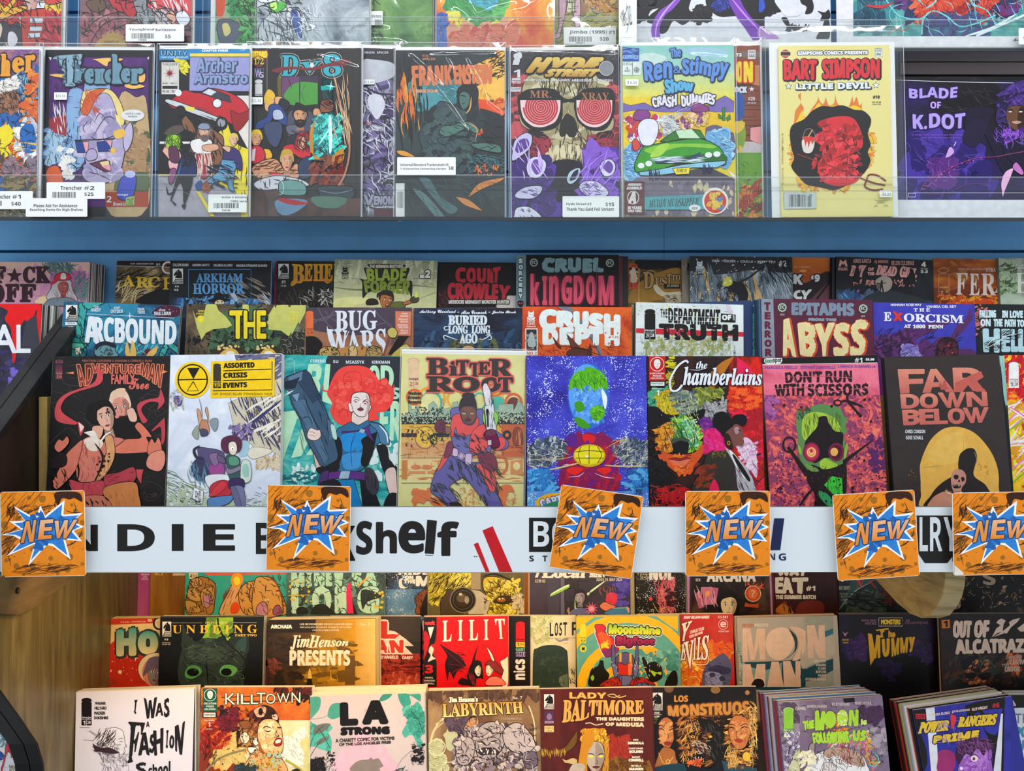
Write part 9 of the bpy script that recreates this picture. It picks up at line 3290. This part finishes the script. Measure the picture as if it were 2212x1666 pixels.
# ------------------------------------------------------------------ lower rack, front row
comic('c','E1',(726,912),(1868,874),'e4dce4','white comic with sketched woman and dripping black hand-drawn title, frontmost at left','''
r ~cloud:4:e2dae2,ece6ee 650,860 1920,1700
p 2a2434 1862,860 1905,860 1885,1700 1840,1700
i 1a1414 780,965 878,1230 1 e4dce4
t s+2 3a3434 912,1005 1012,1030 WAGNER
t s+2 3a3434 908,1050 1020,1076 HILLYARD
t s+2 3a3434 905,1096 1006,1124 MADSEN
t s+2 3a3434 903,1142 1036,1166 DUKESHIRE
t b 3a3434 765,1242 862,1250 SECOND PRINTING
T b+2@j3 1a1414 1290,985 1315,985 1300,1120 1285,1100 I
T b+4@j4,f30 1a1414 1380,1000 1500,990 1490,1140 1390,1145 W
T b+2@j3 1a1414 1490,1020 1560,1015 1560,1130 1490,1140 A
T b+3@j3 1a1414 1575,975 1620,970 1620,1150 1570,1140 S
t b+1 1a1414 1400,1190 1432,1240 A
T S+4@j4 1a1414 1235,1195 1385,1200 1290,1560 1225,1575 F
T b+4@j4 1a1414 1330,1310 1430,1280 1430,1500 1330,1500 A
T b+3@j3 1a1414 1440,1310 1490,1300 1480,1480 1430,1480 S
T b+4@j4 1a1414 1470,1280 1560,1250 1560,1480 1480,1510 H
T b+2@j2 1a1414 1595,1270 1612,1270 1605,1440 1590,1430 I
T b+2@j2 1a1414 1625,1320 1670,1320 1665,1440 1622,1440 o
T b+4@j4 1a1414 1680,1240 1770,1190 1740,1500 1680,1460 N
T b+2@j3 1a1414 1300,1580 1400,1570 1400,1700 1310,1700 S
T b+2@j2 1a1414 1420,1600 1630,1560 1630,1700 1420,1700 chool
m 3a2a2a 4 980,1420 960,1500 1000,1600 980,1666
c ece6ea 900,1400 940,1320 1000,1270 1080,1250 1160,1270 1190,1330 1200,1430 1180,1500 1080,1490 960,1470
m 3a2a2a 4 1010,1265 1100,1248 1170,1275 1190,1330 1200,1400 1215,1430 1190,1440 1200,1480 1170,1505
c 3a2028 890,1400! 960,1440 1050,1440 1150,1490! 1080,1500 960,1480 920,1480 900,1440
h 3a2028 60 120 -60 16 6 .2 930,1290 1100,1440
h 3a2028 50 60 30 60 5 .5 900,1400 1150,1510
h 3a2a2a 60 90 50 70 3 .6 980,1490 1230,1660
m 3a2a2a 3 850,1270 960,1340
m 3a2a2a 3 860,1285 950,1350
m 3a2a2a 3 800,1365 900,1375
e ece6ea 848,1276 10,8
l 3a2a2a 5 1130,1365 1160,1352 1185,1360
l 3a2a2a 5 1140,1385 1165,1380 1180,1388
r 8a88a8 1200,1666 1290,1700
''',n=5,pitch=.0036,dd=.001,ccol=['d8ccb8','3a3040'])
comic('c','E2',(152,868),(1214,862),'8a3018','amber watercolour comic of a snarling tattooed woman in hair curlers under thin neon letters','''
r ~cloud:8:6a140e,b84818,d87828,8a2410 130,850 1240,1280
r ~cloud:6:d8d0a0,e8dcb0,c8c078 560,1180 1240,1700
b e8a850,e0c070,d8b860 40 120 .6 50 .4 380,1280 700,1240 560,1600 240,1600
b b83018,e06820,901c10 50 90 .5 60 .5 170,1260 480,1080 420,1420 160,1500
b 3a1020,6a1820,8a2030,241018 70 50 .7 40 .5 330,1060 520,1050 500,1280 330,1260
b 24120e,5a1c10 30 70 .4 30 .5 860,870 1210,870 1210,1000 1000,980
b e8e4d0,f0ecd8 40 110 .7 50 .3 900,1380 1160,1300 1180,1600 940,1560
c d8d088 1100,1400 1180,1340 1180,1660 1130,1666 1140,1500
m 8a8058 18 200,1666 280,1580 400,1510 580,1460
m b8a840 26 960,1560 1060,1620 1120,1666
y 0e5a44 172,874 308,1096
r 14201a 166,1100 304,1152
r e0dcd4 178,1106 292,1146
t b 2a4a40 186,1110 284,1142 keenspot
t b e0d8d0 184,1168 282,1184 Mature Readers
t b e0d8d0 222,1192 242,1238 1
t b e0d8d0 198,1252 262,1264 2nd Print
L 2a1a18 5 350,960 1100,930
L 2a1a18 5 370,1000 1160,990
t s/1a2a24:5 d0dcc8 385,920 515,1028 KI
t s/1a2a24:5 d0dcc8 535,928 620,1024 L
t s/1a2a24:5 d0dcc8 630,930 700,1022 L
t s/1a2a24:5 d0dcc8 685,915 770,1018 T
t s/1a2a24:5 d0dcc8 775,925 865,1020 O
t s/1a2a24:5 d0dcc8 880,920 1000,1015 W
t s/1a2a24:5 d0dcc8 1020,912 1105,1010 N
c 3a1a10 500,1400 520,1200 620,1140 700,1060 760,1030 840,1060 880,1120 900,1180 880,1240 800,1200 720,1200 700,1300 700,1400 640,1430
K 6a2818 6 600,1130 660,1080 640,1180
b 4a2010,8a4820,b88040,2a120c 60 60 .5 40 .4 510,1180 700,1160 700,1400 520,1420
K e0a888 5 660,1080 720,1045 780,1060 760,1140 700,1150 670,1120
e 2a1208 725,1095 22,36
K d8b8a0 5 830,1130 880,1120 890,1170 850,1180
K e8d8b8 5 530,1320 580,1290 620,1340 590,1400 540,1380
K e8e0d0 5 650,1360 710,1340 720,1390 670,1420
K e8e0d0 5 600,1440 680,1440 700,1490 640,1510
e 2a1208 700,1365 12,20
e 2a1208 675,1475 14,20
K 8a5028 5 520,1190 600,1180 640,1240 560,1260
h 1a0c08 60 60 40 60 6 .5 520,1060 880,1420
K e8b070 5 695,1300 710,1220 760,1170 850,1170 910,1230 935,1330 940,1440 920,1490 860,1510 780,1500 720,1440 700,1380
b f0c890,e8a860,f8e0b0 30 60 .5 60 .3 720,1200 900,1200 910,1460 740,1440
c a85a20 700,1350 760,1480 860,1510 800,1540 720,1480
l 2a1208 10 740,1260 780,1235 830,1255
l 2a1208 9 755,1275 800,1285 830,1270
l 2a1208 10 880,1240 905,1250 930,1245
l 2a1208 6 870,1280 900,1330 850,1340
l 2a1208 6 885,1260 870,1320 905,1330
K a02818 5 852,1390 880,1350 920,1350 930,1400 900,1425 862,1420
p f4ecd8 865,1375 890,1360 920,1362 915,1390 870,1400
K e0a868 5 690,1460 780,1520 870,1540 940,1560 960,1700 560,1700 600,1560
h 3a2a10 90 50 40 70 5 .6 610,1480 930,1660
b c8a828,a8c0a0,c85830 20 40 .6 40 .3 640,1500 920,1660
b 2a3a3a 12 60 .6 30 .4 480,1620 700,1666
c 14201c 1020,1666 1060,1640 1100,1650 1100,1700
h 2a120c 30 60 -70 10 5 .2 180,1380 300,1660
d 2a120c 30 3 9 200,1300 560,1600
''',n=2,dd=.004,ccol=['d8ccb8'])
comic('c','E2',(1192,948),(2292,916),'c8b8b8','pale pink-grey comic with teal leaves, huge black initials and a bear silhouette','''
r ~cloud:4:c4b4b4,d0c2c0 1180,900 2300,1700
c 4a9a88 1190,960! 1290,960 1290,1060 1240,1130 1190,1180!
c 4a9a88 1365,1110 1400,1030 1480,1015 1520,1050 1500,1130 1420,1170 1370,1150
m 6a9a8a 6 1190,1170 1300,1160 1370,1130
c 3a8a7a 1860,980 1900,930 1980,925 1950,970 1880,1000
c 3a9484 2060,940! 2120,925 2130,1100! 2090,1060
c 4ab09c 1190,1200 1240,1220 1340,1270 1400,1360 1390,1480 1320,1460 1240,1430 1190,1410
b 3a9484,58b8a4 16 60 .6 60 .2 1200,1230 1380,1240 1360,1460 1220,1420
c 6a7068 1220,1290 1260,1230 1340,1210 1390,1220 1340,1280 1260,1310
c 6a7068 1250,1410 1290,1360 1360,1335 1380,1345 1330,1390 1290,1410
m 2a3430 5 1190,1500 1210,1380 1260,1290 1330,1230
m 2a3430 5 1270,1250 1330,1340 1390,1450
m 2a3430 5 1190,1540 1250,1440 1300,1380
c e4b4c4 1450,1666 1440,1540 1520,1440 1600,1400 1620,1300 1680,1220 1760,1260 1800,1400 1900,1420 1980,1540 2010,1666
c 8a7c74 1590,1666 1610,1600 1680,1560 1750,1555 1780,1535 1800,1555 1850,1545 1890,1600 1895,1620 1860,1640 1850,1666
b 1c1818 60 30 .6 60 .5 1190,1560 1320,1540 1340,1666 1190,1666
h 1c1818 50 60 70 40 5 .5 1190,1540 1340,1666
h 1c1818 20 60 -70 40 5 .5 1340,1480 1450,1666
b 1c1818 16 20 .6 60 .5 1370,1480 1430,1600
h 2a4a40 14 90 -40 20 6 .2 2020,1640 2120,1700
T b+16 120e0c 1495,1025 1640,1020 1640,1210 1500,1215 L
T b+18 120e0c 1710,1010 1930,1000 1930,1195 1710,1200 A
T b+8 120e0c 1495,1250 1950,1240 1950,1300 1495,1312 STRONG
T s+2 3a302c 1440,1352 2002,1330 2002,1358 1442,1385 A CHARITY COMIC FOR VICTIMS
T s+2 3a302c 1474,1394 1968,1370 1968,1394 1476,1418 OF THE LOS ANGELES FIRES
L c86a60 3 1725,1060 1720,1100
@ E3
c 3a9484 90,920 200,930 300,930 300,1000! 200,940 210,1020 130,1040
c 4aa898 130,1060 200,1080 270,1000 320,1060! 330,1200 290,1300 330,1400! 290,1440 220,1300 180,1330 150,1340 130,1290 170,1220 210,1220 150,1130
b 3a9484,58b8a4,2a8474 30 80 .5 40 .3 150,1060 330,1080 330,1340 230,1340
m 2a3430 4 218,1095 280,1180 325,1290
b 1c1818 26 30 .6 60 .5 230,1430 335,1400 335,1600 230,1560
h 1c1818 30 60 50 60 4 .5 220,1400 335,1620
m 8a7a78 3 60,1666 120,1560 200,1480
''',n=8,pitch=.0036,dd=-.001,cdz=.0006,ccol=['e0d0b8','d8c4a8'],t=.003)
comic('c','E3',(372,900),(1438,876),'8a6a4a','sepia comic of a horned armoured beast under a gilded arch title','''
r ~cloud:7:6a4a30,8a6a48,7a5a40,a88860 350,860 1460,1700
b 5a4030,4a3428 30 90 .5 10 .3 380,880 1430,980
m d8cc98 14 380,1500 420,1300 520,1160 600,1120 450,1220
m c8b888 10 400,1440 440,1280 560,1170
m 5a4030 8 480,1040 600,940 800,900 1000,920 1250,980 1360,1120
m d8cc98 12 1340,1040 1390,1200 1400,1400 1420,1560
b 4a3848,5a4858 26 80 .6 40 .3 560,1160 760,1180 760,1330 640,1360
c b8b890 540,1360 520,1320 550,1290 560,1260 580,1290 640,1290 660,1340 620,1400 660,1480 560,1460
b b8b888,c8c898 36 60 .9 10 .15 370,1400 480,1380 560,1580 560,1666 370,1666
o e0dcb0 8 460,1440 80,76
o e0dcb0 8 590,1640 90,60
T S+2/5a3a18:6 f8e8d0 575,960 850,955 850,1005 580,1010 Jim Henson's
t S ece0cc 1182,950 1275,980 No. 7
T S+2/3a2410:7 c89840>e8d080 510,1020 1275,1000 1290,1110 515,1150 LABYRINTH
t S b8a888 1072,1152 1270,1172 VANDERKLUG
t S b8a888 1130,1190 1276,1206 SPALETTA
K c08858 5 720,1270 760,1180 780,1150 840,1140 860,1200 820,1280
f c08a60 3a2418 808,1185 36,42 -10 al
K d8c8b8 4 820,1260 860,1230 900,1240 890,1290
b b8a8a0,8a7880,6a5a64,c8b8b0,4a3c48 120 70 .6 50 .3 640,1320 760,1260 1000,1200 1200,1260 1400,1420 1420,1666 620,1666
K a89a98 7 830,1400 860,1260 940,1200 1040,1200 1110,1270 1100,1420 1000,1540 860,1530
K b8a8a0 5 760,1270! 800,1330 900,1330 980,1270 1060,1250 1050,1300 940,1350 820,1370 740,1330
K c8b8b0 5 905,1250! 960,1270 1000,1330 970,1280
K b0a09c 6 640,1400 700,1330 800,1360 820,1480 760,1600 660,1580
K b8aaa8 7 1090,1300 1160,1220 1260,1210 1380,1340 1390,1440 1280,1500 1130,1440
K c8bab4 4 605,1400! 690,1370 680,1440
K c8bab4 4 680,1300! 740,1350 700,1380
K c8bab4 4 1240,1270! 1290,1210! 1300,1300
K c8bab4 4 1320,1420! 1380,1350! 1400,1430
K c8bab4 4 1010,1200! 1040,1170! 1060,1230
P 3a2c34 4 830,1470 900,1440 1000,1440 1060,1480 1040,1500 880,1510
h e8dcc8 14 34 90 8 12 .1 850,1450 1040,1500
e e0d0a0 880,1400 20,8
e e0d0a0 990,1395 20,8
l 2a1c24 12 840,1380 900,1390 930,1420
l 2a1c24 12 1040,1370 980,1385 950,1420
K 6a5c68 6 1280,1500 1400,1480 1420,1600 1320,1640
h 2a1c24 160 70 50 60 7 .5 620,1220 1420,1666
h d8ccc0 60 60 50 60 5 .5 640,1240 1410,1660
''',n=4,pitch=.0038,dd=.004,ccol=['c8b898','5a4838'])
comic('c','E3',(1448,882),(2524,866),'4a1818','deep red curtained comic with golden haired pale woman and ornamental gold title','''
@ E4
r ~streak:12:3a1010,5a1c16,4a1412,6a241a:.3 -440,850 660,1700
b 8a2018,a02c1c 24 110 .6 60 .3 160,1360 420,1340 420,1560 240,1560
b 6a4010,8a5a18,5a3410 40 90 .4 -30 .3 100,1600 300,1560 640,1580 640,1666 60,1666
T b+3 d8a850 -130,915 218,918 218,970 -130,970 LADY
m e0b868 9 230,940 290,930 340,960 410,945
m e0b868 7 240,950 300,960 350,940
T S+5/3a1008:9 d8a050 -185,985 575,990 575,1110 -200,1200 BALTIMORE
c 4a1412 100,1130! 560,1120! 400,1140! 0,1220! -40,1200
T b+3 e8d0a8 122,1150 578,1150 578,1182 122,1176 THE DAUGHTERS
T b+3 e8d0a8 215,1200 578,1200 578,1238 215,1226 OF MEDUSA
m e8d0a8 9 20,1210 70,1205 120,1225 190,1212
t s+1 e8d8b8 478,1354 526,1368 MIKE
t b+2 ece0c4 428,1380 578,1402 MIGNOLA
t s+1 e8d8b8 434,1434 572,1450 CHRISTOPHER
t b+2 ece0c4 440,1460 568,1482 GOLDEN
t s+1 e8d8b8 466,1514 544,1530 BRIDGIT
t b+2 ece0c4 434,1538 576,1562 CONNELL
t s+1 e8d8b8 458,1596 552,1612 MICHELLE
t b+2 ece0c4 440,1622 572,1644 MADSEN
c c88a1c -20,1400! 0,1300 60,1260 130,1255 200,1290 240,1380 245,1500 240,1666! 180,1666! 200,1440 60,1400 10,1460 20,1666! -60,1666!
b e8a828,c88418,f0b838,a86c10 50 50 .6 60 .3 -10,1280 200,1270 230,1380 0,1400
h 5a3408 50 80 80 25 5 .4 -20,1280 240,1666
K b8a898 5 10,1480 30,1410 100,1380 170,1400 200,1470 200,1560 160,1640 110,1690 60,1640 20,1560
c 9a8878 120,1400 190,1470 190,1580 120,1680
e f0d840 72,1525 26,12
e f0d840 168,1525 24,12
l 3a2018 8 40,1500 80,1500 110,1515
l 3a2018 8 200,1500 165,1500 140,1515
l 3a2018 5 125,1540 135,1590 110,1595
c 6a1c18 85,1625 120,1615 160,1625 120,1640
@ E3
r d8d4cc 1486,930 1580,1072
u 1486,930 1580,1072
r 4a2c50 1488,1090 1580,1210
c 8a6a90 1510,1140 1535,1110 1560,1140 1550,1170 1520,1170
t b c8a8c0 1492,1182 1576,1206 DIVISION
r d8c078 1488,1232 1578,1292
t b 6a4a1a 1498,1240 1568,1260 1 OF 3
t b 6a4a1a 1505,1268 1562,1284 $4.99
c c88418 1830,1666! 1840,1500 1850,1340 1900,1280 1960,1260! 1960,1380 1900,1500 1900,1666!
c c8a870 1660,1545! 1700,1560 1760,1540 1800,1560 1790,1600 1720,1590 1680,1580
c b8a898 1720,1666! 1760,1600 1840,1590 1880,1620 1860,1666!
c 6a4810 1445,1440! 1560,1470 1680,1440 1760,1340 1800,1280! 1790,1400 1700,1480 1560,1500 1445,1480!
h c89838 60 50 85 8 4 0 1450,1460 1700,1520
''',n=1,dd=.002,ccol=['c8b08a'])
comic('c','E4',(648,866),(1654,858),'1a100c','black comic with a snarling wolf-man between two long-haired women, copper block title','''
r ~cloud:6:0e0908,1a120c,2a1c10 640,840 1700,1700
e 6a4a2c 820,880 44,36
e 8a6030 1265,890 46,34
e b08040 1570,915 22,22
e 4a5a20 695,1185 26,30
t b+3 c88438 872,945 1000,1002 LOS
T b+6/5a3010:11 c8883c 812,1045 1580,1000 1580,1115 820,1138 MONSTRUOS
m c8883c 10 1600,1000 1650,1060 1600,1110
u 648,916 758,1085
t b+1 d8d0c0 678,1098 728,1116 ONE
L d8d0c0 3 652,1126 752,1126
t b+1 d8d0c0 678,1134 728,1152 4.99
b 1a0e0a,3a2014,24160e 30 70 .3 85 .3 680,1140 920,1140 920,1560 660,1560
c 1a0e0a 700,1200 740,1140 840,1140 920,1200 930,1400 920,1600! 860,1500 700,1560 670,1440
K b06a38 5 720,1250 740,1180 800,1150 860,1200 880,1290 860,1380 810,1460 760,1420 725,1340
b c88048,d89458 20 50 .5 60 .3 730,1200 840,1200 840,1380 760,1400
l 14100f 9 710,1260 750,1262 780,1280
l 14100f 9 820,1280 850,1262 880,1262
l 14100f 8 705,1235 740,1228 780,1245
l 14100f 7 830,1250 860,1230 885,1232
l 5a2814 6 805,1290 815,1340 800,1350
c 8a2c20 765,1395 805,1380 850,1395 815,1425
K a8642f 5 700,1560 760,1440 860,1460 900,1540 880,1666 690,1666
m e8c060 5 720,1490 760,1580 800,1600 860,1530
o e8c060 6 810,1578 18,22
c 1a0e0a 860,1180 920,1200 925,1500 890,1560 870,1400
b 6a3c18,a86428,3a2010,8a5020,241408 120 80 .3 70 .4 930,1160 1240,1130 1330,1300 1240,1600 1000,1600 920,1400
h e8b060,c88038 90 90 110 50 6 .4 930,1180 1120,1560
h 14100a 120 90 60 60 8 .4 1060,1160 1330,1600
c 14100a 1100,1160 1260,1200 1360,1340 1320,1560 1240,1580 1180,1400 1220,1300 1140,1260
h 4a4440 40 80 60 50 5 .4 1160,1180 1340,1560
e e8a828 1045,1335 22,12
e e8a828 1215,1335 18,12
e 14100a 1048,1335 8,8
c 4a2418 1060,1400 1120,1360 1180,1400 1170,1470 1090,1480
h d8c8b0 40 60 30 60 4 .7 1040,1370 1200,1500
c 0c0808 1040,1530 1120,1500 1160,1550 1100,1580 1050,1580
h e8dcc0 10 30 90 12 7 .1 1050,1520 1150,1570
b e86830,c84820 16 60 .4 70 .3 1020,1560 1110,1560 1100,1660 1040,1660
c 1a3a48 650,1640! 800,1600 960,1590! 1000,1666! 650,1666!
c 10141a 1020,1600! 980,1666! 1360,1666! 1300,1560! 1200,1640
c 2a4a58 1320,1560! 1480,1600 1660,1640! 1660,1700! 1360,1700!
b c88838,a06020,e8b060,6a3c14,d8a050 90 60 .3 70 .3 1370,1220 1440,1120 1650,1010 1660,1600 1560,1660 1370,1600
K c8743c 5 1390,1280 1400,1190 1460,1130 1560,1160 1600,1260 1580,1360 1540,1440 1470,1450 1410,1380
b d88848,e09c60 20 50 .5 60 .3 1410,1180 1560,1200 1550,1400 1430,1380
l 14100f 10 1385,1255 1420,1245 1450,1262
l 14100f 10 1500,1262 1535,1240 1580,1250
l 14100f 7 1380,1222 1420,1215 1450,1232
l 14100f 7 1500,1235 1545,1212 1585,1225
l 5a2814 6 1470,1265 1460,1330 1480,1338
c a83c28 1445,1372 1475,1350 1530,1370 1485,1395
h f0c878 50 160 70 20 4 .3 1590,1040 1660,1600
h e8b860 40 120 100 20 4 .3 1370,1440 1480,1600
e e8b838 1560,1525 38,44
''',n=1,dd=.006,ccol=['b8a078'])
comic('c','E4',(1862,1008),(2860,944),'8a7f92','mauve cobblestone comic with lime brush title and sketched white animal skull','''
r ~cloud:7:8a7c8a,9a8c9a,7a6c7c 1850,900 2900,1700
h 3a2c3a 60 70 30 60 5 .4 1870,1030 2110,1350
b 6a5868,9a8a9a,5a4a5c 30 70 .8 30 .2 1870,1030 2127,1060 2127,1240 2030,1200
i 8ac83c 1918,1060 2010,1340 9 e8f4e0
t b 14201a 1928,1252 2008,1275 image
r e4e4e8 1922,1290 2016,1342
t b 3a3a3a 1940,1300 1956,1325 9
t b 3a3a3a 1975,1304 2008,1322 $3
b b8a8c8,d8d0e0,8a7c98 50 100 .25 -60 .3 1880,1500 2000,1340 2127,1260 2127,1400 1960,1660 1880,1666
h 3a2c40 60 110 -55 20 6 .3 1890,1280 2127,1660
b a8b088,c8c8a0 16 50 .7 40 .3 2030,1470 2127,1480 2127,1666 1980,1666
@ E5
r ~cloud:7:6a5468,82708a,93859b -20,920 830,1700
b 5a3a5c,4a2c4c 24 90 .5 60 .3 560,1060 760,1060 700,1220 560,1180
P 14100f 4 395,958 500,955 505,1000 400,1015
c 4a3050 600,1080 680,1040 800,1090 760,1180 680,1200 640,1140
h 2a1c2a 90 60 30 60 5 .5 0,1000 810,1300
t s+1 d8ccc8 -60,1050 40,1078 DANIEL
t b d8ccc8 48,1032 236,1066 WARREN JOHNSON
t b d8ccc8 288,1010 455,1038 RILEY ROSSMO
t b d8ccc8 508,1000 664,1028 MIKE SPICER
b e88820,f0a830,d86820 14 50 .4 60 .3 180,1100 440,1120 420,1300 260,1290
b e8b030,c86a80,6ab0a8,d89040,a86a9a,e8d8b0 80 60 .4 40 .3 220,1340 640,1290 720,1360 640,1500 740,1600 680,1640 560,1440 260,1460
m 3a2418 6 640,1300 700,1330 640,1400 620,1500 700,1600 770,1580
m d89838 16 600,1290 680,1350 620,1440 640,1560 720,1600
m 6ab8b0 12 680,1480 730,1540 700,1620 640,1600
K e8e8ea 5 60,1640 80,1540 180,1480 300,1440 420,1450 560,1500 620,1600 600,1700 60,1700
c b89888 200,1480 300,1440 440,1450 560,1500 600,1620 460,1600 340,1520 240,1540
K d8d0d0 5 190,1620 230,1580 300,1590 330,1640 280,1680 210,1680
h 3a2820 80 90 60 60 5 .4 90,1460 600,1666
h 8a2a20 30 90 70 40 5 .5 360,1420 480,1600
K 9a8c8c 5 70,1420 120,1400 110,1520 70,1560
b f0e8c0,c0c0c8 16 60 .5 60 .4 -20,1500 120,1480 100,1666 -20,1666
h 4a3c4c 30 60 80 60 5 .4 640,1300 800,1600
b 8a7c8a,a89aa8 16 60 .8 60 .2 660,1260 800,1260 800,1500 720,1480
T b+5@j4 a8d838 10,1185 110,1180 115,1250 15,1260 THE
T b+8@j5 a8d838 130,1090 215,1100 205,1260 130,1265 M
e a8d838 268,1170 56,82
e b8e048 385,1155 54,78
d e8f0c0 30 3 10 340,1100 430,1230
T b+7@j5 a8d838 455,1090 530,1080 530,1220 450,1225 N
T b+4@j3 c8e078 565,1165 615,1165 615,1215 565,1215 is
T b+6@j6 a8d838 95,1300 440,1280 440,1380 110,1390 FOLLOWING
T b+6@j5 a8d838 490,1275 610,1275 600,1360 490,1365 US
''',n=9,pitch=.0040,dd=-.016,cdx=-.0020,cdz=.0008,ccol=['6a5a8a','7a2430','3a70a8','a8a0a8','5a1c24','90a0c0'],t=.003)
comic('c','E5',(1058,1084),(2010,948),'2c2f8a','blue and yellow titled comic with a purple-tinted tousled youth, tilted above a fanned pile','''
r ~cloud:7:28288a,3434a0,24247a 1040,940 2000,1700
c 14120f 1050,1080! 1170,1070 1190,1180 1140,1300 1190,1450 1200,1600 1150,1700! 1100,1500 1110,1350 1050,1200!
c 14120f 1560,1040! 1700,1000 1940,960! 1930,1060 1760,1080 1640,1130 1600,1200!
c 14120f 1700,1100 1760,1140 1740,1260 1860,1320 1900,1160! 1940,1000! 1930,1700! 1820,1700 1820,1500
p dcdce4 1185,1062 1270,1052 1310,1666 1240,1700
p dcdce4 1905,1120 1925,1115 1905,1700 1830,1700
r c82838 1090,1118 1182,1166
T b 14100f 1095,1125 1175,1122 1175,1158 1096,1162 BOOM!
T s+1 e8c8b8 1235,1118 1415,1095 1415,1118 1236,1138 MELISSA FLORES
T s+1 e8c8b8 1434,1088 1604,1068 1604,1092 1436,1112 JO MI-GYEONG
T s+1 e8c8b8 1626,1062 1775,1042 1776,1068 1628,1088 ELLIE WRIGHT
T b+2 c82838 1820,1020 1885,1012 1885,1055 1822,1062 #6
T I+6/1a1a50:10 e8c030 1130,1200 1405,1180 1395,1270 1115,1300 POWER
T I+6/1a1a50:10 e8c030 1500,1150 1865,1120 1850,1215 1490,1240 RANGERS
T b+7/1a1a50:11 e8c030 1270,1330 1690,1275 1680,1345 1262,1390 PRIME
c d83040 1422,1130 1450,1128 1475,1150 1470,1200 1435,1265 1425,1200
c 9a2a6a 1300,1560 1310,1480 1380,1460 1450,1490 1470,1560 1440,1666 1300,1666
K 9a58b8 5 1540,1480 1560,1440 1640,1410 1760,1440 1800,1520 1820,1600 1800,1700 1520,1700 1500,1600
b a868c8,b878d0,8a4aa8 24 70 .5 60 .3 1560,1480 1780,1480 1780,1666 1540,1666
c 3a1a3a 1470,1520 1490,1420 1560,1370 1660,1340 1740,1360 1800,1400 1840,1480 1800,1500 1770,1450 1740,1520 1680,1450 1620,1520 1570,1500 1530,1560 1500,1600
h 8a4a8a 60 100 40 50 6 .5 1490,1360 1830,1500
e f0e0e8 1650,1545 34,30
e 8a2a4a 1645,1548 14,16
l 2a1030 9 1600,1530 1650,1508 1695,1530
e f0e0e8 1525,1640 16,16
K 9a58b8 4 1780,1490 1810,1450 1820,1530 1790,1560
h 8a7ad0 30 80 50 60 5 .5 1300,1180 1500,1400
''',n=9,pitch=.0040,dd=-.018,cdx=-.0019,cdz=.0010,ccol=['14120f','b83028','d8d8dc','a8c0d0','c8b878','24303a','b03020'],t=.003)
comic('c','E5',(1956,940),(2960,930),'14120f','black and white comic with teal block words and a scaly claw at bottom right','''
r 14120f 1940,900 3000,1700
p e4e4ea 2004,1062 2200,1058 2200,1700 2050,1700 2000,1400
c e8c8c0 1990,1010 2010,985 2030,1000 2050,1040 2020,1040
t s 5a6a70 2038,1115 2180,1205 TH
T b+8 4a94a4 2050,1245 2240,1240 2240,1330 2052,1335 POW
T b+8 4a94a4 2052,1370 2260,1365 2260,1450 2055,1455 FALL
c 14120f 1960,1560 2000,1500 2070,1490 2110,1540 2120,1666! 2080,1666! 2060,1570 2000,1600
h 8ac0b8 30 30 60 60 6 .3 1970,1500 2110,1640
b e4dcdc 30 12 .8 0 .2 1955,1390 1995,1380 1995,1480 1960,1490
h e8e0e0 12 40 30 30 6 .3 1990,1380 2020,1480
h 2a3a3a 30 60 50 50 5 .4 2040,1560 2127,1660
''',n=4,pitch=.0040,dd=-.010,ccol=['e0e0e0','14120f'],cdz=.0008)
# comic on the neighbouring rack, seen past the curved black band
ROWS['n'] = (1.30,6,-.75)
comic('n','E1',(-900,1240),(188,1236),'e0d8dc','pale comic with tiny red and blue running figures at the bottom left corner','''
r ~cloud:8:dcd4da,e8e0e4 -1000,1200 300,1700
b 4a7a84,8ab0b4 30 36 .4 40 .5 0,1280 100,1300 60,1430 0,1450
K c82838 3 60,1380 75,1360 95,1370 100,1400 80,1410
K c82838 3 60,1410 100,1410 110,1460 140,1480 110,1540 100,1500 70,1490 40,1600 20,1666 10,1650 40,1540
K 2a4a90 3 -20,1470 30,1500 40,1540 0,1560
h 8a9aa0 30 60 50 70 3 .6 0,1420 170,1660
b 8a8a6a 10 20 .5 0 .4 90,1620 140,1666
''')
# ------------------------------------------------------------------ stand every book in its row, front ones first
for row_,dd_,seq_,fn_,a_,k_ in sorted(JOBS,key=lambda j: (j[0],j[1],j[2])): fn_(*a_,**k_)
